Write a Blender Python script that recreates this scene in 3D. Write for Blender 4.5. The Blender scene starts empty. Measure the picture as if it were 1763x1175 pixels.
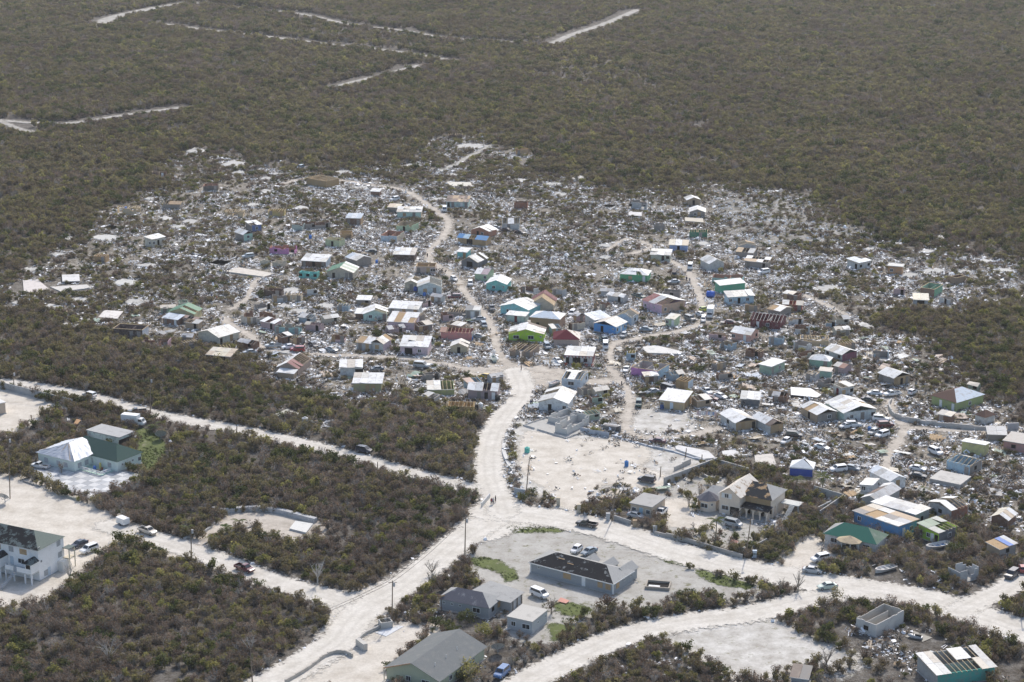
import bpy, bmesh, math, random
import numpy as np
from mathutils import Vector, Matrix

random.seed(11)
rng = np.random.default_rng(11)
scene = bpy.context.scene
COL = scene.collection

# ---------------------------------------------------------------- camera, sky, sun, exposure
CAM_H = 177.0
PITCH = math.radians(16.3)
FPX = 70.0 / 36.0 * 1763.0
cam_d = bpy.data.cameras.new("camera")
cam_d.lens = 70.0
cam_d.sensor_width = 36.0
cam_d.clip_start = 1.0
cam_d.clip_end = 40000.0
cam = bpy.data.objects.new("camera", cam_d)
cam.location = (0, 0, CAM_H)
cam.rotation_euler = (math.pi / 2 - PITCH, 0, 0)
COL.objects.link(cam)
scene.camera = cam

SUN_EL = math.radians(43)
SUN_AZ = math.radians(17)          # sun stands beyond the village, a little to the right
world = bpy.data.worlds.new("World")
scene.world = world
world.use_nodes = True
wn = world.node_tree
wn.nodes.clear()
w_out = wn.nodes.new("ShaderNodeOutputWorld")
w_bg = wn.nodes.new("ShaderNodeBackground")
w_sky = wn.nodes.new("ShaderNodeTexSky")
w_sky.sky_type = 'NISHITA'
w_sky.sun_disc = False
w_sky.sun_elevation = SUN_EL
w_sky.sun_rotation = SUN_AZ
w_sky.dust_density = 2.0
w_bg.inputs[1].default_value = 0.15
wn.links.new(w_sky.outputs[0], w_bg.inputs[0])
wn.links.new(w_bg.outputs[0], w_out.inputs[0])
sun_d = bpy.data.lights.new("sun", 'SUN')
sun_d.energy = 2.75
sun_d.angle = math.radians(1.2)
sun_d.color = (1.0, 0.935, 0.85)
sun = bpy.data.objects.new("sun", sun_d)
sdir = Vector((math.sin(SUN_AZ) * math.cos(SUN_EL), math.cos(SUN_AZ) * math.cos(SUN_EL), math.sin(SUN_EL)))
sun.rotation_euler = sdir.to_track_quat('Z', 'Y').to_euler()
sun.location = (100, 300, 400)
COL.objects.link(sun)
vs = scene.view_settings
vs.view_transform = 'Standard'
vs.look = 'None'
vs.gamma = 1.0
vs.exposure = 0.48
vs.use_curve_mapping = False

# ---------------------------------------------------------------- picture point -> point on the ground
CP, SP = math.cos(PITCH), math.sin(PITCH)
def G(px, py, z=0.0):
    dx = (px - 881.5) / FPX
    dy = (py - 587.5) / FPX
    d = Vector((dx, CP - dy * SP, -SP - dy * CP))
    t = (z - CAM_H) / d.z
    return Vector((d.x * t, d.y * t, z))
def unproject(X, Y):
    # ground coordinates -> photograph coordinates (numpy)
    zc = Y * CP + CAM_H * SP
    yc = -(Y * SP - CAM_H * CP)
    return 881.5 + FPX * X / zc, 587.5 + FPX * yc / zc
# survey sheets: origin and scale of each enlarged plan the positions were measured on
SH = {'A': (0, 640, 3.917), 'B': (0, 875, 3.917), 'C': (440, 875, 3.917), 'D': (880, 875, 3.917), 'E': (1313, 875, 3.917),
      'F': (880, 640, 3.917), 'G': (1313, 640, 3.917), 'H': (440, 600, 3.917), 'a': (0, 370, 5.34), 'b': (160, 250, 5.34),
      'c': (320, 420, 5.34), 'd': (480, 250, 5.34), 'e': (600, 440, 5.34), 'f': (800, 440, 5.34), 'g': (740, 200, 5.34),
      'h': (1030, 300, 5.34), 'i': (1050, 480, 5.34), 'j': (1330, 400, 4.05), 'k': (0, 480, 4.4075), 'l': (640, 360, 6.912),
      'm': (860, 500, 6.912), 'n': (1150, 800, 6.912), '1': (960, 840, 9.79), '2': (900, 930, 8.39), '3': (0, 880, 9.037),
      '4': (50, 720, 8.39), '5': (640, 1040, 7.346), '6': (1400, 850, 6.296), '7': (730, 960, 7.665), '8': (780, 620, 4.518),
      '0': (0, 0, 1.0)}
def PX(s, p):
    ox, oy, k = SH[s]
    return ox + p[0] / k, oy + p[1] / k
def P(s, p, z=0.0):
    return G(*PX(s, p), z)

# ---------------------------------------------------------------- materials
MATS = {}
def nodes_of(name):
    m = bpy.data.materials.new(name)
    m.use_nodes = True
    nt = m.node_tree
    b = nt.nodes["Principled BSDF"]
    return m, nt, b
def N_(nt, t, **kw):
    n = nt.nodes.new(t)
    for k, v in kw.items():
        setattr(n, k, v)
    return n
def noise(nt, vec, scale, detail=4, rough=0.6):
    n = N_(nt, "ShaderNodeTexNoise")
    n.inputs["Scale"].default_value = scale
    n.inputs["Detail"].default_value = detail
    n.inputs["Roughness"].default_value = rough
    nt.links.new(vec, n.inputs["Vector"])
    return n.outputs["Fac"]
def ramp(nt, fac, stops):
    r = N_(nt, "ShaderNodeValToRGB")
    el = r.color_ramp.elements
    while len(el) < len(stops):
        el.new(0.5)
    for e, (p, c) in zip(el, stops):
        e.position = p
        e.color = (*c, 1) if len(c) == 3 else c
    nt.links.new(fac, r.inputs[0])
    return r.outputs[0]
def mixc(nt, fac, a, b, mode='MIX'):
    m = N_(nt, "ShaderNodeMix", data_type='RGBA', blend_type=mode)
    for s, v in ((m.inputs[0], fac), (m.inputs[6], a), (m.inputs[7], b)):
        if hasattr(v, 'is_linked'):
            nt.links.new(v, s)
        elif isinstance(v, (int, float)):
            s.default_value = v
        else:
            s.default_value = (*v, 1)
    return m.outputs[2]
def math_(nt, op, a, b=0.0, clamp=False):
    m = N_(nt, "ShaderNodeMath", operation=op, use_clamp=clamp)
    for s, v in zip(m.inputs, (a, b)):
        if hasattr(v, 'is_linked'):
            nt.links.new(v, s)
        else:
            s.default_value = v
    return m.outputs[0]
def bump(nt, b, h, strength, dist=0.1):
    n = N_(nt, "ShaderNodeBump")
    n.inputs["Strength"].default_value = strength
    n.inputs["Distance"].default_value = dist
    nt.links.new(h, n.inputs["Height"])
    nt.links.new(n.outputs[0], b.inputs["Normal"])
def position(nt):
    return N_(nt, "ShaderNodeNewGeometry").outputs["Position"]
def attr(nt, name):
    a = N_(nt, "ShaderNodeAttribute")
    a.attribute_name = name
    return a.outputs["Fac"]

def own_colour(name, rough=0.7, dirt=0.35, dirt_c=(0.17, 0.14, 0.11), scale=0.9, spec=0.3, coat=0.0, fine=8.0, metal=0.0, amount=(0.52, 0.72)):
    """paint whose colour is the object's own colour, with blotches of dirt and fine wear"""
    if name in MATS:
        return MATS[name]
    m, nt, b = nodes_of(name)
    oi = N_(nt, "ShaderNodeObjectInfo")
    pos = position(nt)
    d = ramp(nt, noise(nt, pos, scale, 6, 0.7), [(amount[0], (0, 0, 0)), (amount[1], (1, 1, 1))])
    f = math_(nt, 'MULTIPLY', d, dirt)
    fine_n = noise(nt, pos, fine, 3)
    c = mixc(nt, f, oi.outputs["Color"], dirt_c)
    c = mixc(nt, 0.35, c, ramp(nt, fine_n, [(0.3, (0.45, 0.45, 0.45)), (0.7, (1, 1, 1))]), 'MULTIPLY')
    nt.links.new(c, b.inputs["Base Color"])
    b.inputs["Roughness"].default_value = rough
    b.inputs["Specular IOR Level"].default_value = spec
    b.inputs["Coat Weight"].default_value = coat
    b.inputs["Metallic"].default_value = metal
    MATS[name] = m
    return m
M_WALL = own_colour("wall_paint", 0.85, 0.55, (0.30, 0.27, 0.24), 1.1, amount=(0.46, 0.66))
M_CLEAN = own_colour("clean_render", 0.85, 0.22, (0.35, 0.32, 0.28), 0.5)
M_METAL = own_colour("roof_metal", 0.6, 0.55, (0.25, 0.20, 0.155), 0.8, 0.25, amount=(0.5, 0.66))
M_WOOD = own_colour("weathered_wood", 0.85, 0.5, (0.10, 0.075, 0.055), 1.6, 0.2, fine=14)
M_CONC = own_colour("concrete", 0.9, 0.5, (0.2, 0.19, 0.175), 0.5, 0.2)
M_CAR = own_colour("car_paint", 0.22, 0.12, (0.3, 0.27, 0.22), 2.0, 0.5, coat=0.4)
M_PLAIN = own_colour("plain_matte", 0.7, 0.1)
M_TARP = own_colour("tarpaulin", 0.5, 0.2, (0.35, 0.35, 0.37), 0.8, 0.4)
M_TRIM = own_colour("trim_paint", 0.7, 0.15)
def simple(name, c, rough=0.5, spec=0.5):
    m, nt, b = nodes_of(name)
    f = noise(nt, position(nt), 6.0, 3)
    nt.links.new(mixc(nt, 0.3, c, ramp(nt, f, [(0.3, (0.5, 0.5, 0.5)), (0.7, (1, 1, 1))]), 'MULTIPLY'), b.inputs["Base Color"])
    b.inputs["Roughness"].default_value = rough
    b.inputs["Specular IOR Level"].default_value = spec
    return m
M_GLASS = simple("window_glass", (0.025, 0.03, 0.035), 0.12, 0.6)
M_DARK = simple("dark_inside", (0.02, 0.018, 0.016), 0.9, 0.1)  # near-black colour painting the shade inside openings and the pit
M_TYRE = simple("tyre_rubber", (0.018, 0.018, 0.018), 0.8, 0.2)
M_RIM = simple("wheel_rim", (0.35, 0.35, 0.36), 0.35, 0.5)
M_LAMP = simple("lamp_glass", (0.65, 0.65, 0.62), 0.2, 0.6)
M_TAIL = simple("tail_lamp", (0.35, 0.015, 0.015), 0.3, 0.5)
def shingle(key, top, bare, lo, hi, scale=0.55):
    m, nt, b = nodes_of("shingles_" + key)
    pos = position(nt)
    n = noise(nt, pos, scale, 7, 0.72)
    f = ramp(nt, n, [(lo, (0, 0, 0)), (hi, (1, 1, 1))])
    c = mixc(nt, f, top, bare)
    g = ramp(nt, noise(nt, pos, 5.0, 3), [(0.3, (0.6, 0.6, 0.6)), (0.7, (1, 1, 1))])
    nt.links.new(mixc(nt, 0.5, c, g, 'MULTIPLY'), b.inputs["Base Color"])
    b.inputs["Roughness"].default_value = 0.9
    b.inputs["Specular IOR Level"].default_value = 0.15
    return m
S_BLACK = shingle("black_torn", (0.018, 0.019, 0.022), (0.24, 0.25, 0.25), 0.56, 0.62)
S_BLACKG = shingle("black_green", (0.015, 0.017, 0.02), (0.12, 0.15, 0.15), 0.5, 0.55, 0.5)
S_GREYG = shingle("grey_green", (0.15, 0.18, 0.16), (0.22, 0.22, 0.2), 0.6, 0.75)
S_GREY = shingle("grey", (0.17, 0.18, 0.18), (0.22, 0.22, 0.21), 0.5, 0.7)
S_PALE = shingle("pale_grey", (0.36, 0.36, 0.35), (0.26, 0.26, 0.25), 0.55, 0.7)
S_GREYP = shingle("grey_purple", (0.12, 0.12, 0.14), (0.28, 0.28, 0.29), 0.54, 0.66)
S_DKGREEN = shingle("dark_green", (0.045, 0.085, 0.075), (0.08, 0.12, 0.1), 0.6, 0.75)
S_GREEN = shingle("sea_green", (0.05, 0.17, 0.125), (0.12, 0.24, 0.19), 0.6, 0.8)
S_OLDGREEN = shingle("old_green", (0.14, 0.2, 0.15), (0.28, 0.3, 0.26), 0.5, 0.75)
S_MAROON = shingle("maroon", (0.115, 0.016, 0.028), (0.2, 0.06, 0.07), 0.6, 0.8)
S_TORN = shingle("torn_cream", (0.72, 0.67, 0.6), (0.36, 0.27, 0.18), 0.52, 0.6, 0.8)
S_TORNB = shingle("torn_black", (0.03, 0.033, 0.038), (0.50, 0.33, 0.18), 0.53, 0.56, 0.4)
S_BROWN = shingle("brown", (0.12, 0.075, 0.06), (0.22, 0.17, 0.14), 0.6, 0.75)

# ground: one shared node group so that roads and yards fade into it
def ground_group():
    g = bpy.data.node_groups.new("ground_colours", 'ShaderNodeTree')
    g.interface.new_socket("Color", in_out='OUTPUT', socket_type='NodeSocketColor')
    nt = g
    out = N_(nt, "NodeGroupOutput")
    pos = position(nt)
    vil = attr(nt, "village")
    big = noise(nt, pos, 0.045, 5)
    mid = noise(nt, pos, 0.35, 6, 0.7)
    fin = noise(nt, pos, 2.2, 5, 0.7)
    litter = ramp(nt, mid, [(0.35, (0.075, 0.062, 0.048)), (0.6, (0.19, 0.175, 0.155)), (0.75, (0.36, 0.35, 0.33))])
    sand = ramp(nt, mid, [(0.3, (0.085, 0.071, 0.05)), (0.48, (0.235, 0.205, 0.16)), (0.7, (0.47, 0.425, 0.355))])
    earth = mixc(nt, ramp(nt, big, [(0.45, (0, 0, 0)), (0.65, (1, 1, 1))]), sand, (0.19, 0.165, 0.13))
    c = mixc(nt, vil, litter, mixc(nt, 0.6, sand, earth))
    peb = noise(nt, pos, 1.1, 8, 0.85)
    c = mixc(nt, math_(nt, 'MULTIPLY', vil, ramp(nt, peb, [(0.52, (0, 0, 0)), (0.60, (1, 1, 1))])), c, (0.5, 0.49, 0.46))
    c = mixc(nt, ramp(nt, noise(nt, pos, 0.75, 8, 0.8), [(0.54, (0, 0, 0)), (0.64, (1, 1, 1))]), c, (0.07, 0.062, 0.05))
    c = mixc(nt, 0.6, c, ramp(nt, fin, [(0.32, (0.36, 0.36, 0.36)), (0.66, (1.2, 1.2, 1.2))]), 'MULTIPLY')
    nt.links.new(c, out.inputs[0])
    return g
GG = ground_group()
def ground_mat():
    m, nt, b = nodes_of("ground")
    gn = N_(nt, "ShaderNodeGroup")
    gn.node_tree = GG
    nt.links.new(gn.outputs[0], b.inputs["Base Color"])
    b.inputs["Roughness"].default_value = 0.95
    b.inputs["Specular IOR Level"].default_value = 0.1
    bump(nt, b, noise(nt, position(nt), 1.5, 6, 0.7), 0.8, 0.4)
    return m
M_GROUND = ground_mat()
def marl(name, light, dark, ruts=0.0, green=None, thr=0.5):
    m, nt, b = nodes_of(name)
    pos = position(nt)
    mid = noise(nt, pos, 0.22, 6, 0.68)
    fin = noise(nt, pos, 1.8, 5, 0.7)
    c = ramp(nt, mid, [(0.32, dark), (0.62, light)])
    if green:
        gm = ramp(nt, noise(nt, pos, 0.4, 5, 0.7), [(thr - 0.06, (0, 0, 0)), (thr + 0.08, (1, 1, 1))])
        c = mixc(nt, gm, c, green)
    c = mixc(nt, 0.4, c, ramp(nt, fin, [(0.32, (0.6, 0.6, 0.6)), (0.62, (1.05, 1.05, 1.05))]), 'MULTIPLY')
    if ruts:
        off = attr(nt, "off")
        t = math_(nt, 'ABSOLUTE', math_(nt, 'SUBTRACT', off, 1.15))
        t = math_(nt, 'SUBTRACT', 1.0, math_(nt, 'MULTIPLY', t, 1.4), True)
        t = math_(nt, 'MULTIPLY', t, math_(nt, 'MULTIPLY', noise(nt, pos, 0.12, 3), ruts))
        c = mixc(nt, t, c, (0.36, 0.33, 0.285))
    e = attr(nt, "edge")
    en = math_(nt, 'ADD', e, math_(nt, 'MULTIPLY', math_(nt, 'SUBTRACT', noise(nt, pos, 0.8, 6, 0.75), 0.5), 1.9))
    f = ramp(nt, en, [(0.35, (0, 0, 0)), (0.62, (1, 1, 1))])
    nt.links.new(c, b.inputs["Base Color"])
    tr = N_(nt, "ShaderNodeBsdfTransparent")
    ms = N_(nt, "ShaderNodeMixShader")
    nt.links.new(f, ms.inputs[0])
    nt.links.new(tr.outputs[0], ms.inputs[1])
    nt.links.new(b.outputs[0], ms.inputs[2])
    nt.links.new(ms.outputs[0], [q for q in nt.nodes if q.type == 'OUTPUT_MATERIAL'][0].inputs[0])
    b.inputs["Roughness"].default_value = 0.93
    b.inputs["Specular IOR Level"].default_value = 0.15
    bump(nt, b, noise(nt, pos, 1.2, 6, 0.7), 0.2, 0.2)
    return m
M_ROAD = marl("road_marl", (0.64, 0.605, 0.545), (0.50, 0.465, 0.405), 0.5)
M_TRACK = marl("track_dirt", (0.53, 0.48, 0.415), (0.35, 0.31, 0.26), 0.5)
M_YARD = marl("yard_marl", (0.62, 0.575, 0.505), (0.45, 0.405, 0.34))
M_SAND = marl("yard_sand", (0.44, 0.425, 0.39), (0.31, 0.29, 0.255), 0, (0.155, 0.15, 0.075), 0.62)
M_PALE = marl("rocky_pale", (0.58, 0.56, 0.52), (0.34, 0.315, 0.275), 0, (0.2, 0.19, 0.11), 0.63)
M_ROCK = marl("rocky_rubble", (0.36, 0.345, 0.32), (0.09, 0.08, 0.065), 0, (0.1, 0.09, 0.05), 0.55)
M_FAR = marl("far_track_marl", (0.46, 0.44, 0.405), (0.27, 0.25, 0.215), 0, (0.13, 0.12, 0.07), 0.6)
M_LAWN = marl("grassy_earth", (0.125, 0.15, 0.05), (0.085, 0.105, 0.035), 0, (0.24, 0.225, 0.16), 0.62)
# ---------------------------------------------------------------- shared tools
def in_poly(poly, U, V):
    poly = np.asarray(poly, float)
    inside = np.zeros(U.shape, bool)
    j = len(poly) - 1
    for i in range(len(poly)):
        xi, yi = poly[i]
        xj, yj = poly[j]
        c = ((yi > V) != (yj > V)) & (U < (xj - xi) * (V - yi) / (yj - yi + 1e-12) + xi)
        inside ^= c
        j = i
    return inside
def seg_dist(pts, X, Y):
    d = np.full(X.shape, 1e9)
    for (ax, ay), (bx, by) in zip(pts[:-1], pts[1:]):
        vx, vy = bx - ax, by - ay
        t = np.clip(((X - ax) * vx + (Y - ay) * vy) / (vx * vx + vy * vy + 1e-9), 0, 1)
        d = np.minimum(d, np.hypot(X - ax - t * vx, Y - ay - t * vy))
    return d
_lat = rng.random((256, 256))
def vnoise(X, Y, s):
    x, y = X / s + 1000.3, Y / s + 777.7
    i, j = np.floor(x).astype(int), np.floor(y).astype(int)
    fx, fy = x - i, y - j
    fx, fy = fx * fx * (3 - 2 * fx), fy * fy * (3 - 2 * fy)
    g = lambda a, b: _lat[a % 256, b % 256]
    return (g(i, j) * (1 - fx) + g(i + 1, j) * fx) * (1 - fy) + (g(i, j + 1) * (1 - fx) + g(i + 1, j + 1) * fx) * fy
def fbm(X, Y, s):
    return (vnoise(X, Y, s) + 0.5 * vnoise(X + 37, Y - 91, s / 2.1) + 0.25 * vnoise(X - 53, Y + 17, s / 4.3)) / 1.75
def smooth(pts, n=4):
    # Catmull-Rom through ground points
    P_ = [np.array(p[:2]) for p in pts]
    P_ = [2 * P_[0] - P_[1]] + P_ + [2 * P_[-1] - P_[-2]]
    out = []
    for i in range(1, len(P_) - 2):
        a, b, c, d = P_[i - 1:i + 3]
        for k in range(n):
            t = k / n
            out.append(0.5 * (2 * b + (c - a) * t + (2 * a - 5 * b + 4 * c - d) * t * t + (3 * b - a - 3 * c + d) * t ** 3))
    out.append(P_[-2])
    return out

VILLAGE = [(0, 470), (60, 440), (160, 395), (255, 325), (330, 258), (480, 285), (600, 285), (720, 296), (755, 238), (800, 225), (870, 235), (930, 262), (900, 290),
           (1000, 315), (1100, 318), (1250, 325), (1400, 355), (1480, 398), (1650, 420), (1763, 462), (1800, 520), (1700, 520), (1600, 520),
           (1480, 540), (1560, 580), (1650, 630), (1720, 700), (1800, 730), (1800, 960), (1763, 930), (1680, 880), (1560, 850), (1420, 845), (1340, 800),
           (1210, 785), (1100, 860), (1000, 880), (900, 870), (870, 830), (872, 740), (850, 715), (825, 720), (740, 715), (640, 690),
           (560, 690), (470, 640), (380, 612), (250, 590), (150, 545), (0, 535)]
def village_w(X, Y):
    U, V = unproject(X, Y)
    U = U + (fbm(X, Y, 22) - .5) * 120
    V = V + (fbm(X + 211, Y - 140, 26) - .5) * 68
    acc = np.zeros(X.shape)
    for du, dv in ((0, 0), (18, 0), (-18, 0), (0, 12), (0, -12), (10, 8), (-10, -8), (-10, 8), (10, -8)):
        acc += in_poly(VILLAGE, U + du, V + dv)
    return acc / 9

def structure(o):
    o['kind'] = 'structure'
    return o
def set_attr(me, name, arr):
    a = me.attributes.new(name, 'FLOAT', 'POINT')
    a.data.foreach_set('value', np.ascontiguousarray(arr, np.float32))

def ground_sheet():
    xs = np.concatenate([[-16000, -5000, -2200, -1100, -700], np.arange(-520, 521, 5.0), [700, 1100, 2200, 5000, 16000]])
    ys = np.concatenate([[-6000, -1500, -200, 150, 280], np.arange(340, 1601, 5.0), [1750, 2100, 3000, 6000, 20000]])
    X, Y = np.meshgrid(xs, ys)
    nx, ny = len(xs), len(ys)
    co = np.stack([X.ravel(), Y.ravel(), np.zeros(X.size)], 1)
    i = (np.arange(ny - 1)[:, None] * nx + np.arange(nx - 1)[None]).ravel()
    f = np.stack([i, i + 1, i + 1 + nx, i + nx], 1)
    me = bpy.data.meshes.new("ground")
    me.from_pydata(co.tolist(), [], f.tolist())
    near = (np.abs(X) < 700) & (Y > 250) & (Y < 1800)
    w = np.where(near, village_w(X, Y), 0).ravel()
    set_attr(me, "village", w)
    me.materials.append(M_GROUND)
    o = bpy.data.objects.new("ground", me)
    COL.objects.link(o)
    structure(o)
ground_sheet()

_z = [0.004]
CLEAR = []                     # where no scrub grows: (function of X, Y) -> weight 0..1
def sheet(name, weight, box, mat, cell=1.0, off=None):
    x0, x1, y0, y1 = box
    xs, ys = np.arange(x0, x1 + cell, cell), np.arange(y0, y1 + cell, cell)
    X, Y = np.meshgrid(xs, ys)
    w = weight(X, Y)
    keep = w > -1.5
    nx = len(xs)
    q = keep[:-1, :-1] & keep[1:, :-1] & keep[:-1, 1:] & keep[1:, 1:]
    jj, ii = np.nonzero(q)
    base = jj * nx + ii
    f = np.stack([base, base + 1, base + 1 + nx, base + nx], 1)
    used = np.unique(f)
    remap = np.full(X.size, -1)
    remap[used] = np.arange(len(used))
    z = _z[0]
    _z[0] += 0.004
    co = np.stack([X.ravel()[used], Y.ravel()[used], np.full(len(used), z)], 1)
    me = bpy.data.meshes.new(name)
    me.from_pydata(co.tolist(), [], remap[f].tolist())
    set_attr(me, "edge", np.clip(w.ravel()[used] * 0.5 + 0.5, -.3, 1))
    set_attr(me, "village", village_w(co[:, 0], co[:, 1]))
    if off is not None:
        set_attr(me, "off", off(X, Y).ravel()[used])
    me.materials.append(mat)
    o = bpy.data.objects.new(name, me)
    COL.objects.link(o)
    return structure(o)
ROADS = []
def road(name, px, width, mat=None, soft=2.2, cell=1.0, verge=0.0):
    pts = smooth([G(*p) for p in px])
    wid = width
    def weight(X, Y):
        return (wid / 2 - seg_dist(pts, X, Y)) / soft
    a = np.array(pts)
    m = wid / 2 + soft * 1.6 + 1
    ROADS.append((pts, wid))
    CLEAR.append((pts, wid + verge))
    return sheet(name, weight, (a[:, 0].min() - m, a[:, 0].max() + m, a[:, 1].min() - m, a[:, 1].max() + m), mat or M_ROAD, cell,
                 lambda X, Y: seg_dist(pts, X, Y))
YARDS = []
def yard(name, px, mat, soft=2.0, cell=1.0, clear=True):
    grow = 2.2 if clear and name != 'lawn' else 0.0
    a = np.array([G(*p)[:2] for p in px])
    ring = [tuple(p) for p in a] + [tuple(a[0])]
    def weight(X, Y):
        d = seg_dist(ring, X, Y)
        return (np.where(in_poly(a, X, Y), d, -d) + grow) / soft
    if clear:
        YARDS.append(a)
    return sheet(name, weight, (a[:, 0].min() - 2 * soft - 3, a[:, 0].max() + 2 * soft + 3, a[:, 1].min() - 2 * soft - 3, a[:, 1].max() + 2 * soft + 3), mat, cell)
def zp(s, pts):
    return [PX(s, p) for p in pts]

# yards and clearings first, roads above them
yard("sandy_yard", [(806, 985), (822, 945), (850, 915), (885, 904), (935, 900), (985, 912), (1060, 932), (1110, 948), (1200, 988), (1270, 1004), (1320, 1016),
                    (1280, 1032), (1180, 1024), (1120, 1040), (1060, 1046), (990, 1060), (960, 1100), (900, 1100), (860, 1040), (820, 1000)], M_SAND)
yard("stony_yard", zp('F', [(60, 330), (230, 400), (470, 430), (620, 450), (760, 470), (870, 500), (1100, 520), (1380, 610), (1200, 690), (1030, 760), (1060, 820), (860, 800), (700, 760), (560, 770),
                            (520, 830), (440, 930), (330, 900), (310, 850), (90, 800), (40, 640), (20, 500)]), M_PALE)
yard("marl_lot", zp('F', [(140, 420), (400, 470), (620, 470), (780, 490), (880, 530), (890, 580), (800, 640), (960, 690), (1000, 760), (840, 770), (700, 740), (560, 750),
                          (520, 830), (440, 910), (350, 890), (330, 810), (180, 720), (110, 640), (100, 520)]), M_YARD)
yard("pale_clearing", [(1140, 1108), (1165, 1094), (1230, 1078), (1313, 1066), (1351, 1080), (1380, 1095), (1410, 1108), (1446, 1122), (1470, 1140), (1436, 1158), (1390, 1140),
                       (1340, 1158), (1300, 1180), (1250, 1160), (1190, 1122)], M_PALE, 5.0)
yard("marl_yard", zp('C', [(240, 1250), (330, 1150), (440, 1060), (560, 1000), (660, 975), (700, 890), (810, 830), (960, 790), (1200, 815), (1020, 960), (900, 1080), (860, 1250)]), M_YARD, 1.2)
yard("walled_yard", [(-40, 664), (30, 676), (70, 690), (112, 702), (80, 712), (60, 722), (20, 745), (-40, 775)], M_YARD, 1.2)
yard("lawn", [(236, 735), (262, 742), (285, 762), (283, 790), (262, 815), (240, 822), (236, 790)], M_LAWN, 1.5)
yard("villa_garden", zp('n', [(-150, 330), (100, 200), (420, 110), (600, 170), (900, 160), (1400, 560), (1420, 700), (1180, 900), (1000, 1020), (700, 1000), (60, 830), (-60, 740), (-150, 560)]), M_SAND, 2.5, 1.0, False)
yard("driveway", zp('n', [(-40, 470), (120, 440), (230, 500), (250, 600), (480, 680), (660, 660), (720, 740), (640, 760), (400, 740), (0, 700), (-100, 640)]), M_YARD, 1.5)
yard("green_house_drive", zp('E', [(300, 200), (400, 200), (400, 290), (520, 340), (380, 400), (260, 400), (180, 440), (120, 420), (160, 340)]), M_YARD, 1.2)
yard("rocky_field", [(1238, 350), (1300, 328), (1370, 345), (1440, 372), (1490, 400), (1440, 420), (1370, 415), (1300, 425), (1250, 400)], M_ROCK, 5, 2.0, False)
yard("stone_clearing", zp('F', [(880, 270), (1200, 280), (1190, 400), (1000, 420), (850, 400), (830, 350)]), M_PALE, 2.0)
yard("white_lot", [(-30, 820), (15, 818), (69, 838), (102, 854), (153, 869), (186, 886), (215, 903), (290, 935), (310, 955), (262, 945), (235, 935), (205, 930), (178, 933), (188, 945),
                   (166, 966), (150, 985), (120, 1010), (75, 1030), (25, 1045), (-30, 1060)], M_YARD, 1.4)
yard("gravel_bend", [(370, 905), (385, 892), (410, 885), (450, 883), (500, 887), (540, 897), (554, 908), (540, 921), (520, 932), (495, 931), (470, 924), (440, 915), (410, 913), (385, 921), (360, 935), (340, 947), (318, 953), (312, 944), (340, 930)], M_TRACK, 1.5)
for pg in (zp('D', [(-40, 130), (60, 108), (200, 100), (370, 140), (340, 165), (200, 165), (0, 170)]), zp('7', [(520, 0), (760, 0), (1020, 40), (1060, 100), (1200, 160), (1250, 290), (1100, 330), (1000, 200), (700, 120)]),
           zp('D', [(960, 310), (1100, 340), (1220, 370), (1230, 400), (1050, 370)]), zp('D', [(1250, 420), (1400, 425), (1500, 480), (1640, 520), (1600, 550), (1400, 520), (1270, 465)]),
           zp('D', [(260, 640), (420, 640), (560, 680), (480, 740), (340, 720)]), zp('D', [(240, 780), (420, 790), (440, 880), (280, 900)])):
    yard("grass_patch", pg, M_LAWN, 1.5, 1.0, False)

yard("street_crossing", [(800, 634), (880, 630), (935, 632), (1000, 644), (1000, 656), (935, 662), (908, 672), (882, 672), (868, 655), (800, 645)], M_TRACK, 2.5)
road("dirt_track", [(491, 316), (527, 308), (592, 312), (639, 319), (682, 325), (705, 332), (733, 351), (761, 370), (772, 383), (762, 409), (742, 430), (737, 447), (750, 456), (770, 470),
                    (788, 484), (799, 502), (811, 518), (832, 540), (846, 560), (853, 590), (866, 618), (890, 648)], 3.8, M_TRACK, 2.5)
road("dirt_track", [(399, 532), (425, 514), (436, 491), (452, 474)], 3.2, M_TRACK, 2.5)
road("dirt_track", [(385, 548), (400, 562), (432, 579), (451, 600), (507, 609), (563, 611), (650, 615), (700, 617), (760, 627), (830, 640), (890, 648)], 3.8, M_TRACK, 2.5)
road("dirt_track", [(888, 650), (935, 648), (1010, 658), (1062, 655)], 6, M_TRACK, 3.0)
road("dirt_track", [(1220, 548), (1200, 561), (1162, 572), (1106, 582), (1078, 586), (1060, 592), (1050, 612), (1056, 640), (1079, 672), (1084, 704), (1077, 724), (1080, 742), (1102, 752), (1148, 754), (1199, 748), (1235, 738)], 3.8, M_TRACK, 2.5)
road("dirt_track", [(1220, 548), (1209, 530), (1205, 513), (1196, 491), (1185, 468), (1165, 455), (1130, 440)], 3.8, M_TRACK, 2.5)
road("dirt_track", zp('G', [(740, 130), (850, 180), (870, 280), (930, 350), (960, 390), (920, 470), (850, 560), (830, 650)]), 3.8, M_TRACK, 2.5)
road("dirt_track", zp('G', [(940, 380), (1100, 390), (1400, 400), (1763, 400)]), 3.2, M_TRACK, 2.5)
road("dirt_track", zp('j', [(220, 440), (330, 490), (430, 540), (540, 590)]), 3.2, M_TRACK, 2.5)
road("dirt_track", [(1090, 437), (1120, 425), (1080, 412), (1045, 432)], 3.2, M_TRACK, 2.5)
road("footpath", zp('g', [(560, 270), (470, 320), (330, 390), (230, 450), (90, 510)]), 3.0, M_SAND, 1.8)
yard("road_fork", zp('C', [(500, 600), (620, 600), (800, 550), (960, 490), (1060, 500), (980, 580), (870, 680), (800, 750), (690, 850), (560, 930), (450, 930), (560, 760), (565, 690), (530, 640)]), M_ROAD, 2.5)
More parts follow.
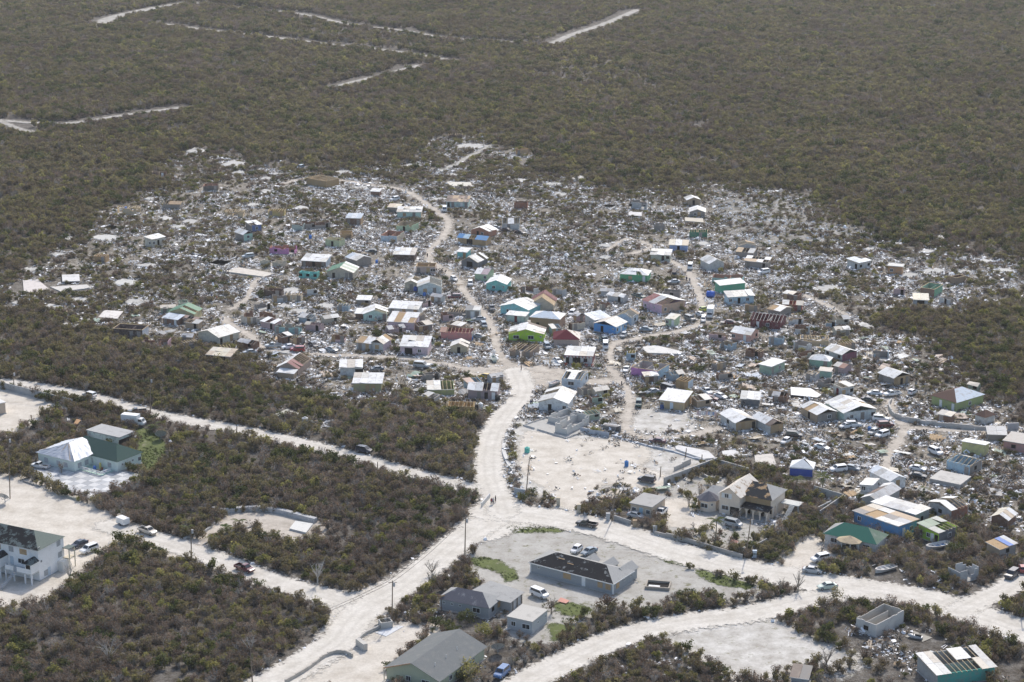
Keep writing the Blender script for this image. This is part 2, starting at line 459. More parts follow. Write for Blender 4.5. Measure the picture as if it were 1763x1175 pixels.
yard("crossroads", [(800, 908), (828, 888), (838, 858), (850, 845), (866, 852), (880, 868), (900, 876), (960, 884), (1000, 894), (950, 902), (890, 904), (845, 926), (815, 930)], M_ROAD, 2.5)
road("road", [(0, 658), (60, 666), (153, 684), (255, 712), (357, 731), (450, 749), (568, 776), (630, 793), (695, 812), (797, 837), (850, 850)], 6.2)
road("road", zp('A', [(740, 1040), (950, 1110), (1100, 1145)]) + [(332, 951), (383, 968), (447, 994), (491, 1008), (568, 1029), (622, 1040)], 7.4)
road("road", [(874, 880), (835, 903), (794, 930), (769, 950), (735, 978), (700, 1003), (655, 1032), (622, 1056), (600, 1080), (582, 1105), (531, 1140), (481, 1169), (420, 1203), (300, 1270)], 9.0)
road("road", [(1455, 1021), (1402, 1031), (1345, 1046), (1280, 1060), (1210, 1068), (1130, 1082), (1060, 1102), (1000, 1128), (940, 1158), (880, 1190), (770, 1250)], 8.2)
road("road", [(845, 882), (900, 887), (960, 894), (1060, 917), (1180, 956), (1300, 984), (1360, 993), (1400, 1002), (1500, 1017), (1600, 1035), (1690, 1063), (1763, 1088), (1830, 1112)], 11.0)
road("road", [(888, 640), (899, 664), (897, 682), (886, 698), (868, 718), (858, 733), (848, 755), (843, 775), (842, 800), (845, 830), (858, 860), (866, 884)], 7.6)
road("road", zp('E', [(1330, 700), (1480, 620), (1600, 570), (1700, 500), (1763, 450)]), 6.5)
road("far_track", [(325, 5), (250, 18), (190, 32), (175, 42)], 11, M_FAR, 3, 3.0, 8.0)
road("far_track", [(330, 5), (420, 14), (520, 25), (600, 42), (700, 54), (770, 66), (900, 74)], 4.6, M_FAR, 2.5, 1.5, 10.5)
road("far_track", [(280, 42), (380, 55), (480, 66), (560, 76), (640, 84), (725, 96), (800, 108)], 5.5, M_FAR, 2.5, 1.5, 10.5)
road("far_track", [(1096, 18), (1040, 42), (985, 60), (950, 76)], 6, M_FAR, 2.5, 1.5, 10.5)
road("far_track", [(724, 113), (690, 122), (666, 128)], 6, M_FAR, 2.5, 1.5, 10.5)
road("far_track", [(640, 134), (600, 144), (572, 153)], 4.5, M_FAR, 2.5, 1.5, 10.5)
road("far_track", [(0, 208), (70, 213), (130, 212), (220, 198), (310, 186)], 5, M_FAR, 2.5, 1.5, 10.5)
road("far_track", [(0, 208), (30, 222), (55, 228)], 4, M_FAR, 2.5, 1.5, 10.5)
# ---------------------------------------------------------------- mesh tools
class MB:
    def __init__(self):
        self.v, self.f, self.mi = [], [], []
    def quad(self, *p, mi=0):
        n = len(self.v)
        self.v += [tuple(q) for q in p]
        self.f.append(tuple(range(n, n + len(p))))
        self.mi.append(mi)
    def hexa(self, b, t, mi=0):
        """b, t: four corners of the bottom and of the top, counter-clockwise from above"""
        n = len(self.v)
        self.v += [tuple(q) for q in b] + [tuple(q) for q in t]
        for f in ((3, 2, 1, 0), (4, 5, 6, 7), (0, 1, 5, 4), (1, 2, 6, 5), (2, 3, 7, 6), (3, 0, 4, 7)):
            self.f.append(tuple(n + i for i in f))
            self.mi.append(mi)
    def box(self, x0, y0, z0, x1, y1, z1, mi=0):
        self.hexa([(x0, y0, z0), (x1, y0, z0), (x1, y1, z0), (x0, y1, z0)], [(x0, y0, z1), (x1, y0, z1), (x1, y1, z1), (x0, y1, z1)], mi)
    def bar(self, a, b, w, h, mi=0):
        a, b = Vector(a), Vector(b)
        d = (b - a).normalized()
        s = d.cross(Vector((0, 0, 1)))
        s = Vector((1, 0, 0)) if s.length < 1e-3 else s.normalized()
        u = s.cross(d)
        q = [(-s * w / 2 - u * h / 2), (s * w / 2 - u * h / 2), (s * w / 2 + u * h / 2), (-s * w / 2 + u * h / 2)]
        self.hexa([a + x for x in q], [b + x for x in q], mi)
    def tube(self, a, b, r0, r1, n=8, mi=0, cap=True):
        a, b = Vector(a), Vector(b)
        d = (b - a).normalized()
        s = d.orthogonal().normalized()
        u = d.cross(s)
        k = len(self.v)
        for c, r in ((a, r0), (b, r1)):
            for i in range(n):
                t = 2 * math.pi * i / n
                self.v.append(tuple(c + s * math.cos(t) * r + u * math.sin(t) * r))
        for i in range(n):
            j = (i + 1) % n
            self.f.append((k + i, k + j, k + n + j, k + n + i))
            self.mi.append(mi)
        if cap:
            self.f += [tuple(k + i for i in reversed(range(n))), tuple(k + n + i for i in range(n))]
            self.mi += [mi, mi]
    def slab(self, pts, th, mi=0):
        """thin plate: polygon pts (3-D, counter-clockwise seen from outside), thickness th along its normal"""
        p = [Vector(q) for q in pts]
        nrm = (p[1] - p[0]).cross(p[-1] - p[0])
        if nrm.length < 1e-6:
            nrm = (p[2] - p[1]).cross(p[0] - p[1])
        nrm.normalize()
        k, m = len(self.v), len(p)
        self.v += [tuple(q) for q in p] + [tuple(q - nrm * th) for q in p]
        self.f.append(tuple(range(k, k + m)))
        self.f.append(tuple(reversed(range(k + m, k + 2 * m))))
        self.mi += [mi, mi]
        for i in range(m):
            j = (i + 1) % m
            self.f.append((k + j, k + i, k + m + i, k + m + j))
            self.mi.append(mi)
    def mesh(self, name, mats):
        me = bpy.data.meshes.new(name)
        me.from_pydata(self.v, [], self.f)
        for m in (mats if isinstance(mats, (list, tuple)) else [mats]):
            me.materials.append(m)
        if max(self.mi, default=0):
            me.polygons.foreach_set('material_index', self.mi)
        bm = bmesh.new()
        bm.from_mesh(me)
        bmesh.ops.recalc_face_normals(bm, faces=bm.faces)
        bm.to_mesh(me)
        bm.free()
        return me
def add(name, me, parent=None, col=None, loc=None, rot=None, label=None):
    o = bpy.data.objects.new(name, me)
    COL.objects.link(o)
    if parent is not None:
        o.parent = parent
    if loc is not None:
        o.location = loc
    if rot is not None:
        o.rotation_euler = rot
    if col is not None:
        o.color = (*col[:3], 1)
    if label:
        o['label'] = label
    return o
def thing(name, label, cat, loc, rz=0.0, group=None):
    o = bpy.data.objects.new(name, None)
    COL.objects.link(o)
    o.empty_display_size = 0.5
    o.location = loc
    o.rotation_euler = (0, 0, rz)
    o['label'], o['category'], o['kind'] = label, cat, 'thing'
    if group:
        o['group'] = group
    return o
def tag(o, label, cat, group=None, kind=None):
    o['label'], o['kind'] = label, 'thing'
    if cat:
        o['category'] = cat
    if group:
        o['group'] = group
    if kind:
        o['kind'] = kind
    return o
def copy_tree(o, parent=None):
    c = o.copy()
    COL.objects.link(c)
    if parent is not None:
        c.parent = parent
    for ch in o.children:
        copy_tree(ch, c)
    return c

C = dict(white=(.80, .80, .78), offwhite=(.60, .60, .57), cream=(.60, .53, .41), ivory=(.62, .58, .46), mint=(.56, .74, .64), aqua=(.20, .58, .56), cyan=(.28, .62, .64),
         blue=(.10, .32, .62), dblue=(.06, .11, .26), sky=(.42, .58, .68), paleblue=(.58, .66, .72), lime=(.40, .66, .04), pink=(.66, .34, .50), palepink=(.68, .54, .60), salmon=(.66, .34, .28),
         violet=(.56, .24, .52), maroon=(.16, .018, .03), ply=(.46, .32, .18), tan=(.44, .33, .22), brown=(.20, .11, .07), dbrown=(.10, .065, .05), greywood=(.30, .27, .24), green=(.10, .42, .20),
         dgreen=(.04, .16, .09), pgreen=(.45, .58, .38), grey=(.33, .35, .36), lgrey=(.48, .49, .49), dgrey=(.16, .17, .18), conc=(.45, .44, .41), olive=(.36, .38, .16), yellow=(.64, .54, .18), black=(.03, .03, .03),
         mauve=(.42, .33, .36), rust=(.30, .13, .08), bluemetal=(.52, .60, .68), tarpblue=(.05, .16, .50), teal=(.08, .45, .36), lumber=(.62, .48, .30), brick=(.42, .20, .13))
WHITE = [(.76, .76, .745)] * 5 + [(.68, .68, .66), (.66, .64, .58), (.52, .52, .50), (.56, .51, .44)]
DULL = [(.60, .60, .57), (.48, .48, .46), (.66, .65, .62), (.42, .40, .37), (.55, .50, .42)]
BLUISH = [(.58, .64, .70), (.66, .70, .74), (.5, .56, .62)]
GREYR = [(.42, .43, .44), (.50, .50, .50), (.36, .37, .38)]
IVORY = [(.66, .60, .46), (.60, .56, .46), (.58, .48, .36)]
MAROON = [(.13, .02, .03), (.16, .03, .04), (.10, .015, .025)]
GREENR = [(.05, .17, .10), (.06, .2, .12)]
OGREEN = [(.34, .42, .33), (.44, .48, .40), (.58, .58, .54)]
BROWNR = [(.14, .09, .07), (.2, .13, .10), (.10, .07, .06)]
PLY = [(.42, .29, .17), (.48, .35, .21), (.36, .25, .15)]
RUSTY = [(.45, .32, .26), (.6, .56, .5), (.36, .2, .15), (.68, .66, .62)]
BLUER = [(.08, .25, .5), (.12, .3, .55)]
BLACKR = [(.03, .03, .035), (.05, .05, .055)]
def pal(p):
    if isinstance(p, list):
        p = random.choice(p)
    return C[p] if isinstance(p, str) else p
def jit(c, a=0.06):
    k = 1 + random.uniform(-a, a)
    return tuple(max(0, min(1, x * k)) for x in c)

# windows and doors, shared by all buildings; they face -y and stand on the wall at y = 0
def _frame(w, h, t=0.09, d=0.05):
    m = MB()
    m.box(-w / 2, -d, 0, w / 2, 0.02, t)
    m.box(-w / 2, -d, h - t, w / 2, 0.02, h)
    m.box(-w / 2, -d, t, -w / 2 + t, 0.02, h - t)
    m.box(w / 2 - t, -d, t, w / 2, 0.02, h - t)
    m.box(-0.03, -d + 0.01, t, 0.03, 0.02, h - t)
    return m.mesh("window", M_TRIM)
def _plate(w, h, d0, d1, mat, name):
    m = MB()
    m.box(-w / 2, -d0, 0, w / 2, d1, h)
    return m.mesh(name, mat)
W_FR = {'w': _frame(1.15, 1.15), 'W': _frame(1.9, 1.2), 's': _frame(.6, .6, .06)}
W_SZ = {'w': (1.15, 1.15, .95), 'W': (1.9, 1.2, .9), 's': (.6, .6, 1.5)}
W_PANE = {'w': _plate(.97, .97, .012, .01, M_GLASS, 'pane'), 'W': _plate(1.72, 1.02, .012, .01, M_GLASS, 'pane'), 's': _plate(.48, .48, .012, .01, M_GLASS, 'pane')}
W_SHUT = _plate(1.3, 1.3, .05, .01, M_WOOD, 'shutter')
W_SHUTB = _plate(2.0, 1.3, .05, .01, M_WOOD, 'shutter')
W_DOOR = _plate(.95, 2.05, .04, .01, M_TRIM, 'door')
W_KNOB = _plate(.09, .09, .10, -.03, M_RIM, 'handle')
W_OPEN = _plate(1.0, 2.0, .015, .01, M_DARK, 'doorway_shade')  # no real opening: near-black plates on the wall paint the shaded inside
W_HOLE = _plate(1.2, 1.0, .015, .01, M_DARK, 'window_hole_shade')
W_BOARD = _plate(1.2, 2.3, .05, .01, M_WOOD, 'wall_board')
W_BIG = _plate(2.4, 2.1, .015, .01, M_DARK, 'doorway_shade')
def opening(root, ch, x, rot, base, z0, col=None, doorc=None):
    """x: point on the wall; rot: turn about z"""
    loc = lambda dz: (x[0], x[1], base + dz)
    r = (0, 0, rot)
    if ch in 'wWs':
        f = add('window', W_FR[ch], root, col or C['white'], loc(W_SZ[ch][2]), r)
        t = {'w': .09, 'W': .09, 's': .06}[ch]
        add('pane', W_PANE[ch], f, None, (0, 0, t))
    elif ch == 'p':
        add('shutter', W_SHUT, root, jit(C['ply'], .15), loc(.8), r)
    elif ch == 'P':
        add('shutter', W_SHUTB, root, jit(C['ply'], .15), loc(.8), r)
    elif ch == 'g':
        add('shutter', W_SHUT, root, jit(C['lgrey'], .15), loc(.8), r)
    elif ch == 'd':
        d = add('door', W_DOOR, root, doorc or C['white'], loc(.05), r)
        add('handle', W_KNOB, d, None, (.35, 0, 1.0))
    elif ch == 'o':
        add('doorway_shade', W_OPEN, root, None, loc(.05), r)
    elif ch == 'h':
        add('window_hole_shade', W_HOLE, root, None, loc(1.0), r)
    elif ch == 'O':
        add('doorway_shade', W_BIG, root, None, loc(.05), r)
    elif ch == 'b':
        add('wall_board', W_BOARD, root, jit(C['ply'], .2), loc(.1), r)
    elif ch == 'k':
        add('wall_board', W_BOARD, root, jit(C['greywood'], .2), loc(.1), r)

HLAB = []        # (place, label) of every building
HOUSES = []      # footprints: centre, angle, width, depth
def footprint(s, L, N, R):
    l, n = P(s, L), P(s, N)
    a = n - l
    if isinstance(R, (int, float)):
        ang, W, D = math.atan2(a.y, a.x), a.length, float(R)
    else:
        b = P(s, R) - n
        # both sides were measured: let the longer one set the direction
        a1, a2 = math.atan2(a.y, a.x), math.atan2(b.y, b.x) - math.pi / 2
        d = (a2 - a1 + math.pi) % (2 * math.pi) - math.pi
        wt = b.length ** 2 / (a.length ** 2 + b.length ** 2)
        ang = a1 + d * wt * 0.8
        u = Vector((math.cos(ang), math.sin(ang), 0))
        W, D = a.dot(u), b.dot(Vector((-u.y, u.x, 0)))
        W, D = max(W, 1.5), max(D, 1.5)
    return n, ang, W, D
def wall_ring(W, D, top, rag=0.0, th=0.15, inner=True):
    """four walls with their own tops; rag > 0 leaves them broken"""
    out = []
    sides = [((0, 0), (W, 0), (0, 1)), ((W, 0), (W, D), (-1, 0)), ((W, D), (0, D), (0, -1)), ((0, D), (0, 0), (1, 0))]
    for k, (a, b, nrm) in enumerate(sides):
        m = MB()
        L = math.hypot(b[0] - a[0], b[1] - a[1])
        n = max(1, round(L / 1.1)) if rag else 1
        # front and back run the full length, the other two butt between them
        e = th if k in (1, 3) else 0.0
        ux, uy = (b[0] - a[0]) / L, (b[1] - a[1]) / L
        prev = None
        for i in range(n):
            s0, s1 = e + (L - 2 * e) * i / n, e + (L - 2 * e) * (i + 1) / n
            x0, y0, x1, y1 = a[0] + ux * s0, a[1] + uy * s0, a[0] + ux * s1, a[1] + uy * s1
            z0, z1 = top(x0, y0), top(x1, y1)
            if rag:
                if prev is None or random.random() < 0.5:
                    prev = 1 - rag * random.random() ** 1.6
                    if random.random() < rag * 0.22:
                        prev = 0.04
                z0 = z1 = min(z0, z1) * prev
            ix, iy = nrm[0] * th, nrm[1] * th
            m.hexa([(x0, y0, 0), (x1, y1, 0), (x1 + ix, y1 + iy, 0), (x0 + ix, y0 + iy, 0)], [(x0, y0, z0), (x1, y1, z1), (x1 + ix, y1 + iy, z1), (x0 + ix, y0 + iy, z0)])
        out.append(m)
    return out
def lerp(a, b, t):
    return Vector(a) + (Vector(b) - Vector(a)) * t
def roof_plane(root, e0, e1, r1, r0, palette, mat, size=2.3, miss=0.0, under=None, rows=None, lift=0.05, fn=None, name='roof_sheet', uc=None):
    """one slope: eave e0-e1, ridge r0-r1, cut into sheets"""
    e0, e1, r0, r1 = map(Vector, (e0, e1, r0, r1))
    n = max(1, round((e1 - e0).length / size)) if size else 1
    rows = rows or max(1, round((r0 - e0).length / 3.6)) if size else 1
    q = lambda s, t: lerp(lerp(e0, e1, s), lerp(r0, r1, s), t)
    nrm = (e1 - e0).cross(r0 - e0)
    if nrm.length < 1e-6:
        nrm = (e1 - e0).cross(r1 - e0)
    nrm.normalize()
    gap = False
    for i in range(n):
        for j in range(rows):
            gone = fn(i / max(1, n - 1), j / max(1, rows - 1) if rows > 1 else 0.5) if fn else random.random() < miss
            if gone:
                gap = True
                continue
            s0, s1, t0, t1 = i / n, (i + 1) / n, j / rows, (j + 1) / rows
            g = 0.018 / max(0.3, (e1 - e0).length) if n > 1 else 0
            c = [q(s0 + g, t0), q(s1 - g, t0), q(s1 - g, t1), q(s0 + g, t1)]
            if size:
                c = [p + nrm * (0.02 + random.random() * lift + 0.02 * j) for p in c]
            if miss and random.random() < 0.15:
                c[0] = c[0] + nrm * random.uniform(0.1, 0.35)
            if (c[2] - c[3]).length < 0.06:
                c = c[:3]
            m = MB()
            m.slab(c, 0.035)
            o = add(name, m.mesh(name, mat), root, jit(pal(palette)))
    if (gap or under == 'both') and under:
        d = nrm * -0.06
        if under in ('deck', 'both'):
            m = MB()
            m.slab([p + d for p in ((e0, e1, r1, r0) if (r1 - r0).length > .05 else (e0, e1, r1))], 0.03)
            add('roof_deck', m.mesh('roof_deck', M_WOOD), root, uc or jit(C['ply'], .1))
        if under == 'raft' or under == 'both':
            rafters(root, e0 + d, e1 + d, r1 + d, r0 + d, uc if under == 'raft' else None)
def rafters(root, e0, e1, r1, r0, col=None, step=1.15, w=0.09, h=0.14):
    e0, e1, r0, r1 = map(Vector, (e0, e1, r0, r1))
    n = max(2, round((e1 - e0).length / step))
    me = None
    for i in range(n + 1):
        s = i / n
        a, b = lerp(e0, e1, s), lerp(r0, r1, s)
        if (b - a).length < 0.4:
            continue
        same = (r1 - r0 - (e1 - e0)).length < 0.02
        if me is None or not same:
            m = MB()
            m.bar((0, 0, 0), b - a, w, h)
            me = m.mesh('rafter', M_WOOD)
        add('rafter', me, root, col or jit(C['lumber'], .12), a)
def house(name, label, s, L, N, R, h=2.6, roof='gx', rise=None, rc=WHITE, wc='white', wf='', ws='', miss=0.07, miss2=None, under='raft', ov=0.35, sc=None, wm=None, rm=None,
          cat='house', rag=0.0, size=2.3, fn=None, fn2=None, plinth=0.18, part=True, group=None, trim=None, doorc=None, uc=None, base=0.0, rc2=None, floor='conc', rows=None, gable=None, plate=None):
    n, ang, W, D = footprint(s, L, N, R)
    ca, sa = math.cos(ang), math.sin(ang)
    org = n - Vector((ca, sa, 0)) * W
    mid = org + Vector((ca * W / 2 - sa * D / 2, sa * W / 2 + ca * D / 2, 0))
    HOUSES.append((mid.x, mid.y, ang, W, D))
    root = thing(name, label, cat, mid, ang, group)
    HLAB.append((mid.x, mid.y, label))
    hub = [-W / 2, -D / 2]
    def sh(p):            # house frame starts at the first front corner; the thing stands at the middle
        return (p[0] + hub[0], p[1] + hub[1], (p[2] if len(p) > 2 else 0) + base)
    wm = wm or M_WALL
    rm = rm or M_METAL
    uc = pal(uc) if uc else None
    rc = [rc] if isinstance(rc, (str, tuple)) else rc
    wc_, sc_ = pal(wc), pal(sc or wc)
    if rise is None:
        rise = {'gx': D * .2, 'gy': W * .2, 'hip': min(W, D) * .25, 'shed': D * .14, 'shedb': D * .12, 'shedx': W * .12, 'shedl': W * .12}.get(roof, 0)
    top = {'shed': lambda x, y: h + rise * y / D, 'shedb': lambda x, y: h + rise * (1 - y / D), 'shedx': lambda x, y: h + rise * x / W, 'shedl': lambda x, y: h + rise * (1 - x / W)}.get(roof, lambda x, y: h)
    top_b = lambda x, y: top(x, y) + base
    if plinth or base:
        m = MB()
        m.box(hub[0] - .22, hub[1] - .22, 0, -hub[0] + .22, -hub[1] + .22, plinth + base)
        add('foundation', m.mesh('foundation', M_CONC), root, jit(C['conc']))
    ring = wall_ring(W, D, top_b, rag)
    def place(m):
        m.v = [(x + hub[0], y + hub[1], z) for x, y, z in m.v]
        return m
    if roof == 'open' or rag or sc:
        for k, m in enumerate(ring):
            if m.v:
                c = wc_ if k != 1 else sc_
                if roof == 'open' and k in (2, 3):
                    c = uc or wc_
                add('wall', place(m).mesh('wall', wm), root, jit(c, .04))
    else:
        m = MB()
        for r in ring:
            k = len(m.v)
            m.v += r.v
            m.f += [tuple(i + k for i in f) for f in r.f]
            m.mi += r.mi
        if roof in ('gx', 'gy'):
            t = .15
            if roof == 'gx':
                for x0 in (0, W - t):
                    m.hexa([(x0, 0, h), (x0 + t, 0, h), (x0 + t, D, h), (x0, D, h)], [(x0, D / 2 - .02, h + rise - .06), (x0 + t, D / 2 - .02, h + rise - .06), (x0 + t, D / 2 + .02, h + rise - .06), (x0, D / 2 + .02, h + rise - .06)])
            else:
                for y0 in (0, D - t):
                    m.hexa([(0, y0, h), (W, y0, h), (W, y0 + t, h), (0, y0 + t, h)], [(W / 2 - .02, y0, h + rise - .06), (W / 2 + .02, y0, h + rise - .06), (W / 2 + .02, y0 + t, h + rise - .06), (W / 2 - .02, y0 + t, h + rise - .06)])
        add('wall', place(m).mesh('wall', wm), root, jit(wc_, .03))
    inner = roof == 'open' or miss or miss2 or fn or fn2 or under == 'open'
    if inner:
        m = MB()
        m.box(hub[0] + .16, hub[1] + .16, 0.02 + plinth, -hub[0] - .16, -hub[1] - .16, .06 + plinth)
        add('floor_slab', m.mesh('floor_slab', M_CONC), root, jit(C[floor]))
        if part and W > 4.2:
            m = MB()
            x = hub[0] + W * random.uniform(.35, .65)
            m.box(x, hub[1] + .17, .1, x + .1, -hub[1] - .17 - D * .2, h * (1 - rag * .5) - .05)
            add('partition_wall', m.mesh('partition_wall', wm), root, jit(uc or wc_, .1))
    m2 = miss if miss2 is None else miss2
    rc2 = rc2 or rc
    S = sh
    o, hh = ov, h
    if roof == 'gx':
        dz = rise * o / (D / 2)
        roof_plane(root, S((-o, -o, hh - dz)), S((W + o, -o, hh - dz)), S((W + o, D / 2, hh + rise)), S((-o, D / 2, hh + rise)), rc, rm, size, miss, under, fn=fn, uc=uc, rows=rows)
        roof_plane(root, S((W + o, D + o, hh - dz)), S((-o, D + o, hh - dz)), S((-o, D / 2, hh + rise)), S((W + o, D / 2, hh + rise)), rc2, rm, size, m2, under, fn=fn2, uc=uc, rows=rows)
    elif roof == 'gy':
        dz = rise * o / (W / 2)
        roof_plane(root, S((-o, D + o, hh - dz)), S((-o, -o, hh - dz)), S((W / 2, -o, hh + rise)), S((W / 2, D + o, hh + rise)), rc, rm, size, miss, under, fn=fn, uc=uc, rows=rows)
        roof_plane(root, S((W + o, -o, hh - dz)), S((W + o, D + o, hh - dz)), S((W / 2, D + o, hh + rise)), S((W / 2, -o, hh + rise)), rc2, rm, size, m2, under, fn=fn2, uc=uc, rows=rows)
    elif roof == 'hip':
        if W >= D:
            a, b = (D / 2, D / 2), (W - D / 2, D / 2)
        else:
            a, b = (W / 2, W / 2), (W / 2, D - W / 2)
        A, B = S((*a, hh + rise)), S((*b, hh + rise))
        k = [S((-o, -o, hh - .1)), S((W + o, -o, hh - .1)), S((W + o, D + o, hh - .1)), S((-o, D + o, hh - .1))]
        faces = [(k[0], k[1], B, A), (k[1], k[2], B, B), (k[2], k[3], A, B), (k[3], k[0], A, A)] if W >= D else [(k[0], k[1], A, A), (k[1], k[2], B, A), (k[2], k[3], B, B), (k[3], k[0], A, B)]
        for i, (e0, e1, r1, r0) in enumerate(faces):
            pr = rm[i] if isinstance(rm, list) else rm
            pc = [rc[i]] if len(rc) == 4 else rc
            mi = (miss[i] if isinstance(miss, tuple) else miss)
            roof_plane(root, e0, e1, r1, r0, pc, pr, size if mi or size and size < 2 else 0, mi, under, fn=None, uc=uc, name='roof_slope' if not mi else 'roof_sheet')
    elif roof in ('shed', 'shedb', 'shedx', 'shedl'):
        t = lambda x, y: top(x, y) + .05
        k = [(-o, -o), (W + o, -o), (W + o, D + o), (-o, D + o)]
        ext = lambda x, y: {'shed': h + rise * y / D, 'shedb': h + rise * (1 - y / D), 'shedx': h + rise * x / W, 'shedl': h + rise * (1 - x / W)}[roof] + .06
        c = [S((x, y, ext(x, y))) for x, y in k]
        if roof == 'shedb':
            c = [c[2], c[3], c[0], c[1]]
        if roof == 'shedx':
            c = [c[3], c[0], c[1], c[2]]
        if roof == 'shedl':
            c = [c[1], c[2], c[3], c[0]]
        roof_plane(root, c[0], c[1], c[2], c[3], rc, rm, size, miss, under, fn=fn, uc=uc, rows=rows)
        m = MB()
        fr = [S((-o, -o, ext(-o, -o) - .02)), S((W + o, -o, ext(W + o, -o) - .02))]
        m.bar(fr[0], fr[1], .05, .16)
        add('fascia', m.mesh('fascia', M_TRIM), root, trim or jit(C['offwhite']))
    elif roof == 'flat':
        m = MB()
        x0, y0, _ = S((-o, -o))
        m.box(x0, y0, h + base + .002, -x0, -y0, h + base + .22)
        add('roof', m.mesh('roof', rm), root, jit(pal(rc)))
    elif roof == 'raft':
        for fr in ((S((-.2, -.2, hh)), S((W + .2, -.2, hh)), S((W + .2, D / 2, hh + rise_or(D))), S((-.2, D / 2, hh + rise_or(D)))), (S((W + .2, D + .2, hh)), S((-.2, D + .2, hh)), S((-.2, D / 2, hh + rise_or(D))), S((W + .2, D / 2, hh + rise_or(D))))):
            rafters(root, *fr, uc)
    elif roof == 'joist':
        nn = max(2, round(W / .9))
        mm = MB()
        mm.bar((0, hub[1] - .2, 0), (0, -hub[1] + .2, 0), .09, .14)
        me = mm.mesh('rafter', M_WOOD)
        for i in range(nn + 1):
            if random.random() < .85:
                add('rafter', me, root, jit(C['lumber'], .15), (hub[0] + W * i / nn, 0, h + base + .07), (0, 0, random.uniform(-.06, .06)))
    if plate:
        for a, b in (((0, 0), (W, 0)), ((W, 0), (W, D)), ((W, D), (0, D)), ((0, D), (0, 0))):
            m = MB()
            m.bar(S((*a, h + .06)), S((*b, h + .06)), .16, .12)
            add('top_plate', m.mesh('top_plate', M_WOOD), root, jit(C['lumber'], .1))
    for side, pat in (('f', wf), ('s', ws)):
        L_ = W if side == 'f' else D
        for i, ch in enumerate(pat):
            if ch == '.':
                continue
            t = (i + .5) / len(pat) * L_
            p = (hub[0] + t, hub[1] - .003) if side == 'f' else (-hub[0] + .003, hub[1] + t)
            opening(root, ch, p, 0 if side == 'f' else math.pi / 2, base + (plinth if ch in 'doO' else 0), 0, trim, doorc)
    return root, W, D, h
def rise_or(D):
    return D * .2
def beside(x, y):
    """the nearest building, in a few words"""
    l = min([h for h in HLAB if 'wrecked shack' not in h[2]], key=lambda h: (h[0] - x) ** 2 + (h[1] - y) ** 2)[2]
    for cut in (' with ', ' by ', ' beside ', ' near ', ' behind ', ' next ', ' whose ', ' facing ', ' under ', ' among ', ' in ', ' amid ', ' at ', ' on ', ' below ', ' above ', ' between ', ' cut ', ' standing ', ' joined ', ' along ', ' without ', ' from ', ' of ', ' over ', ' half ', ',', ' open '):
        l = l.split(cut)[0] if len(l.split(cut)[0].split()) > 1 else l
    return ' '.join(l.split()[:5])
def slab_thing(name, label, s, pts, z0, z1, col, mat=None, cat='foundation', group=None, rough=0.25):
    """flat concrete pad, sheet or mound with an irregular outline"""
    a = [P(s, p) for p in pts]
    c = sum(a, Vector()) / len(a)
    out = []
    for i, p in enumerate(a):
        q = a[(i + 1) % len(a)]
        for t in (0, .33, .67):
            r = p.lerp(q, t) - c
            out.append(r * (1 + random.uniform(-rough, rough) * (.35 if t == 0 else .5)))
    m = MB()
    k = len(out)
    area = sum(out[i].x * out[(i + 1) % k].y - out[(i + 1) % k].x * out[i].y for i in range(k))
    if area < 0:
        out.reverse()
    n = 0
    m.v += [(r.x * 1.12, r.y * 1.12, z0) for r in out] + [(r.x, r.y, z1) for r in out]
    m.f.append(tuple(range(k, 2 * k)))
    m.f += [(i, (i + 1) % k, k + (i + 1) % k, k + i) for i in range(k)]
    m.mi += [0] * (k + 1)
    o = add(name, m.mesh(name, mat or M_CONC), None, jit(pal(col)), (c.x, c.y, 0))
    tag(o, label, cat, group)
    r = max(x.length for x in out) * .8
    HOUSES.append((c.x, c.y, 0, r * 1.3, r * 1.1))
    return o
# ---------------------------------------------------------------- foreground buildings, one by one
# grey rendered house on the sandy yard: long hip roof with torn black shingles, three small gabled bays at the back
r, W, D, h = house('bungalow', 'long grey rendered bungalow with torn black shingle roof and plywood boarded windows', '2', (112, 480), (1298, 790), (1600, 612), 2.75, 'hip', 1.9,
                   rc=['white'], rm=[S_BLACK, S_PALE, S_PALE, S_PALE], wm=M_CLEAN, wc='grey', ws='.p.s.s', ov=.4, size=0, miss=0)
for t, ch in ((.1, 's'), (.45, 'P'), (.65, 'd'), (.85, 'p'), (.945, 'p')):
    opening(r, ch, (-W / 2 + W * t, -D / 2 - .003), 0, .18 if ch == 'd' else .1, 0)
for x0, x1, out in ((.42, .55, 1.6), (.64, .76, 2.2), (.84, .985, 2.6)):
    m = MB()
    a, b = -W / 2 + W * x0, -W / 2 + W * x1
    y0, y1, c = D / 2 - 2.6, D / 2 + out, (a + b) / 2
    m.hexa([(a, D / 2, 0), (b, D / 2, 0), (b, y1, 0), (a, y1, 0)], [(a, D / 2, 2.7), (b, D / 2, 2.7), (b, y1, 2.7), (a, y1, 2.7)])
    m.hexa([(a, y1 - .15, 2.7), (b, y1 - .15, 2.7), (b, y1, 2.7), (a, y1, 2.7)], [(c - .02, y1 - .15, 3.75), (c + .02, y1 - .15, 3.75), (c + .02, y1, 3.75), (c - .02, y1, 3.75)])
    add('bay', m.mesh('bay', M_CLEAN), r, C['grey'])
    for p in (((a - .3, y1 + .3, 2.55), (a - .3, y0, 2.55), (c, y0, 3.85), (c, y1 + .3, 3.85)), ((b + .3, y0, 2.55), (b + .3, y1 + .3, 2.55), (c, y1 + .3, 3.85), (c, y0, 3.85))):
        m = MB()
        m.slab(p, .06)
        add('bay_roof', m.mesh('bay_roof', S_PALE), r)
m = MB()
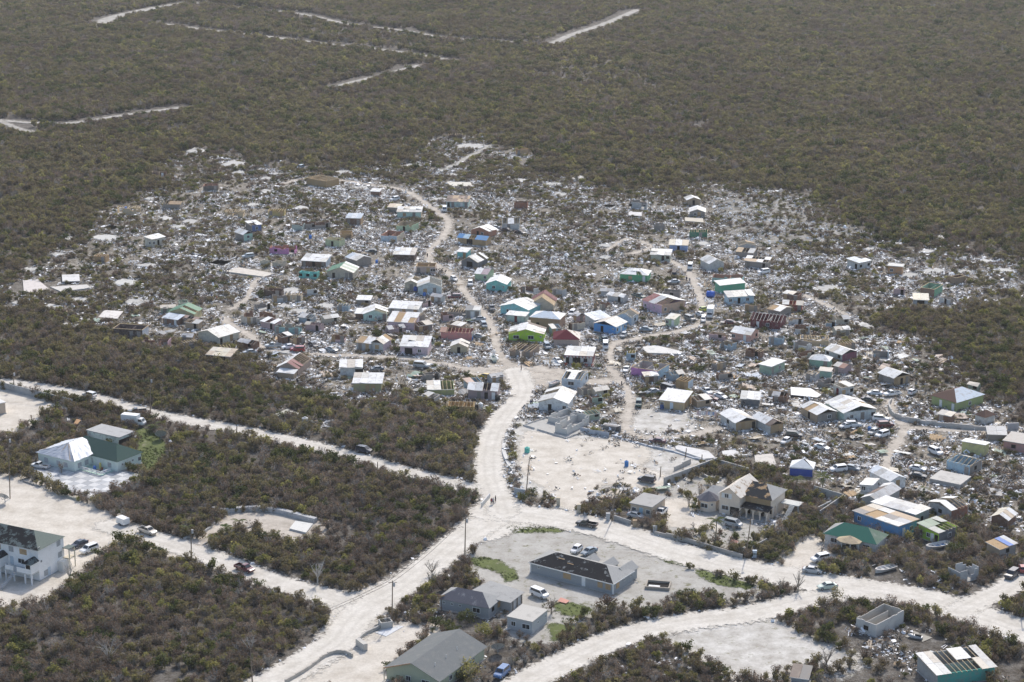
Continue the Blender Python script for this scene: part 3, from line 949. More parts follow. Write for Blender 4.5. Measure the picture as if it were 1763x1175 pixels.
for a, b in (((-W / 2 - .42, -D / 2 - .42), (W / 2 + .42, -D / 2 - .42)), ((W / 2 + .42, -D / 2 - .42), (W / 2 + .42, D / 2 + .42))):
    m.bar((*a, 2.6), (*b, 2.6), .06, .2)
for x in (-W / 2 - .02, W / 2 + .02):
    m.box(x - .16, -D / 2 - .03, 0, x + .14, -D / 2 + .2, 2.72)
add('trim', m.mesh('trim', M_TRIM), r, C['white'])
for t, z in ((.43, .55), (.30, .72)):
    m = MB()
    y = -D / 2 * (1 - z)
    zz = 2.65 + 1.9 * z + .06
    m.box(-W / 2 + W * t - .8, y - .35, zz - .25, -W / 2 + W * t + .8, y + .35, zz)
    add('patch_board', m.mesh('patch_board', M_WOOD), r, C['ply'])

# grey house with purple-grey shingles and its wing
r, W, D, h = house('bungalow', 'grey block bungalow with faded purple grey hip roof beside junk and dark shrubs', '7', (205, 690), (852, 815), (1036, 690), 2.8, 'hip', 1.8,
                   rc=['white'], rm=[S_GREYP, S_PALE, S_PALE, S_PALE], wm=M_CLEAN, wc='grey', wf='sss.W.', ws='.h.p', ov=.45, size=0, miss=0)
m = MB()
m.box(W / 2 - 4.6, D / 2, 0, W / 2 + 2.6, D / 2 + 5.2, 2.6)
add('wing_wall', m.mesh('wing_wall', M_CLEAN), r, C['lgrey'])
for p in (((W / 2 - 6.4, D / 2 - 3.6, 4.05), (W / 2 + 3.0, D / 2 - 1.2, 2.55), (W / 2 + 3.2, D / 2 + 5.6, 2.5), (W / 2 - 5.2, D / 2 + 5.6, 3.6)),):
    m = MB()
    m.slab(p, .08)
    add('wing_roof', m.mesh('wing_roof', S_PALE), r)
for dy in (.4, 2.6, 4.8):
    m = MB()
    m.box(W / 2 + 2.7, D / 2 + dy, 0, W / 2 + 2.9, D / 2 + dy + .2, 2.5)
    add('porch_post', m.mesh('porch_post', M_WOOD), r, C['greywood'])
house('outbuilding', 'small square concrete outbuilding with flat pale roof slab', '7', (1090, 950), (1428, 1018), (1645, 862), 2.75, 'flat', rc=[(.50, .48, .44)], wm=M_CLEAN, wc='lgrey', wf='.w..W.', ws='.s.s', rm=M_CONC, ov=.12, cat='outbuilding')

# grey shingled gable house at the bottom edge
r, W, D, h = house('bungalow', 'cream bungalow with long plain grey shingle gable roof beside the white yard', '5', (190, 960), (850, 1130), (1425, 700), 2.9, 'gy', 2.3,
                   rc=['white'], rm=S_GREY, wm=M_CLEAN, wc=(.52, .54, .38), wf='..w.W.', ws='.w..w.', ov=.5, size=0, miss=0)
for t in (.18, .42, .66):
    m = MB()
    m.tube((W * .27, -D / 2 + D * t, h + .9), (W * .27, -D / 2 + D * t, h + 1.75), .06, .06, 6)
    add('vent_pipe', m.mesh('vent_pipe', M_TRIM), r, C['white'])
for i in range(4):
    m = MB()
    y = -D / 2 - .5 + i * 5.5
    m.box(-W / 2 - .42, y, 0, -W / 2 - .28, y + .14, 2.7)
    add('porch_post', m.mesh('porch_post', M_TRIM), r, C['ivory'])
m = MB()
m.bar((-W / 2 - .52, -D / 2 - .53, h - .25), (-.2, -D / 2 - .53, h + 2.2), .05, .22)
add('barge_board', m.mesh('barge_board', M_WOOD), r, (.55, .33, .2))

# white apartment house at the picture's edge
r, W, D, h = house('apartment_house', 'white two storey apartment house on posts with patchy black shingle hip roof', '3', (-760, 800), (622, 1095), (1050, 885), 7.6, 'hip', 2.3,
                   rc=['white'], rm=[S_BLACKG, S_GREYG, S_GREYG, S_BLACKG], wm=M_CLEAN, wc=(.90, .885, .86), ov=.35, size=0, miss=0)
for t, z, ch in ((.04, 6.0, 's'), (.80, 5.1, 'g'), (.83, 2.3, 'g'), (.1, 2.7, 's'), (.25, -.2, 'g'), (.38, .1, 'd'), (.83, -.4, 'g')):
    opening(r, ch, (W / 2 + .003, -D / 2 + D * t), math.pi / 2, z, 0, None, C['paleblue'])
for x, z, ch in ((-4.2, 4.9, 'P'), (-7.6, 5.0, 'g'), (-11.6, 5.0, 'P'), (-4.9, 2.5, 'W'), (-2.9, 2.6, 'd'), (-9.6, 2.5, 'W'), (-7.6, 2.6, 'd')):
    opening(r, ch, (W / 2 + x, -D / 2 - .003), 0, z, 0, None, C['paleblue'])
for k in range(2):
    x1 = W / 2 + .02 - k * 8.8
    x0 = x1 - 4.2
    y0, y1 = -D / 2 - 2.7, -D / 2
    m = MB()
    m.box(x0 - 3.4, y0, 2.45, x1, y1 - .01, 2.65)
    add('balcony_floor', m.mesh('balcony_floor', M_CONC), r, C['offwhite'])
    m = MB()
    m.box(x0 - 3.2, y0, 2.65, x0 - .9, y0 + .16, 3.7)
    m.box(x0 + .1, y0, 2.65, x1 - 1.65, y0 + .16, 3.7)
    m.box(x1 - 1.65, y0, 2.65, x1, y0 + .16, 5.0)
    m.box(x1 - .16, y0 + .16, 2.65, x1, y1 - .01, 5.0)
    add('parapet', m.mesh('parapet', M_CLEAN), r, (.90, .885, .86))
    opening(r, 'h', (x1 - .85, y0 - .003), 0, 2.75, 0)
    m = MB()
    a, b = (x1 - 2.5, y0 - .3), (x1 + .3, y1 - .02)
    m.hexa([(a[0], a[1], 4.95), (b[0], a[1], 4.95), (b[0], b[1], 4.95), (a[0], b[1], 4.95)], [(a[0] + 1.2, a[1] + 1.3, 5.8), (b[0] - 1.2, a[1] + 1.3, 5.8), (b[0] - 1.2, b[1], 5.8), (a[0] + 1.2, b[1], 5.8)])
    add('porch_roof', m.mesh('porch_roof', S_BLACKG), r)
    for x in (x1 - .3, x1 - 2.1, x0 - 1.0, x0 - 3.3):
        for y in (y0 + .02,):
            m = MB()
            m.box(x, y, 0, x + .28, y + .28, 2.44)
            add('column', m.mesh('column', M_CLEAN), r, (.90, .885, .86))
    # stair down from the balcony
    st = MB()
    for i in range(13):
        sx, sy = (x0 - .85 - i * .02, y0 - .3 - i * .42)
        st.box(sx, sy, 2.45 - i * .19, sx + 1.0, sy + .36, 2.53 - i * .19)
    add('stair', st.mesh('stair', M_CONC), r, C['lgrey'])
m = MB()
m.box(W / 2, D / 2 - 2.6, 0, W / 2 + 1.5, D / 2 - .4, 2.5)
add('side_porch', m.mesh('side_porch', M_CLEAN), r, (.75, .73, .68))
for z in (2.55, 4.9):
    m = MB()
    m.box(W / 2 + .01, D / 2 - .6, z, W / 2 + 1.9, D / 2 + 1.6, z + .15)
    add('balcony_floor' if z < 3 else 'porch_roof', m.mesh('balcony_floor', M_CONC), r, C['cream'] if z < 3 else (.14, .17, .16))
for y in (D / 2 - .5, D / 2 + 1.4):
    m = MB()
    m.box(W / 2 + 1.65, y, 0, W / 2 + 1.85, y + .18, 4.9)
    add('column', m.mesh('column', M_CLEAN), r, C['ivory'])

# mint bungalow with green hip roof and a grey tarpaulin on its wing
r, W, D, h = house('bungalow', 'mint bungalow with dark green hip roof, its wing covered by a grey tarpaulin', '4', (500, 578), (1280, 792), (1610, 652), 3.2, 'hip', 2.7,
                   rc=['white'], rm=[S_DKGREEN] * 4, wm=M_CLEAN, wc=(.76, .83, .76), ws='.s..s.w', ov=.45, size=0, miss=0)
for t, ch in ((.86, 'g'), (.66, 'd'), (.53, 'g'), (.4, 's')):
    opening(r, ch, (-W / 2 + W * t, -D / 2 - .003), 0, .15, 0)
n1, a1, W1, D1 = footprint('4', (150, 655), (665, 792), (835, 700))
ca, sa = math.cos(a1), math.sin(a1)
org = n1 - Vector((ca, sa, 0)) * W1
loc_r = Matrix.Rotation(-r.rotation_euler.z, 3, 'Z')
def to_r(p, root):
    return Matrix.Rotation(-root.rotation_euler.z, 3, 'Z') @ (Vector(p) - root.location)
wing = to_r(org, r)
wa = a1 - r.rotation_euler.z
def wp(x, y, z):
    return (wing.x + x * math.cos(wa) - y * math.sin(wa), wing.y + x * math.sin(wa) + y * math.cos(wa), z)
D1 = 9.0
m = MB()
m.hexa([wp(0, 0, 0), wp(W1, 0, 0), wp(W1, D1, 0), wp(0, D1, 0)], [wp(0, 0, 3.2), wp(W1, 0, 3.2), wp(W1, D1, 3.2), wp(0, D1, 3.2)])
add('wing_wall', m.mesh('wing_wall', M_CLEAN), r, (.76, .83, .76))
for t in (.22, .56, .76):
    p = wp(W1 * t, -.003, 0)
    opening(r, 'g', p, wa, .15, 0)
for t in (.25, .6):
    opening(r, 'g', wp(W1 + .003, D1 * t * .8, 0), wa + math.pi / 2, .15, 0)
apex = wp(W1 * .52, 4.6, 5.6)
apex2 = wp(W1 * .52, 9.5, 5.7)
k = [wp(-.5, -.5, 3.1), wp(W1 + .5, -.5, 3.1), wp(W1 + .5, D1 + 2, 3.3), wp(-.5, D1 + 1, 3.1)]
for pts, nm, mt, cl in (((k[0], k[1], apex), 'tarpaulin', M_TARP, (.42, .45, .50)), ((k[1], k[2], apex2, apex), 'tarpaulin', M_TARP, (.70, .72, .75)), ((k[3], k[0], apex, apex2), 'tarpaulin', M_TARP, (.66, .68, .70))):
    # a loose sheet: ripples over the slope
    bm = MB()
    n_ = 12
    e0, e1 = Vector(pts[0]), Vector(pts[1])
    r1, r0 = Vector(pts[2]), Vector(pts[-1])
    nrm = (e1 - e0).cross(r0 - e0).normalized()
    g = []
    for j in range(n_ + 1):
        for i in range(n_ + 1):
            p = lerp(lerp(e0, e1, i / n_), lerp(r0, r1, i / n_), j / n_)
            g.append(p + nrm * (.12 + .12 * math.sin(i * 2.1 + j * .5) * (1 - j / n_) + random.uniform(0, .06)))
    bm.v = [tuple(p) for p in g]
    for j in range(n_):
        for i in range(n_):
            bm.f.append((j * (n_ + 1) + i, j * (n_ + 1) + i + 1, (j + 1) * (n_ + 1) + i + 1, (j + 1) * (n_ + 1) + i))
            bm.mi.append(0)
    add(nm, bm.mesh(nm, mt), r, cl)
for a_, b_ in (((.02, .0), (.16, .5)), ((.55, .0), (.52, .9)), ((.9, -.02), (.56, .9)), ((.3, .0), (.42, .8))):
    m = MB()
    A = Vector(wp(W1 * a_[0], D1 * a_[1], 3.35))
    B = Vector(wp(W1 * b_[0], D1 * b_[1] * .5, 3.2 + 2.6 * b_[1]))
    m.bar(A, B, .22, .07)
    add('batten', m.mesh('batten', M_WOOD), r, C['tan'])
px0, py0 = W * .02, -D / 2
m = MB()
m.box(px0, py0 - 4.6, .02, W / 2 - 1.2, py0 - .25, .45)
add('terrace', m.mesh('terrace', M_CONC), r, (.46, .6, .52))
m = MB()
for z in (.75, 1.2):
    m.box(px0, py0 - 4.6, z, W / 2 - 1.2, py0 - 4.48, z + .22)
    m.box(W / 2 - 1.32, py0 - 4.48, z, W / 2 - 1.2, py0 - 1.2, z + .22)
for i in range(6):
    x = px0 + (W / 2 - 1.2 - px0) * i / 5
    m.box(x - .07, py0 - 4.66, .45, x + .07, py0 - 4.61, 1.5)
add('terrace_rail', m.mesh('terrace_rail', M_TRIM), r, C['white'])
junk = [(.2, -2.2, .8, .6, .9, 'tarpblue'), (.32, -3.2, 1.2, .8, .7, 'black'), (.4, -2.6, .7, .7, .8, 'dblue'), (.24, -1.0, .5, .5, 1.6, 'yellow'), (.12, -3.6, .9, .7, .5, 'black'), (.3, -1.6, .6, .6, .7, 'rust')]
for t, dy, a, b, c, cl in junk:
    bmn = MB()
    bmn.hexa([(-a / 2, -b / 2, 0), (a / 2, -b / 2, 0), (a / 2, b / 2, 0), (-a / 2, b / 2, 0)], [(-a / 2.6, -b / 2.4, c), (a / 2.4, -b / 2.6, c * .9), (a / 2.4, b / 2.6, c), (-a / 2.6, b / 2.6, c * .94)])
    o = add('household_bundle', bmn.mesh('household_bundle', M_PLAIN), None, C[cl])
    w = r.matrix_basis @ Vector((W * t, py0 + dy, .45))
    o.location = w
    o.rotation_euler = (0, 0, r.rotation_euler.z + random.uniform(-.5, .5))
    tag(o, 'salvaged household bundle stacked on the mint bungalow terrace', 'bundle', 'belongings on the mint bungalow terrace')
house('outbuilding', 'mint outbuilding with flat grey roof slab and five tall windows behind the green roof', '4', (855, 330), (1312, 440), (1505, 352), 3.0, 'flat', rc=[(.42, .42, .41)], wc=(.74, .82, .75), ws='OOO', rm=M_CONC, ov=.25, cat='outbuilding')
house('cream_building', 'cream building with white roof cut by the picture edge inside the walled yard', 'A', (-200, 335), (40, 283), 7.0, 3.2, 'flat', rc=[(.7, .69, .66)], wm=M_CLEAN, wc=(.58, .47, .37), rm=M_CONC, ov=.2, cat='building')

# small cream building with flat concrete roof
house('outbuilding', 'small square cream building with pale blue door and flat concrete roof', '1', (1253, 432), (1582, 522), (1742, 345), 2.9, 'flat', rc=[(.42, .41, .39)], wm=M_CLEAN, wc=(.66, .53, .40), wf='wdw', rm=M_CONC, ov=.3, doorc=C['sky'], cat='outbuilding')

# beige villa with arches
n_, ang, W, D = footprint('n', (340, 520), (1165, 692), (1330, 560))
D = 9.5
ca, sa = math.cos(ang), math.sin(ang)
org = n_ - Vector((ca, sa, 0)) * W
HLAB.append((org.x, org.y, 'beige villa'))
r = thing('villa', 'large beige villa with arched verandah, octagonal bay and roof stripped to plywood', 'villa', org, ang)
mid = org + Vector((ca * W / 2 - sa * 7, sa * W / 2 + ca * 7, 0))
HOUSES.append((mid.x, mid.y, ang, W + 1, 14))
BE = (.82, .68, .54)
def vbox(name, a, b, mat=M_CLEAN, col=BE):
    m = MB()
    m.box(*a, *b)
    return add(name, m.mesh(name, mat), r, col)
xa, xb = W * .33, W * .62
# two storey gabled block
m = MB()
H2 = 5.2
m.box(xa, 0, 0, xb, 11, H2)
c = (xa + xb) / 2
for y in (0, 10.85):
    m.hexa([(xa, y, H2), (xb, y, H2), (xb, y + .15, H2), (xa, y + .15, H2)], [(c - .02, y, H2 + 1.9), (c + .02, y, H2 + 1.9), (c + .02, y + .15, H2 + 1.9), (c - .02, y + .15, H2 + 1.9)])
add('gabled_block', m.mesh('gabled_block', M_CLEAN), r, BE)
roof_plane(r, (xa - .5, 11.4, H2 - .2), (xa - .5, -.5, H2 - .2), (c, -.5, H2 + 2.05), (c, 11.4, H2 + 2.05), ['white'], S_TORN, 0, name='roof_slope')
roof_plane(r, (xb + .5, -.5, H2 - .2), (xb + .5, 11.4, H2 - .2), (c, 11.4, H2 + 2.05), (c, -.5, H2 + 2.05), ['white'], S_TORN, 0, name='roof_slope')
opening(r, 'W', (xa + 1.6, -.003), 0, .2, 0)
opening(r, 'w', (xa + 1.9, -.003), 0, 3.3, 0)
for dx in (-1.0, 1.0):
    o = add('shutter', W_SHUT, r, C['white'], (xa + 1.9 + dx, -.004, 4.2))
    o.scale = (.55, 1, 1)
opening(r, 'O', (xb - 1.3, -.003), 0, .1, 0)
# single storey part with the bay
vbox('side_room', (0.6, 1.6, 0), (xa - .002, 9.5, 2.9))
m = MB()
bx, by, br = W * .14, 1.4, 2.6
oct_ = [(bx + br * math.cos(math.pi / 8 + i * math.pi / 4), by + br * math.sin(math.pi / 8 + i * math.pi / 4)) for i in range(8)]
k = len(oct_)
m.v = [(x, y, 0) for x, y in oct_] + [(x, y, 2.9) for x, y in oct_]
m.f = [(i, (i + 1) % k, k + (i + 1) % k, k + i) for i in range(k)] + [tuple(range(k, 2 * k))]
m.mi = [0] * 9
add('bay', m.mesh('bay', M_CLEAN), r, BE)
m = MB()
for i in range(8):
    a, b = oct_[i], oct_[(i + 1) % 8]
    f = 1.16
    m.quad((bx + (a[0] - bx) * f, by + (a[1] - by) * f, 2.85), (bx + (b[0] - bx) * f, by + (b[1] - by) * f, 2.85), (bx, by, 4.6))
add('bay_roof', m.mesh('bay_roof', S_GREYP), r)
roof_plane(r, (0, 1.2, 2.85), (xa, 1.2, 2.85), (xa, 6, 4.5), (1.5, 6, 4.5), ['white'], S_PALE, 0, name='roof_slope')
roof_plane(r, (xa, 10, 2.85), (0, 10, 2.85), (1.5, 6, 4.5), (xa, 6, 4.5), ['white'], S_PALE, 0, name='roof_slope')
roof_plane(r, (0, 10, 2.85), (0, 1.2, 2.85), (1.5, 6, 4.5), (1.5, 6, 4.5), ['white'], S_PALE, 0, name='roof_slope')
for i, ch in ((4, 'P'), (5, 'W'), (6, 's')):
    a, b = oct_[i], oct_[(i + 1) % 8]
    p = ((a[0] + b[0]) / 2, (a[1] + b[1]) / 2)
    u = math.atan2(b[1] - a[1], b[0] - a[0])
    opening(r, ch, (p[0] + .004 * math.sin(u), p[1] - .004 * math.cos(u)), u, .05, 0)
# boarded upper storey behind the verandah
vbox('upper_block', (xb + .002, 2.8, 0), (W, 11, 5.0))
m = MB()
m.box(xb + .3, 2.77, 3.15, W - .15, 2.797, 4.8)
add('plywood_screen', m.mesh('plywood_screen', M_WOOD), r, C['ply'])
for i in range(5):
    m = MB()
    x = xb + .3 + i * (W - xb - .5) / 4
    m.box(x - .03, 2.74, 3.15, x + .03, 2.768, 4.8)
    add('batten', m.mesh('batten', M_WOOD), r, C['tan'])
k = [(xb - .3, 2.3, 4.9), (W + .5, 2.3, 4.9), (W + .5, 11.5, 4.9), (xb - .3, 11.5, 4.9)]
A, B = (xb + .2, 6.9, 7.25), (W - 3.2, 6.9, 7.25)
for e, mt in (((k[0], k[1], B, A), S_TORNB), ((k[1], k[2], B, B), S_PALE), ((k[2], k[3], A, B), S_TORNB)):
    roof_plane(r, *e, ['white'], mt, 0, name='roof_slope')
roof_plane(r, (xb + .3, -.35, 2.7), (W + .6, -.35, 2.7), (W + .6, 2.78, 3.25), (xb + .3, 2.78, 3.25), ['white'], S_BLACK, 0, name='verandah_roof')
vbox('verandah_floor', (xb + .1, -.2, 0), (W + .3, 2.79, .25), M_CONC, C['lgrey'])
nc = 5
for i in range(nc):
    x = xb + .15 + (W - xb) * i / (nc - 1)
    vbox('column', (x - .17, -.15, .25), (x + .17, .19, 2.62))
    if i < nc - 1:
        m = MB()
        w = (W - xb) / (nc - 1)
        pts = [(x + .17 + (w - .34) * t, 2.62 - .62 * (1 - math.sin(math.pi * t)) ** 1.0) for t in [j / 8 for j in range(9)]]
        for (x0, z0), (x1, z1) in zip(pts[:-1], pts[1:]):
            m.hexa([(x0, -.1, z0), (x1, -.1, z1), (x1, .12, z1), (x0, .12, z0)], [(x0, -.1, 2.66), (x1, -.1, 2.66), (x1, .12, 2.66), (x0, .12, 2.66)])
        add('arch', m.mesh('arch', M_CLEAN), r, BE)
for i in range(3):
    y = .9 + i * 2.1
    vbox('column', (W + .02, y, .0), (W + .34, y + .3, 2.62))
for i in range(4):
    opening(r, 'oWoh'[i], (xb + 1.2 + i * (W - xb - 1.6) / 3, 2.797), 0, .25, 0)
# outside stair and landing
vbox('landing', (W + .4, 7.5, 2.6), (W + 5.2, 10.5, 2.8), M_CONC, C['offwhite'])
for x, y in ((W + 5.0, 7.6), (W + 5.0, 10.2), (W + 2.7, 7.6)):
    vbox('landing_post', (x - .14, y, 0), (x + .14, y + .28, 2.59), M_CONC, C['offwhite'])
st = MB()
for i in range(14):
    st.box(W + 2.9, 7.1 - i * .36, 2.5 - i * .19, W + 4.2, 7.46 - i * .36, 2.62 - i * .19)
add('stair', st.mesh('stair', M_CONC), r, C['offwhite'])

# green-roofed house with round porch
r, W, D, h = house('bungalow', 'pale block bungalow with sea green hip roof and peeled octagonal porch roof', '6', (105, 565), (672, 668), (892, 590), 2.9, 'hip', 2.2,
                   rc=['white'], rm=[S_GREEN, S_OLDGREEN, S_OLDGREEN, S_PALE], wc=(.62, .61, .59), wf='.W....W.', ov=.45, size=0, miss=0)
pc = (0.02 * W, -D / 2 - 1.3)
m = MB()
o8 = [(pc[0] + 3.1 * math.cos(math.pi / 8 + i * math.pi / 4), pc[1] + 2.2 * math.sin(math.pi / 8 + i * math.pi / 4)) for i in range(8)]
for i in range(8):
    a, b = o8[i], o8[(i + 1) % 8]
    m.quad((*a, 2.85), (*b, 2.85), (pc[0], pc[1] + .4, 3.9))
m.v += [(*p, 2.7) for p in o8]
m.f.append(tuple(range(len(m.v) - 1, len(m.v) - 9, -1)))
m.mi.append(0)
for i in range(8):
    a, b = o8[i], o8[(i + 1) % 8]
    m.quad((*a, 2.7), (*b, 2.7), (*b, 2.85), (*a, 2.85))
add('porch_roof', m.mesh('porch_roof', shingle('peeled', (.52, .42, .28), (.34, .26, .2), .5, .62)), r)
for i in (4, 5, 6, 7):
    m = MB()
    x, y = pc[0] + (o8[i][0] - pc[0]) * .9, pc[1] + (o8[i][1] - pc[1]) * .9
    m.box(x - .12, y - .12, 0, x + .12, y + .12, 2.72)
    add('column', m.mesh('column', M_WALL), r, C['offwhite'])
opening(r, 'O', (pc[0], -D / 2 - .003), 0, .1, 0)
house('blue_house', 'blue house with flat pale roof patched with black felt and bare plywood', '6', (450, 310), (915, 492), (1088, 405), 3.0, 'shedx', .2, rc=DULL + GREYR + [C['tan'], C['tan'], (.2, .19, .19)], wc='blue', ws='.d.w.', wf='w...', miss=.12, under='deck', ov=.4, size=2.6)
house('grey_block_house', 'wide grey block house with scuffed white roof behind the blue house', '6', (640, 220), (1100, 372), (1228, 300), 3.1, 'shedx', .3, rc=WHITE + GREYR, wc='grey', ws='.o.', ov=.4, size=3.0)
house('lime_house', 'lime green house with low faded green and grey sheet roof', '6', (1110, 482), (1352, 555), (1592, 505), 3.0, 'shedl', .5, rc=[(.2, .27, .2), (.24, .31, .24), (.42, .43, .4)], wc='lime', sc='dgrey', wf='w.wdo', ws='..w.', ov=.4, size=2.4)
house('shack', 'grey block shack with half stripped white roof and rust red end wall', '6', (1285, 195), (1488, 300), (1625, 225), 2.9, 'gy', 1.0, rc=WHITE, wc='lgrey', sc='rust', wf='h', miss=.2, miss2=.75, under='raft', cat='shack')
house('shack', 'small house with brown rafters bare on one slope beside grey walls', '6', (505, 160), (690, 190), (975, 60), 2.6, 'gy', 1.0, rc=BROWNR + WHITE, rc2=GREYR, wc='conc', wf='.o', miss=.45, under='raft', cat='shack')
house('white_hut', 'white hut with plain white roof behind the rafter house', 'G', (640, 842), (735, 835), (850, 805), 2.4, 'shedx', .3, rc=WHITE, wc='white', cat='hut', wf='w.')
house('white_house', 'white metal roofed house with plywood gable end below the dirt track', 'G', (708, 735), (858, 802), (982, 792), 2.6, 'gx', 1.0, rc=BLUISH + WHITE, wc='white', ws='.b.', wf='...')
house('tilted_slab_house', 'bare concrete roof slab standing on low rubble walls', 'G', (1125, 748), (1330, 790), (1405, 735), .9, 'flat', rc=[(.52, .5, .46)], wc='conc', rm=M_CONC, ov=.1, cat='ruin')
house('skyblue_house', 'small sky blue and grey house with rafters and torn white tarp roof', 'G', (1245, 665), (1392, 708), (1455, 660), 2.9, 'gx', 1.1, rc=WHITE, wc='sky', sc='greywood', miss=.55, miss2=.6, under='raft', wf='...k', ws='h')
house('yellow_house', 'plain pale yellow hut with white sheet roof by the dark scrub', 'G', (1340, 552), (1492, 578), 4.0, 2.9, 'shedb', .5, rc=WHITE, wc=(.6, .56, .26), cat='hut')
house('pink_house', 'dull pink house with grey flat roof at the picture edge', 'G', (1622, 530), (1800, 560), 8.0, 2.6, 'flat', rc=[(.33, .31, .29)], wc=(.55, .3, .27), wf='.h..')
house('lean_to', 'low grey sheet roof joined to the dull pink house', 'G', (1520, 470), (1640, 475), 5.0, 2.0, 'shed', .5, rc=GREYR, wc='greywood', cat='shed')
house('olive_house', 'olive house with hip roof half dark brown, half pale metal', 'G', (1145, 222), (1302, 275), (1475, 215), 3.0, 'hip', 2.0, rc=['white', 'bluemetal', 'white', 'dbrown'], rm=[S_BROWN, M_METAL, M_METAL, S_BROWN], wc=(.36, .42, .17), wf='.d.d', ws='.w.', size=0, miss=0)
house('kiosk', 'little kiosk with dark brown pyramid roof beside the curved wall', 'G', (1438, 335), (1497, 358), (1552, 335), 2.2, 'hip', 1.3, rc=['dbrown'], rm=[S_BROWN] * 4, miss=0, wc='offwhite', size=0, cat='kiosk')
house('mint_white_house', 'mint house with broad white sheet roof beside parked jeeps', 'G', (420, 270), (545, 345), (762, 318), 2.9, 'gx', 1.5, rc=WHITE, wc='mint', sc=(.62, .66, .64), ws='.w.k.h', fn2=None, miss=.06, under='deck')
house('grey_gable_house', 'grey boarded house with white gable roof next to the mint house', 'G', (255, 295), (366, 352), (500, 332), 2.7, 'gx', 1.1, rc=WHITE, wc='tan', sc='greywood', wf='.o.', ws='k.w.', miss=.05, under='deck')
house('grey_gable_house', 'white house with dark slope and splintered plywood eaves', 'F', (1625, 365), (1745, 425), (1840, 410), 2.6, 'gx', 1.1, rc=BROWNR + WHITE, wc='offwhite', sc='ply', miss=.2, under='deck', ws='.b')
house('white_plywood_house', 'white roofed house with plywood end wall and exposed eave rafters', 'F', (1412, 340), (1512, 405), (1650, 385), 2.6, 'gx', 1.1, rc=WHITE + GREYR, wc='offwhite', sc='ply', wf='.h.', ws='.b.o', miss=.12, under='raft')
house('plywood_shed', 'tan plywood house with clean white roof and white door above a rubble bank', 'F', (1003, 248), (1162, 270), (1206, 215), 2.7, 'shed', .9, rc=WHITE, wc=(.46, .36, .22), wf='w.d..', ws='bb', sc=(.5, .38, .22), size=0, doorc=C['paleblue'])
house('white_house', 'white cottage with white gable roof and broken rust eave beside the main road', 'F', (190, 262), (382, 280), (422, 200), 2.9, 'gy', 1.4, rc=WHITE, wc=(.7, .71, .70), wf='.o.w', ws='.b', miss=.05, under='raft', size=2.6)
house('pale_blue_wreck', 'pale blue house with splintered white roof and bare rafters near the crossroads', 'm', (735, 1160), (960, 1178), (1070, 1080), 2.9, 'gx', .8, rc=WHITE + [C['tan']], wc='paleblue', wf='.W.', ws='.h', miss=.45, under='raft')
house('roofless_house', 'roofless violet house with sky blue corner by the village track', 'i', (204, 890), (440, 935), (512, 865), 2.8, 'open', rag=.12, wc='violet', sc='sky', uc=(.5, .45, .4), wf='.....', plate=True)
house('plywood_frame_house', 'roofless tan plywood house with loose rafters on top', 'i', (600, 1015), (716, 1030), (792, 1005), 2.7, 'joist', wc=(.46, .30, .14), wf='b.b', sc='paleblue', uc='tan')
house('green_house', 'weathered pale green house with flat white roof over one half', 'i', (1345, 880), (1480, 892), (1658, 850), 2.7, 'flat', rc=WHITE, wc=(.36, .48, .36), ws='k.w.', fn=None, rm=M_METAL)
house('salmon_house', 'salmon cottage with grey white gable roof', 'i', (1118, 565), (1290, 592), (1362, 548), 2.7, 'gx', 1.2, rc=WHITE + GREYR, wc=(.66, .38, .30), wf='w..d.', ws='.h', rows=2)
house('dark_red_house', 'dark red house with white rafters bare along the whole roof', 'i', (1285, 455), (1562, 478), (1652, 425), 2.9, 'gx', 1.5, rc=WHITE, wc=(.15, .03, .04), wf='.d.w..', fn=lambda s, t: True, under='raft', uc=(.72, .66, .58), fn2=lambda s, t: True)
house('pink_house', 'pink house with maroon, grey and white roof sheets', 'i', (305, 278), (472, 332), (692, 285), 3.2, 'gx', 1.3, rc=[C['maroon'], (.4, .42, .44), (.42, .44, .46)], rc2=WHITE, wc=(.70, .48, .60), sc=(.62, .42, .3), wf='w.s.', ws='w.b', size=2.9, rows=1)
house('pale_green_hut', 'small pale green hut with ivory shed roof', 'i', (503, 442), (590, 448), (668, 425), 2.6, 'shed', .6, rc=WHITE + IVORY, wc=(.46, .58, .36), wf='w.d', miss=.08, under='deck', cat='hut')
house('paleblue_house', 'pale blue house with white roof missing dark green patches', 'i', (1035, 215), (1088, 242), (1330, 232), 2.7, 'shedl', .9, rc=WHITE, wc=(.46, .62, .70), ws='w.o.w.', miss=.12, under='deck', uc=(.05, .14, .09))
house('green_walled_shed', 'green walled building with broad white roof behind the pale blue house', 'i', (940, 118), (1012, 140), (1255, 122), 3.0, 'shedl', .6, rc=WHITE, wc=(.12, .42, .26), size=3.2)
house('grey_shack', 'grey shack with folded white sheets near the dark red house', 'i', (1440, 340), (1560, 360), (1690, 330), 2.3, 'gx', .7, rc=WHITE + BROWNR, wc='greywood', miss=.25, under='deck', cat='shack')
house('yellow_shack', 'patchwork shack with yellow and red wall boards', 'i', (1590, 300), (1762, 310), 4.5, 2.6, 'gx', .8, rc=DULL, wc=(.35, .1, .07), wf='.b.k', miss=.3, under='raft', cat='shack')
house('grey_frame_house', 'grey weathered frame standing without roof among wreckage', 'i', (490, 180), (640, 188), 4.0, 2.6, 'open', rag=.35, wc='greywood', cat='ruin', wf='.h.')

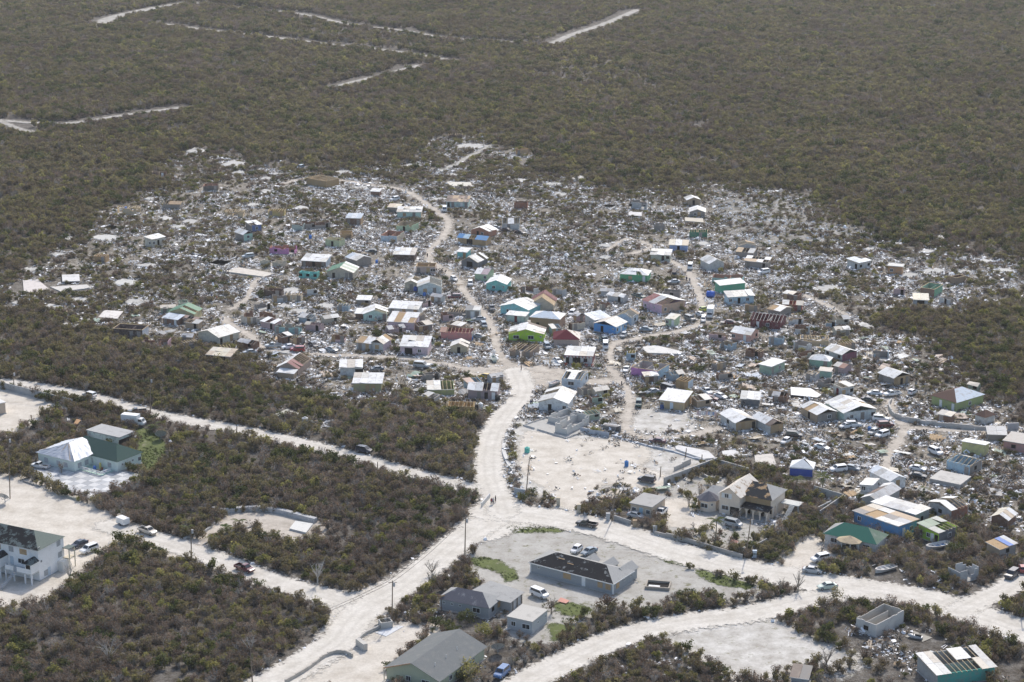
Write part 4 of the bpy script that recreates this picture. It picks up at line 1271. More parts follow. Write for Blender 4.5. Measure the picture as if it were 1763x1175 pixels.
# ---------------------------------------------------------------- the crowded middle of the village
house('bright_blue_house', 'bright blue cottage with ivory white roof facing the lane', 'f', (1193, 695), (1388, 732), (1472, 682), 2.8, 'gy', 1.3, rc=WHITE, rc2=[(.7, .68, .62)], wc=(.10, .34, .70), sc=(.25, .5, .75), wf='.o.s', ws='wdw', size=0, miss=0)
house('white_row_house', 'white house with bluish metal roof behind the bright blue cottage', 'f', (1105, 645), (1195, 672), (1335, 640), 2.8, 'shedl', 1.0, rc=BLUISH, wc='offwhite', wf='.s.', size=2.6)
house('stripped_house', 'white house with roof stripped to brown plywood decking', 'f', (1395, 632), (1535, 648), (1604, 608), 2.9, 'gy', 1.3, rc=PLY, wc='paleblue', ws='.h.', fn=lambda s, t: random.random() < .4, miss2=.3, under='raft', size=1.6)
house('cyan_house', 'cyan house with white gable roof close to the sandy lane', 'f', (330, 540), (585, 578), 8.5, 2.9, 'gy', 1.5, rc=WHITE, wc='cyan', wf='.W..h', miss=.04, under='deck')
house('mint_hut', 'small pale mint hut with blue tarpaulin on its flat roof', 'f', (385, 612), (556, 628), 3.5, 2.5, 'shed', .3, rc=WHITE, wc=(.56, .68, .62), wf='.d.', doorc=C['maroon'], miss=.25, under='deck', uc=C['tarpblue'], cat='hut')
house('maroon_roof_house', 'house with maroon metal roof whose lower half is stripped to rafters', 'f', (600, 520), (815, 528), 9.0, 2.8, 'gy', 2.6, rc=MAROON, wc='cream', fn=lambda s, t: s > .45, fn2=lambda s, t: s < .5, under='both', uc=(.58, .43, .27), size=1.2)
house('tan_house', 'tall tan brown house with bluish white hip roof', 'f', (606, 672), (870, 694), 7.0, 4.0, 'hip', 1.3, rc=['bluemetal', 'white', 'white', 'white'], rm=[M_METAL] * 4, wc=(.38, .24, .16), wf='.o...h', size=0, miss=0)
house('lime_gable_house', 'bright lime house with half torn white gable roof', 'f', (405, 790), (722, 800), 8.0, 2.6, 'gy', 1.6, rc=WHITE + [C['dbrown']], wc='lime', wf='.W..W.s', miss=.35, miss2=.12, under='raft')
house('maroon_hip_house', 'low house with dark maroon shingle hip roof', 'f', (820, 835), (1052, 838), 8.0, 2.4, 'hip', 2.0, rc=['white'], rm=[S_MAROON, S_TORN, S_MAROON, S_MAROON], wc=(.55, .42, .36), size=0, miss=0)
r, W, D, h = house('shop', 'white shop with flat white roof and red chequered fascia', 'f', (925, 1000), (1172, 1012), 7.0, 2.9, 'shed', .7, rc=WHITE, wc='offwhite', wf='o.O.w.', sc='maroon', trim=C['maroon'])
for i in range(16):
    m = MB()
    x = -W / 2 + W * i / 16
    m.box(x, -D / 2 - .44, 2.35, x + W / 32, -D / 2 - .38, 2.75)
    add('fascia_board', m.mesh('fascia_board', M_TRIM), r, C['white'] if i % 2 else (.4, .05, .06))
for i in range(5):
    m = MB()
    x = -W / 2 + W * i / 4.02
    m.box(x, -D / 2 - 1.6, 0, x + .9, -D / 2 - 1.45, .9)
    add('shop_rail', m.mesh('shop_rail', M_TRIM), r, (.5, .12, .07))
house('collapsed_house', 'collapsed brown house with a heap of splintered timber for a roof', 'f', (412, 935), (602, 952), (700, 890), 2.3, 'joist', rag=.3, wc=(.30, .22, .16), uc='greywood', wf='.k.k', cat='ruin')
house('aqua_house', 'aqua house with rippled white roof beside a fallen door', 'f', (198, 328), (382, 338), 8.0, 2.8, 'gy', 1.3, rc=WHITE + RUSTY[:1], wc=(.22, .60, .55), wf='.w.s', miss=.06, under='deck')
house('mint_white_house', 'pale green house with rust marked white roof behind the aqua house', 'f', (95, 232), (205, 242), 7.0, 2.7, 'gx', 1.1, rc=WHITE + [C['pgreen'], C['mauve']], wc='pgreen', wf='..w', miss=.05, under='deck')
house('rafter_house', 'house with dark open roof, white gable trim and bare rafters', 'l', (1070, 690), (1260, 715), 7.5, 2.6, 'gy', 1.6, rc=WHITE, wc='dgrey', wf='.O.', fn=lambda s, t: s > .35, miss2=.4, under='raft', size=1.6)
house('aqua_hut', 'narrow aqua hut with yellow boards behind the rafter house', 'l', (1020, 590), (1130, 600), 4.0, 2.6, 'shed', .6, rc=WHITE + IVORY, wc='aqua', wf='.b', cat='hut')
house('brown_house', 'brick brown house with clean white gable roof', 'l', (1185, 322), (1392, 350), 6.0, 2.6, 'gy', 1.4, rc=WHITE, wc='brick', wf='.ow.')
house('plywood_frame_house', 'open plywood frame house under a blue tarpaulin roof', 'l', (1025, 415), (1360, 450), 4.5, 2.6, 'gx', 1.0, rc=BLUER + [C['sky']], wc=(.5, .34, .18), wf='b.O..b', miss=.4, miss2=.3, under='raft')
house('white_house', 'white house with bluish striped metal roof beside two dark wrecked cars', 'g', (665, 1050), (826, 1050), 6.0, 2.8, 'gx', 1.4, rc=BLUISH + WHITE, wc='offwhite', wf='.k..')
house('brown_shed', 'dark brown shed with broad white roof near the bend', 'l', (262, 625), (508, 632), 6.0, 2.7, 'shed', 1.0, rc=BLUISH + WHITE, wc='dbrown', wf='.....')
house('roofless_hut', 'pinkish hut with open top and plywood rim beside the lane', 'l', (530, 775), (756, 778), 5.0, 2.8, 'open', wc=(.55, .42, .36), uc=(.5, .33, .17), wf='k.bW', plate=True)
house('paleblue_gable_house', 'pale blue gable house half roofed, half bare rafters', 'l', (552, 1022), (832, 1020), 8.0, 3.0, 'gy', 1.5, rc=WHITE, wc=(.56, .64, .64), wf='.p.k.', fn=lambda s, t: False, fn2=lambda s, t: True, under='raft', uc=(.62, .55, .46))
house('beige_gable_hut', 'beige gable hut joined to the pale blue gable house', 'l', (395, 972), (548, 978), 6.0, 2.8, 'gy', 1.0, rc=WHITE, wc=(.56, .50, .38), wf='.k.', cat='hut')
house('mint_hut', 'mint hut under a white roof at the top of the lane', 'd', (1090, 672), (1308, 675), 5.0, 2.6, 'shed', .9, rc=WHITE, wc='mint', sc='tan', wf='.p.k.', cat='hut')
house('lean_to', 'ivory lean-to roof beside the mint hut', 'd', (1005, 620), (1110, 625), 4.0, 2.2, 'shed', .5, rc=IVORY, wc='greywood', cat='shed')
house('roofless_house', 'roofless pale green house with tall gable wall', 'd', (1078, 795), (1222, 805), (1302, 770), 2.9, 'open', rag=.3, wc='pgreen', uc='tan', wf='.o.')
house('roofless_house', 'roofless pale blue house open to the sky', 'd', (945, 885), (1085, 900), (1128, 850), 2.6, 'open', rag=.18, wc='paleblue', uc='brick', sc='cream')
house('brown_shed', 'brown plank shed with white roof and white awning', 'd', (622, 735), (752, 740), 4.5, 2.9, 'shed', .8, rc=BLUISH, wc='brown', sc='ply', wf='k.k', cat='shed')
house('plywood_frame_house', 'two upright plywood panels of a destroyed house', 'd', (565, 862), (668, 865), 2.5, 2.7, 'open', rag=.7, wc=(.5, .33, .16), cat='ruin')
house('pale_green_hut', 'pale yellow green hut with dark open rafters', 'd', (430, 930), (556, 945), 4.2, 2.7, 'joist', wc=(.52, .58, .36), wf='.o.', uc=C['dbrown'], cat='hut')
house('roofless_house', 'grey roofless shell with broken planks west of the plywood panels', 'd', (225, 780), (475, 770), 5.0, 2.6, 'open', rag=.45, wc='greywood', uc='brown', wf='.h.o', cat='ruin')
house('roofless_house', 'grey green corner of a house torn open', 'd', (120, 790), (215, 795), 4.0, 2.6, 'open', rag=.5, wc=(.4, .46, .42), uc='brown', cat='ruin')
house('plywood_building', 'large new plywood building without a roof at the village edge', 'd', (262, 362), (432, 398), (540, 368), 3.0, 'joist', wc=(.40, .27, .13), uc='ply', plate=True, wf='.....')
house('grey_wood_house', 'grey plank house with white metal roof near the lane', 'c', (1475, 185), (1572, 218), (1702, 192), 2.7, 'gx', 1.1, rc=BLUISH + WHITE, wc='greywood', wf='..', ws='.k.')
house('green_gable_house', 'cream and white house with dark green and white gable roof', 'c', (1300, 320), (1537, 330), 8.5, 2.6, 'gy', 1.7, rc=GREENR, rc2=OGREEN + WHITE, wc='cream', wf='.o..kk', size=2.0, fn=None)
house('long_hut', 'long hut with faded green and white roof and brown front', 'c', (1065, 212), (1285, 225), 6.0, 2.4, 'shed', 1.0, rc=OGREEN + WHITE, wc='brown', sc='paleblue', wf='k.o.k', cat='hut')
house('roofless_house', 'cream roofless box with one high corner', 'c', (680, 195), (872, 222), 3.5, 2.2, 'open', rag=.35, wc='cream', uc='cream', cat='ruin')
house('roofless_house', 'broken bright aqua walls with empty windows', 'c', (1040, 322), (1205, 332), 3.0, 2.6, 'open', rag=.35, wc=(.16, .56, .48), uc='aqua', wf='h.h.h', cat='ruin')
house('roofless_house', 'broken pink walls among wreckage', 'c', (770, 95), (1000, 103), 4.0, 2.8, 'open', rag=.5, wc=(.62, .26, .48), uc='brick', wf='.h...h', cat='ruin')
house('roofless_hut', 'tiny hut with a tall white front board and no roof', 'c', (720, 488), (880, 495), 3.0, 2.7, 'open', rag=.35, wc='dbrown', uc='brown', wf='.k', cat='ruin')
house('roofless_house', 'large cream ruin with many standing wall stubs', 'c', (505, 735), (810, 752), 6.0, 2.9, 'open', rag=.45, wc=(.62, .55, .46), uc='brown', wf='.bk..b', cat='ruin')
house('roofless_house', 'row of aqua and grey planks left standing from a house', 'c', (820, 825), (1040, 840), 3.0, 2.7, 'open', rag=.4, wc=(.3, .52, .52), uc='greywood', wf='k.k.k', cat='ruin')
house('cream_house', 'cream house with white roof and a dark line of fixtures on its blank wall', 'c', (128, 885), (305, 938), (472, 880), 2.8, 'gy', 1.4, rc=WHITE, rc2=WHITE, wc=(.62, .59, .48), ws='o.b.', wf='.....', size=2.6)
house('carport', 'open carport with ivory corrugated roof at the scrub edge', 'c', (195, 1090), (412, 1110), 5.0, 2.5, 'shed', .8, rc=IVORY, wc='tan', wf='O.O.', cat='carport')
house('maroon_gable_house', 'gable house with maroon roof half bare to pale rafters', 'H', (150, 178), (286, 190), (372, 125), 2.5, 'gy', 1.7, rc=WHITE, rc2=MAROON, wc=(.42, .32, .26), wf='.k.', fn2=lambda s, t: s > .45, under='raft')
house('lean_to', 'white lean-to porch in front of the maroon gable house', 'H', (150, 200), (258, 212), 2.2, 1.9, 'shed', .4, rc=WHITE, wc='tan', cat='shed')
house('white_block_house', 'white block house with bluish sheet roof and open garage', 'H', (572, 192), (718, 190), 4.5, 2.9, 'shed', .9, rc=BLUISH + WHITE, wc=(.66, .68, .68), wf='...O')
house('yellow_hut', 'yellowish plywood house with long white roof above dark rubble', 'H', (660, 300), (850, 302), 6.0, 3.0, 'shed', 1.1, rc=WHITE, wc=(.42, .38, .2), wf='..bb.', miss=.05)
house('half_roof_house', 'house with white sheets on one side and pale rafters on the other', 'H', (1165, 322), (1340, 318), 6.0, 1.9, 'shed', .7, rc=WHITE, wc='olive', fn=lambda s, t: s > .62, under='raft')
house('mauve_house', 'mauve plank house with double white roof beside the main road', 'H', (1434, 342), (1628, 350), 6.0, 2.9, 'gx', 1.3, rc=WHITE, wc=(.36, .28, .28), wf='.kod')
house('plywood_frame_house', 'fresh plywood frame hut with bare rafters and barrels beside it', 'H', (1298, 442), (1468, 447), 4.0, 2.4, 'gx', .9, wc=(.5, .33, .14), fn=lambda s, t: True, fn2=lambda s, t: True, under='raft', wf='.h..')
house('pale_pink_house', 'pale pink house with white shed roof and a leaning board', 'e', (362, 680), (602, 694), 7.0, 2.7, 'shed', 1.3, rc=WHITE, wc='palepink', wf='...', miss=.05, under='deck')
house('white_house', 'low white house with long ivory white roof and boarded front', 'e', (378, 552), (640, 566), 5.5, 2.6, 'shed', .9, rc=WHITE, wc='offwhite', wf='k.b.b')
house('mint_gable_house', 'mint green gable house with bright white roof', 'e', (138, 605), (352, 602), 7.0, 2.5, 'gy', 1.4, rc=WHITE, wc='mint', wf='.w..k')
house('lean_to', 'white lean-to sheet roof at the corner of the mint gable house', 'e', (65, 590), (132, 592), 4.5, 2.1, 'shed', .4, rc=WHITE, wc='brown', cat='shed')
house('salmon_house', 'salmon red house with collapsed pale roof boards', 'e', (850, 775), (1132, 788), 5.0, 2.7, 'gx', .8, rc=RUSTY + [C['tan']], wc=(.60, .26, .24), miss=.35, under='raft', sc='lgrey')
house('pale_pink_house', 'pale pink house with wide white roof, clothes heaped before its door', 'e', (478, 915), (728, 925), 6.5, 2.9, 'shed', 1.4, rc=WHITE, wc=(.66, .52, .56), wf='.O.w.')
house('patched_white_house', 'patched white house with torn sheets and bedding along its fence', 'e', (75, 868), (205, 885), 7.0, 2.7, 'gx', 1.0, rc=WHITE + GREYR, wc='lgrey', wf='kb', miss=.12, under='deck')
house('patched_white_house', 'white house with tilted white gable roof and a pinkish end wall', 'e', (205, 880), (318, 890), (400, 840), 2.8, 'gy', 1.2, rc=WHITE, wc='offwhite', sc='palepink', wf='.p.', miss=.1, under='deck')
house('tan_gable_hut', 'tiny tan gable hut with dark door amid scattered clothes', 'e', (940, 905), (1088, 910), 5.0, 2.5, 'gy', 1.1, rc=RUSTY + IVORY, wc=(.52, .44, .3), wf='.o.', cat='hut')
house('pale_hut', 'narrow pale hut with dark flat top near parked cars', 'e', (1080, 575), (1202, 580), 3.5, 2.8, 'shed', .4, rc=[C['offwhite'], C['dgrey']], wc=(.6, .62, .58), wf='kdk', cat='hut')
house('low_ruin', 'low jumble of leaning boards between two lanes', 'e', (915, 560), (1080, 565), 4.0, 1.6, 'joist', rag=.6, wc='greywood', cat='ruin')

# ---------------------------------------------------------------- upper right of the village
house('green_house', 'bright green house with pale hip roof torn at one corner', 'h', (200, 985), (450, 1000), 7.0, 2.8, 'hip', 1.4, rc=['white', 'white', 'lgrey', 'lgrey'], rm=[M_METAL] * 4, wc=(.12, .46, .22), wf='.p.d', miss=(.25, .15, .1, .2), under='raft')
house('white_house', 'white house with grey white gable roof facing the sandy junction', 'h', (925, 855), (1022, 895), (1168, 888), 2.9, 'gx', 1.4, rc=WHITE + GREYR, wc='offwhite', ws='.....', wf='...')
house('periwinkle_hut', 'small periwinkle blue hut with rust streaked ivory roof', 'h', (653, 712), (818, 718), 4.2, 2.6, 'shed', .9, rc=IVORY + WHITE[:2], wc=(.36, .46, .72), wf='.o.', miss=0, cat='hut')
house('pale_hut', 'pale hut with white roof below the periwinkle hut', 'h', (482, 798), (660, 806), 5.0, 2.4, 'shed', .9, rc=WHITE, wc=(.58, .58, .46), wf='..oh', miss=.08, under='deck', cat='hut')
house('green_ruin', 'dark green hut with bare purlins for a roof', 'h', (838, 592), (1002, 596), 4.5, 2.5, 'joist', wc=(.05, .22, .13), uc=C['lumber'], wf='..k.', cat='hut')
house('white_gable_hut', 'grey hut with white gable roof standing above a beige slab', 'h', (838, 402), (980, 405), 7.0, 2.5, 'gy', 1.1, rc=WHITE, wc=(.3, .29, .27), wf='.wbk', cat='hut')
house('white_gable_hut', 'higher white gabled hut behind the grey hut', 'h', (818, 292), (935, 288), 5.0, 2.5, 'gy', 1.0, rc=WHITE, wc='tan', wf='.o.', cat='hut')
house('roofless_house', 'roofless grey white house with broken wall tops near the far scrub', 'h', (275, 318), (445, 325), 5.0, 2.8, 'open', rag=.35, wc='lgrey', uc='greywood', wf='h..w', cat='ruin')
house('plank_shed', 'plank shed with tan roof beside the clothes field', 'h', (1345, 862), (1555, 880), 5.0, 2.6, 'shed', .7, rc=PLY + WHITE[:2], wc='greywood', wf='k.o', miss=.15, under='raft', cat='shed')
house('plank_shed', 'grey shed with broken gable and tan rafters', 'h', (1270, 770), (1420, 785), 6.0, 2.5, 'gx', .9, rc=WHITE + PLY, wc='greywood', miss=.35, under='raft', cat='shed')
house('plank_shed', 'pale rafter shell behind the plank sheds', 'h', (1290, 715), (1445, 710), 4.0, 2.5, 'gy', .9, rc=PLY, wc='lgrey', miss=.6, under='raft', cat='shed')
house('roofless_house', 'long roofless house with pale aqua wall and brown inside', 'h', (1045, 1005), (1325, 1022), 5.0, 2.6, 'open', rag=.22, wc=(.36, .55, .52), uc='brick', cat='ruin')
house('grey_ruin', 'grey corrugated stub walls among pale rubble', 'h', (510, 525), (610, 530), 3.5, 2.6, 'open', rag=.3, wc='greywood', uc='greywood', cat='ruin')
house('white_hut', 'white hut with bluish roof and yellow post at the village edge', 'j', (528, 245), (602, 268), (668, 245), 2.8, 'shedl', .5, rc=BLUISH, wc='offwhite', wf='.o', ws='h.h', cat='hut')
house('orange_hut', 'orange plywood hut with grey flat roof', 'j', (804, 292), (902, 300), 3.5, 3.0, 'flat', rc=[(.5, .5, .48)], wc=(.52, .28, .14), wf='w.', rm=M_METAL, cat='hut', sc=(.5, .3, .17))
house('roofless_hut', 'brown roofless plywood box in dark scrub', 'j', (1232, 362), (1278, 372), (1345, 360), 2.7, 'open', wc=(.28, .2, .13), uc='brown', plate=True, cat='ruin')
house('roofless_hut', 'roofless hut with green inner walls and brown front', 'j', (1035, 440), (1125, 458), (1165, 420), 2.9, 'open', wc=(.3, .19, .13), sc=(.2, .42, .26), uc=(.3, .5, .34), plate=True, cat='ruin')
house('white_gable_hut', 'small shelter with ivory roof in front of the green walled hut', 'j', (982, 520), (1082, 524), 4.5, 2.5, 'shed', .9, rc=IVORY, wc='lgrey', wf='.O.', cat='hut')
house('white_roof_house', 'white roofed house with purple red end walls', 'j', (362, 868), (482, 908), (590, 885), 2.5, 'gx', 1.1, rc=WHITE, wc='offwhite', sc=(.3, .1, .14), wf='h.h', miss=.12, under='raft')
house('green_hut', 'green hut with white pyramid roof', 'j', (255, 940), (390, 955), 4.2, 2.6, 'hip', 1.2, rc=['white', 'white', 'white', 'lgrey'], rm=[M_METAL] * 4, miss=0, wc=(.3, .5, .38), wf='..k', size=0, cat='hut')
house('green_hut', 'narrow green privy with white top', 'j', (325, 1018), (402, 1026), 2.5, 2.4, 'shed', .3, rc=WHITE, wc=(.3, .48, .4), size=0, cat='hut')
house('brown_gable_house', 'brown plank house with white gable roof near the parked white pickup', 'j', (733, 1045), (842, 1080), (965, 1058), 2.8, 'gx', 1.2, rc=WHITE, wc='greywood', sc='ply', wf='k.k', ws='bok', miss=.05, under='deck')
house('white_hut', 'white hut with dark red door and boarded window', 'j', (418, 1130), (482, 1152), (568, 1135), 2.8, 'shedl', .3, rc=WHITE, wc='offwhite', wf='d', ws='p.h', doorc=C['maroon'], cat='hut')
house('timber_frame', 'bare tan timber frame of a house', 'j', (195, 795), (390, 800), 4.0, 2.4, 'joist', rag=.9, wc='lumber', plate=True, cat='ruin')

# ---------------------------------------------------------------- upper left of the village
house('cream_hut', 'cream hut with white roof standing alone in scrub', 'a', (1340, 285), (1396, 300), (1512, 268), 2.9, 'shedl', .6, rc=WHITE, wc=(.62, .58, .48), wf='.w', ws='wow', cat='hut')
house('broken_hut', 'broken tan hut with a pale blue panel and caved in roof', 'a', (868, 440), (972, 446), 3.2, 2.5, 'joist', rag=.2, wc=(.5, .32, .16), wf='.k', uc='tan', cat='ruin')
house('green_gable_house', 'yellow beige house with dark green metal gable roof', 'k', (1275, 318), (1474, 330), 7.0, 2.8, 'gy', 1.7, rc=GREENR, wc=(.58, .50, .28), wf='...w', size=2.0)
house('lean_to', 'brown porch with white lean-to roof beside the green gable house', 'k', (1238, 345), (1350, 362), 3.5, 2.2, 'shed', .6, rc=BLUISH, wc='brown', wf='k.d', cat='shed')
house('roofless_house', 'open shell with dark plank walls and a white front panel', 'k', (862, 445), (1082, 458), 5.5, 2.9, 'open', wc='dbrown', uc=(.13, .09, .08), sc=(.55, .58, .62), wf='..kk', plate=True, cat='ruin')
house('roofless_house', 'pink and brown ruin with leaning studs', 'k', (1075, 535), (1275, 540), 4.5, 2.7, 'open', rag=.5, wc=(.55, .35, .4), uc='brown', wf='k.b.k', cat='ruin')
house('roofless_house', 'brown roofless shed with a white door in the far scrub', 'b', (545, 305), (672, 303), 4.0, 2.6, 'open', rag=.15, wc='brown', uc='tan', wf='.d', cat='ruin')
house('roofless_house', 'brown and dark green roofless shed near a white slab', 'b', (1015, 425), (1148, 425), 4.0, 2.6, 'open', rag=.2, wc=(.16, .14, .12), uc='brick', wf='..k', cat='ruin')
house('rafter_hut', 'grey hut with tan roof boards sagging in scrub', 'b', (650, 590), (800, 595), 4.5, 2.3, 'gx', .7, rc=PLY, wc='greywood', miss=.4, under='raft', cat='hut')
house('timber_frame', 'pale timber frame with a blue barrel inside', 'b', (225, 640), (425, 640), 4.0, 2.6, 'joist', rag=.95, wc='lumber', plate=True, cat='ruin')
house('timber_frame', 'thin timber frame beside the pale slab', 'b', (1215, 665), (1380, 668), 4.0, 2.3, 'joist', rag=.95, wc='lumber', plate=True, cat='ruin')
house('mint_hut', 'mint cottage with white gable roof and open porch', 'b', (1308, 858), (1386, 886), (1472, 872), 2.7, 'gx', 1.1, rc=WHITE, wc='greywood', sc=(.45, .66, .55), ws='.w.', cat='hut')
house('blue_hut', 'deep blue hut with slanted white roof behind the mint cottage', 'b', (1395, 780), (1462, 805), (1562, 798), 2.8, 'shedl', .5, rc=WHITE, wc='greywood', sc=(.1, .18, .4), ws='.w.', cat='hut')
house('yellow_ruin', 'broken yellow and blue hut beside heaped clothes', 'b', (1612, 660), (1760, 662), 4.0, 2.5, 'joist', rag=.3, wc=(.52, .4, .16), wf='k.b', uc='tan', cat='ruin')
house('mint_house', 'pale mint house with roof stripped to dark brown boards', 'g', (152, 842), (352, 848), 5.5, 2.6, 'shed', 1.2, rc=BROWNR + PLY[:1], wc=(.48, .62, .58), wf='ok.dk', size=1.2, miss=.08, under='deck')
house('roofless_house', 'rust brown ruin at the far edge of the wreckage', 'g', (775, 855), (895, 858), 4.0, 2.6, 'open', rag=.35, wc='rust', uc='brown', cat='ruin')
house('plywood_frame_house', 'lone orange plywood stub walls far out in scrub', 'g', (790, 362), (905, 362), 3.5, 2.9, 'open', rag=.75, wc=(.5, .33, .17), wf='k.', cat='ruin')
house('collapsed_house', 'dark collapsed hut with a tilted tan roof far out in the scrub', 'g', (170, 215), (300, 215), 5.0, 1.9, 'joist', rag=.6, wc='dbrown', rc=PLY, uc='tan', cat='ruin')
house('brown_hut', 'brown hut with dark wall boards and white board roof near the far slab', 'd', (848, 468), (925, 472), 3.0, 2.0, 'shed', .5, rc=WHITE, wc='brown', cat='hut')
house('grey_gable_house', 'small grey hut with white sheet roof and laundry beside it', 'i', (1205, 1170), (1370, 1180), 4.0, 2.2, 'shed', .9, rc=WHITE, wc='dgrey', cat='hut', wf='...')

# ---------------------------------------------------------------- lower right: ruins and the green and white warehouse
r, W, D, h = house('roofless_house', 'bare concrete block shell without a roof beside heaped clothes', 'E', (620, 832), (762, 876), (962, 782), 3.1, 'open', rag=.1, wc=(.64, .61, .56), uc=(.5, .47, .42), wm=M_CONC, wf='.h.', cat='ruin')
house('stone_ruin', 'crumbling pale stone ruin half hidden by shrubs', 'E', (1240, 470), (1330, 510), (1460, 480), 2.9, 'open', rag=.5, wc=(.46, .46, .45), uc=(.5, .5, .49), wm=M_CONC, part=False, cat='ruin')
house('stone_hut', 'rubble stone hut with a blue tarpaulin on its roof', 'E', (1498, 318), (1592, 348), (1718, 312), 2.6, 'shedl', .5, rc=[C['tarpblue'], C['tan'], C['white'], C['lgrey']], wc='tan', sc=(.4, .37, .34), ws='.h.', size=1.8, miss=.1, under='deck', cat='hut')
house('tan_hut', 'tan hut under a crumpled white gable roof near the picture edge', 'E', (1540, 118), (1648, 142), 5.5, 2.4, 'gy', 1.0, rc=IVORY + WHITE, wc='brown', cat='hut', miss=.08)
house('warehouse', 'teal walled store with wide flat roof of white, green and missing sheets', 'E', (985, 1105), (1172, 1215), (1600, 1190), 2.9, 'shedl', .8, rc=WHITE + DULL + [C['green'], (.1, .25, .18), C['offwhite']], wc='conc', sc=(.10, .45, .36), ws='.....', miss=.3, under='raft', cat='store', size=1.7)
house('brown_hut', 'small brown roofed hut at the bottom picture edge', 'E', (190, 1200), (300, 1215), 4.0, 2.0, 'shed', .8, rc=[(.16, .12, .1), (.2, .19, .18)], wc='lgrey', cat='hut')
# low concrete walls of an unfinished house by the marl lot
r, W, D, h = house('unfinished_house', 'unfinished concrete block walls beside the cleared lot', 'F', (320, 400), (378, 430), (482, 345), 2.9, 'open', rag=.5, wc=(.6, .58, .54), uc=(.6, .58, .54), wm=M_CONC, cat='ruin')
house('unfinished_house', 'low block foundation walls in front of the white cottage', 'F', (275, 330), (330, 362), (430, 300), 2.2, 'open', rag=.3, wc=(.62, .6, .56), uc=(.62, .6, .56), wm=M_CONC, cat='ruin', part=False)
house('low_foundation', 'knee high block foundation outline around pale rubble', 'F', (100, 360), (370, 455), (480, 385), .5, 'open', rag=.3, wc=(.6, .58, .55), wm=M_CONC, cat='foundation', part=False, plinth=0)

N_BUILT = len(HOUSES)
# ---------------------------------------------------------------- bare slabs where houses stood, flattened sheds, fallen roofs
def rect(x0, y0, x1, y1):
    w = (x1 - x0)
    return [(x0, y0 + (y1 - y0) * .55), (x0 + w * .42, y0), (x1, y0 + (y1 - y0) * .35), (x0 + w * .6, y1)]
FG = 'concrete pads of vanished houses'
PADS = {'a': [(830, 180, 1090, 250), (945, 100, 1110, 150), (440, 350, 600, 390), (175, 485, 390, 540), (610, 760, 840, 815), (370, 825, 580, 885), (100, 785, 290, 840), (-30, 880, 170, 940),
              (515, 1000, 750, 1055), (1110, 770, 1380, 835), (1020, 590, 1280, 670), (1250, 450, 1470, 490), (550, 200, 670, 235), (-40, 20, 60, 40)],
        'b': [(865, 30, 1030, 85), (1180, 145, 1420, 210), (250, 250, 380, 285), (100, 312, 190, 335), (1540, 290, 1660, 340), (700, 735, 870, 780), (90, 740, 250, 790), (600, 660, 730, 700),
              (1400, 535, 1560, 580), (1050, 1060, 1280, 1120), (820, 680, 960, 740), (1530, 410, 1640, 450), (1640, 255, 1760, 285), (1260, 240, 1400, 275), (470, 480, 580, 515)],
        'g': [(200, 250, 530, 320), (740, 575, 890, 615), (1060, 610, 1210, 650), (1310, 550, 1440, 600), (1580, 815, 1720, 855), (150, 530, 260, 560), (970, 600, 1030, 630), (320, 460, 395, 480), (1140, 700, 1260, 750)],
        'd': [(505, 230, 680, 280), (1150, 170, 1310, 215), (640, 380, 850, 420), (1395, 480, 1550, 530), (890, 80, 975, 110), (140, 560, 270, 610)],
        'h': [(0, 640, 130, 680), (30, 280, 160, 320), (0, 750, 120, 790), (1560, 1080, 1720, 1110), (900, 620, 1030, 665)],
        'j': [(1095, 25, 1220, 60), (1025, 125, 1130, 150), (1435, 190, 1525, 220), (1280, 265, 1390, 300), (1550, 250, 1690, 295), (890, 280, 1010, 330), (1030, 250, 1200, 300), (790, 70, 890, 95), (640, 100, 740, 140), (250, 370, 520, 430)],
        'c': [(200, 150, 430, 210), (950, 590, 1150, 660), (1200, 540, 1360, 610), (840, 555, 970, 600), (880, 400, 1050, 470), (850, 985, 1010, 1020)]}
for s, lst in PADS.items():
    for i, q in enumerate(lst):
        big = (q[2] - q[0]) / SH[s][2] > 30
        c_ = P(s, ((q[0] + q[2]) / 2, (q[1] + q[3]) / 2))
        slab_thing('concrete_pad', ('broad' if big else 'small') + ' pale bare concrete pad near the ' + beside(c_.x, c_.y), s, rect(*q), 0.1, .32, jit((.50, .49, .46), .1), None, 'concrete pad', FG)
def board_on_ground(name, label, s, pts, z, th, col, mat=None, cat='slab', tilt=0.0, group=None):
    a = [P(s, p) for p in pts]
    c = sum(a, Vector()) / len(a)
    p = [q - c for q in a]
    area = sum(p[i].x * p[(i + 1) % len(p)].y - p[(i + 1) % len(p)].x * p[i].y for i in range(len(p)))
    if area < 0:
        p.reverse()
    m = MB()
    m.slab([Vector((q.x, q.y, z + tilt * (i % 3))) for i, q in enumerate(p)], th)
    o = add(name, m.mesh(name, mat or M_CONC), None, col, (c.x, c.y, 0))
    tag(o, label, cat, group)
    r = max(q.length for q in p)
    HOUSES.append((c.x, c.y, 0, r * 1.4, r * 1.3))
    return o
board_on_ground('floor_slab', 'long cream floor slab beside the roofless cream box', 'c', [(355, 265), (480, 228), (820, 285), (720, 315)], .5, .5, (.62, .57, .5))
board_on_ground('floor_slab', 'bright white table like slab west of the village', 'a', [(570, 575), (730, 568), (735, 632), (575, 636)], .9, .2, (.66, .65, .63))
board_on_ground('floor_slab', 'white floor slab with rubble on it at the western edge', 'a', [(210, 610), (340, 600), (450, 690), (300, 735), (220, 720)], .4, .4, (.64, .59, .55))
board_on_ground('floor_slab', 'second white floor slab beside the western rubble', 'a', [(460, 670), (800, 650), (840, 680), (560, 715)], .35, .35, (.6, .57, .53))
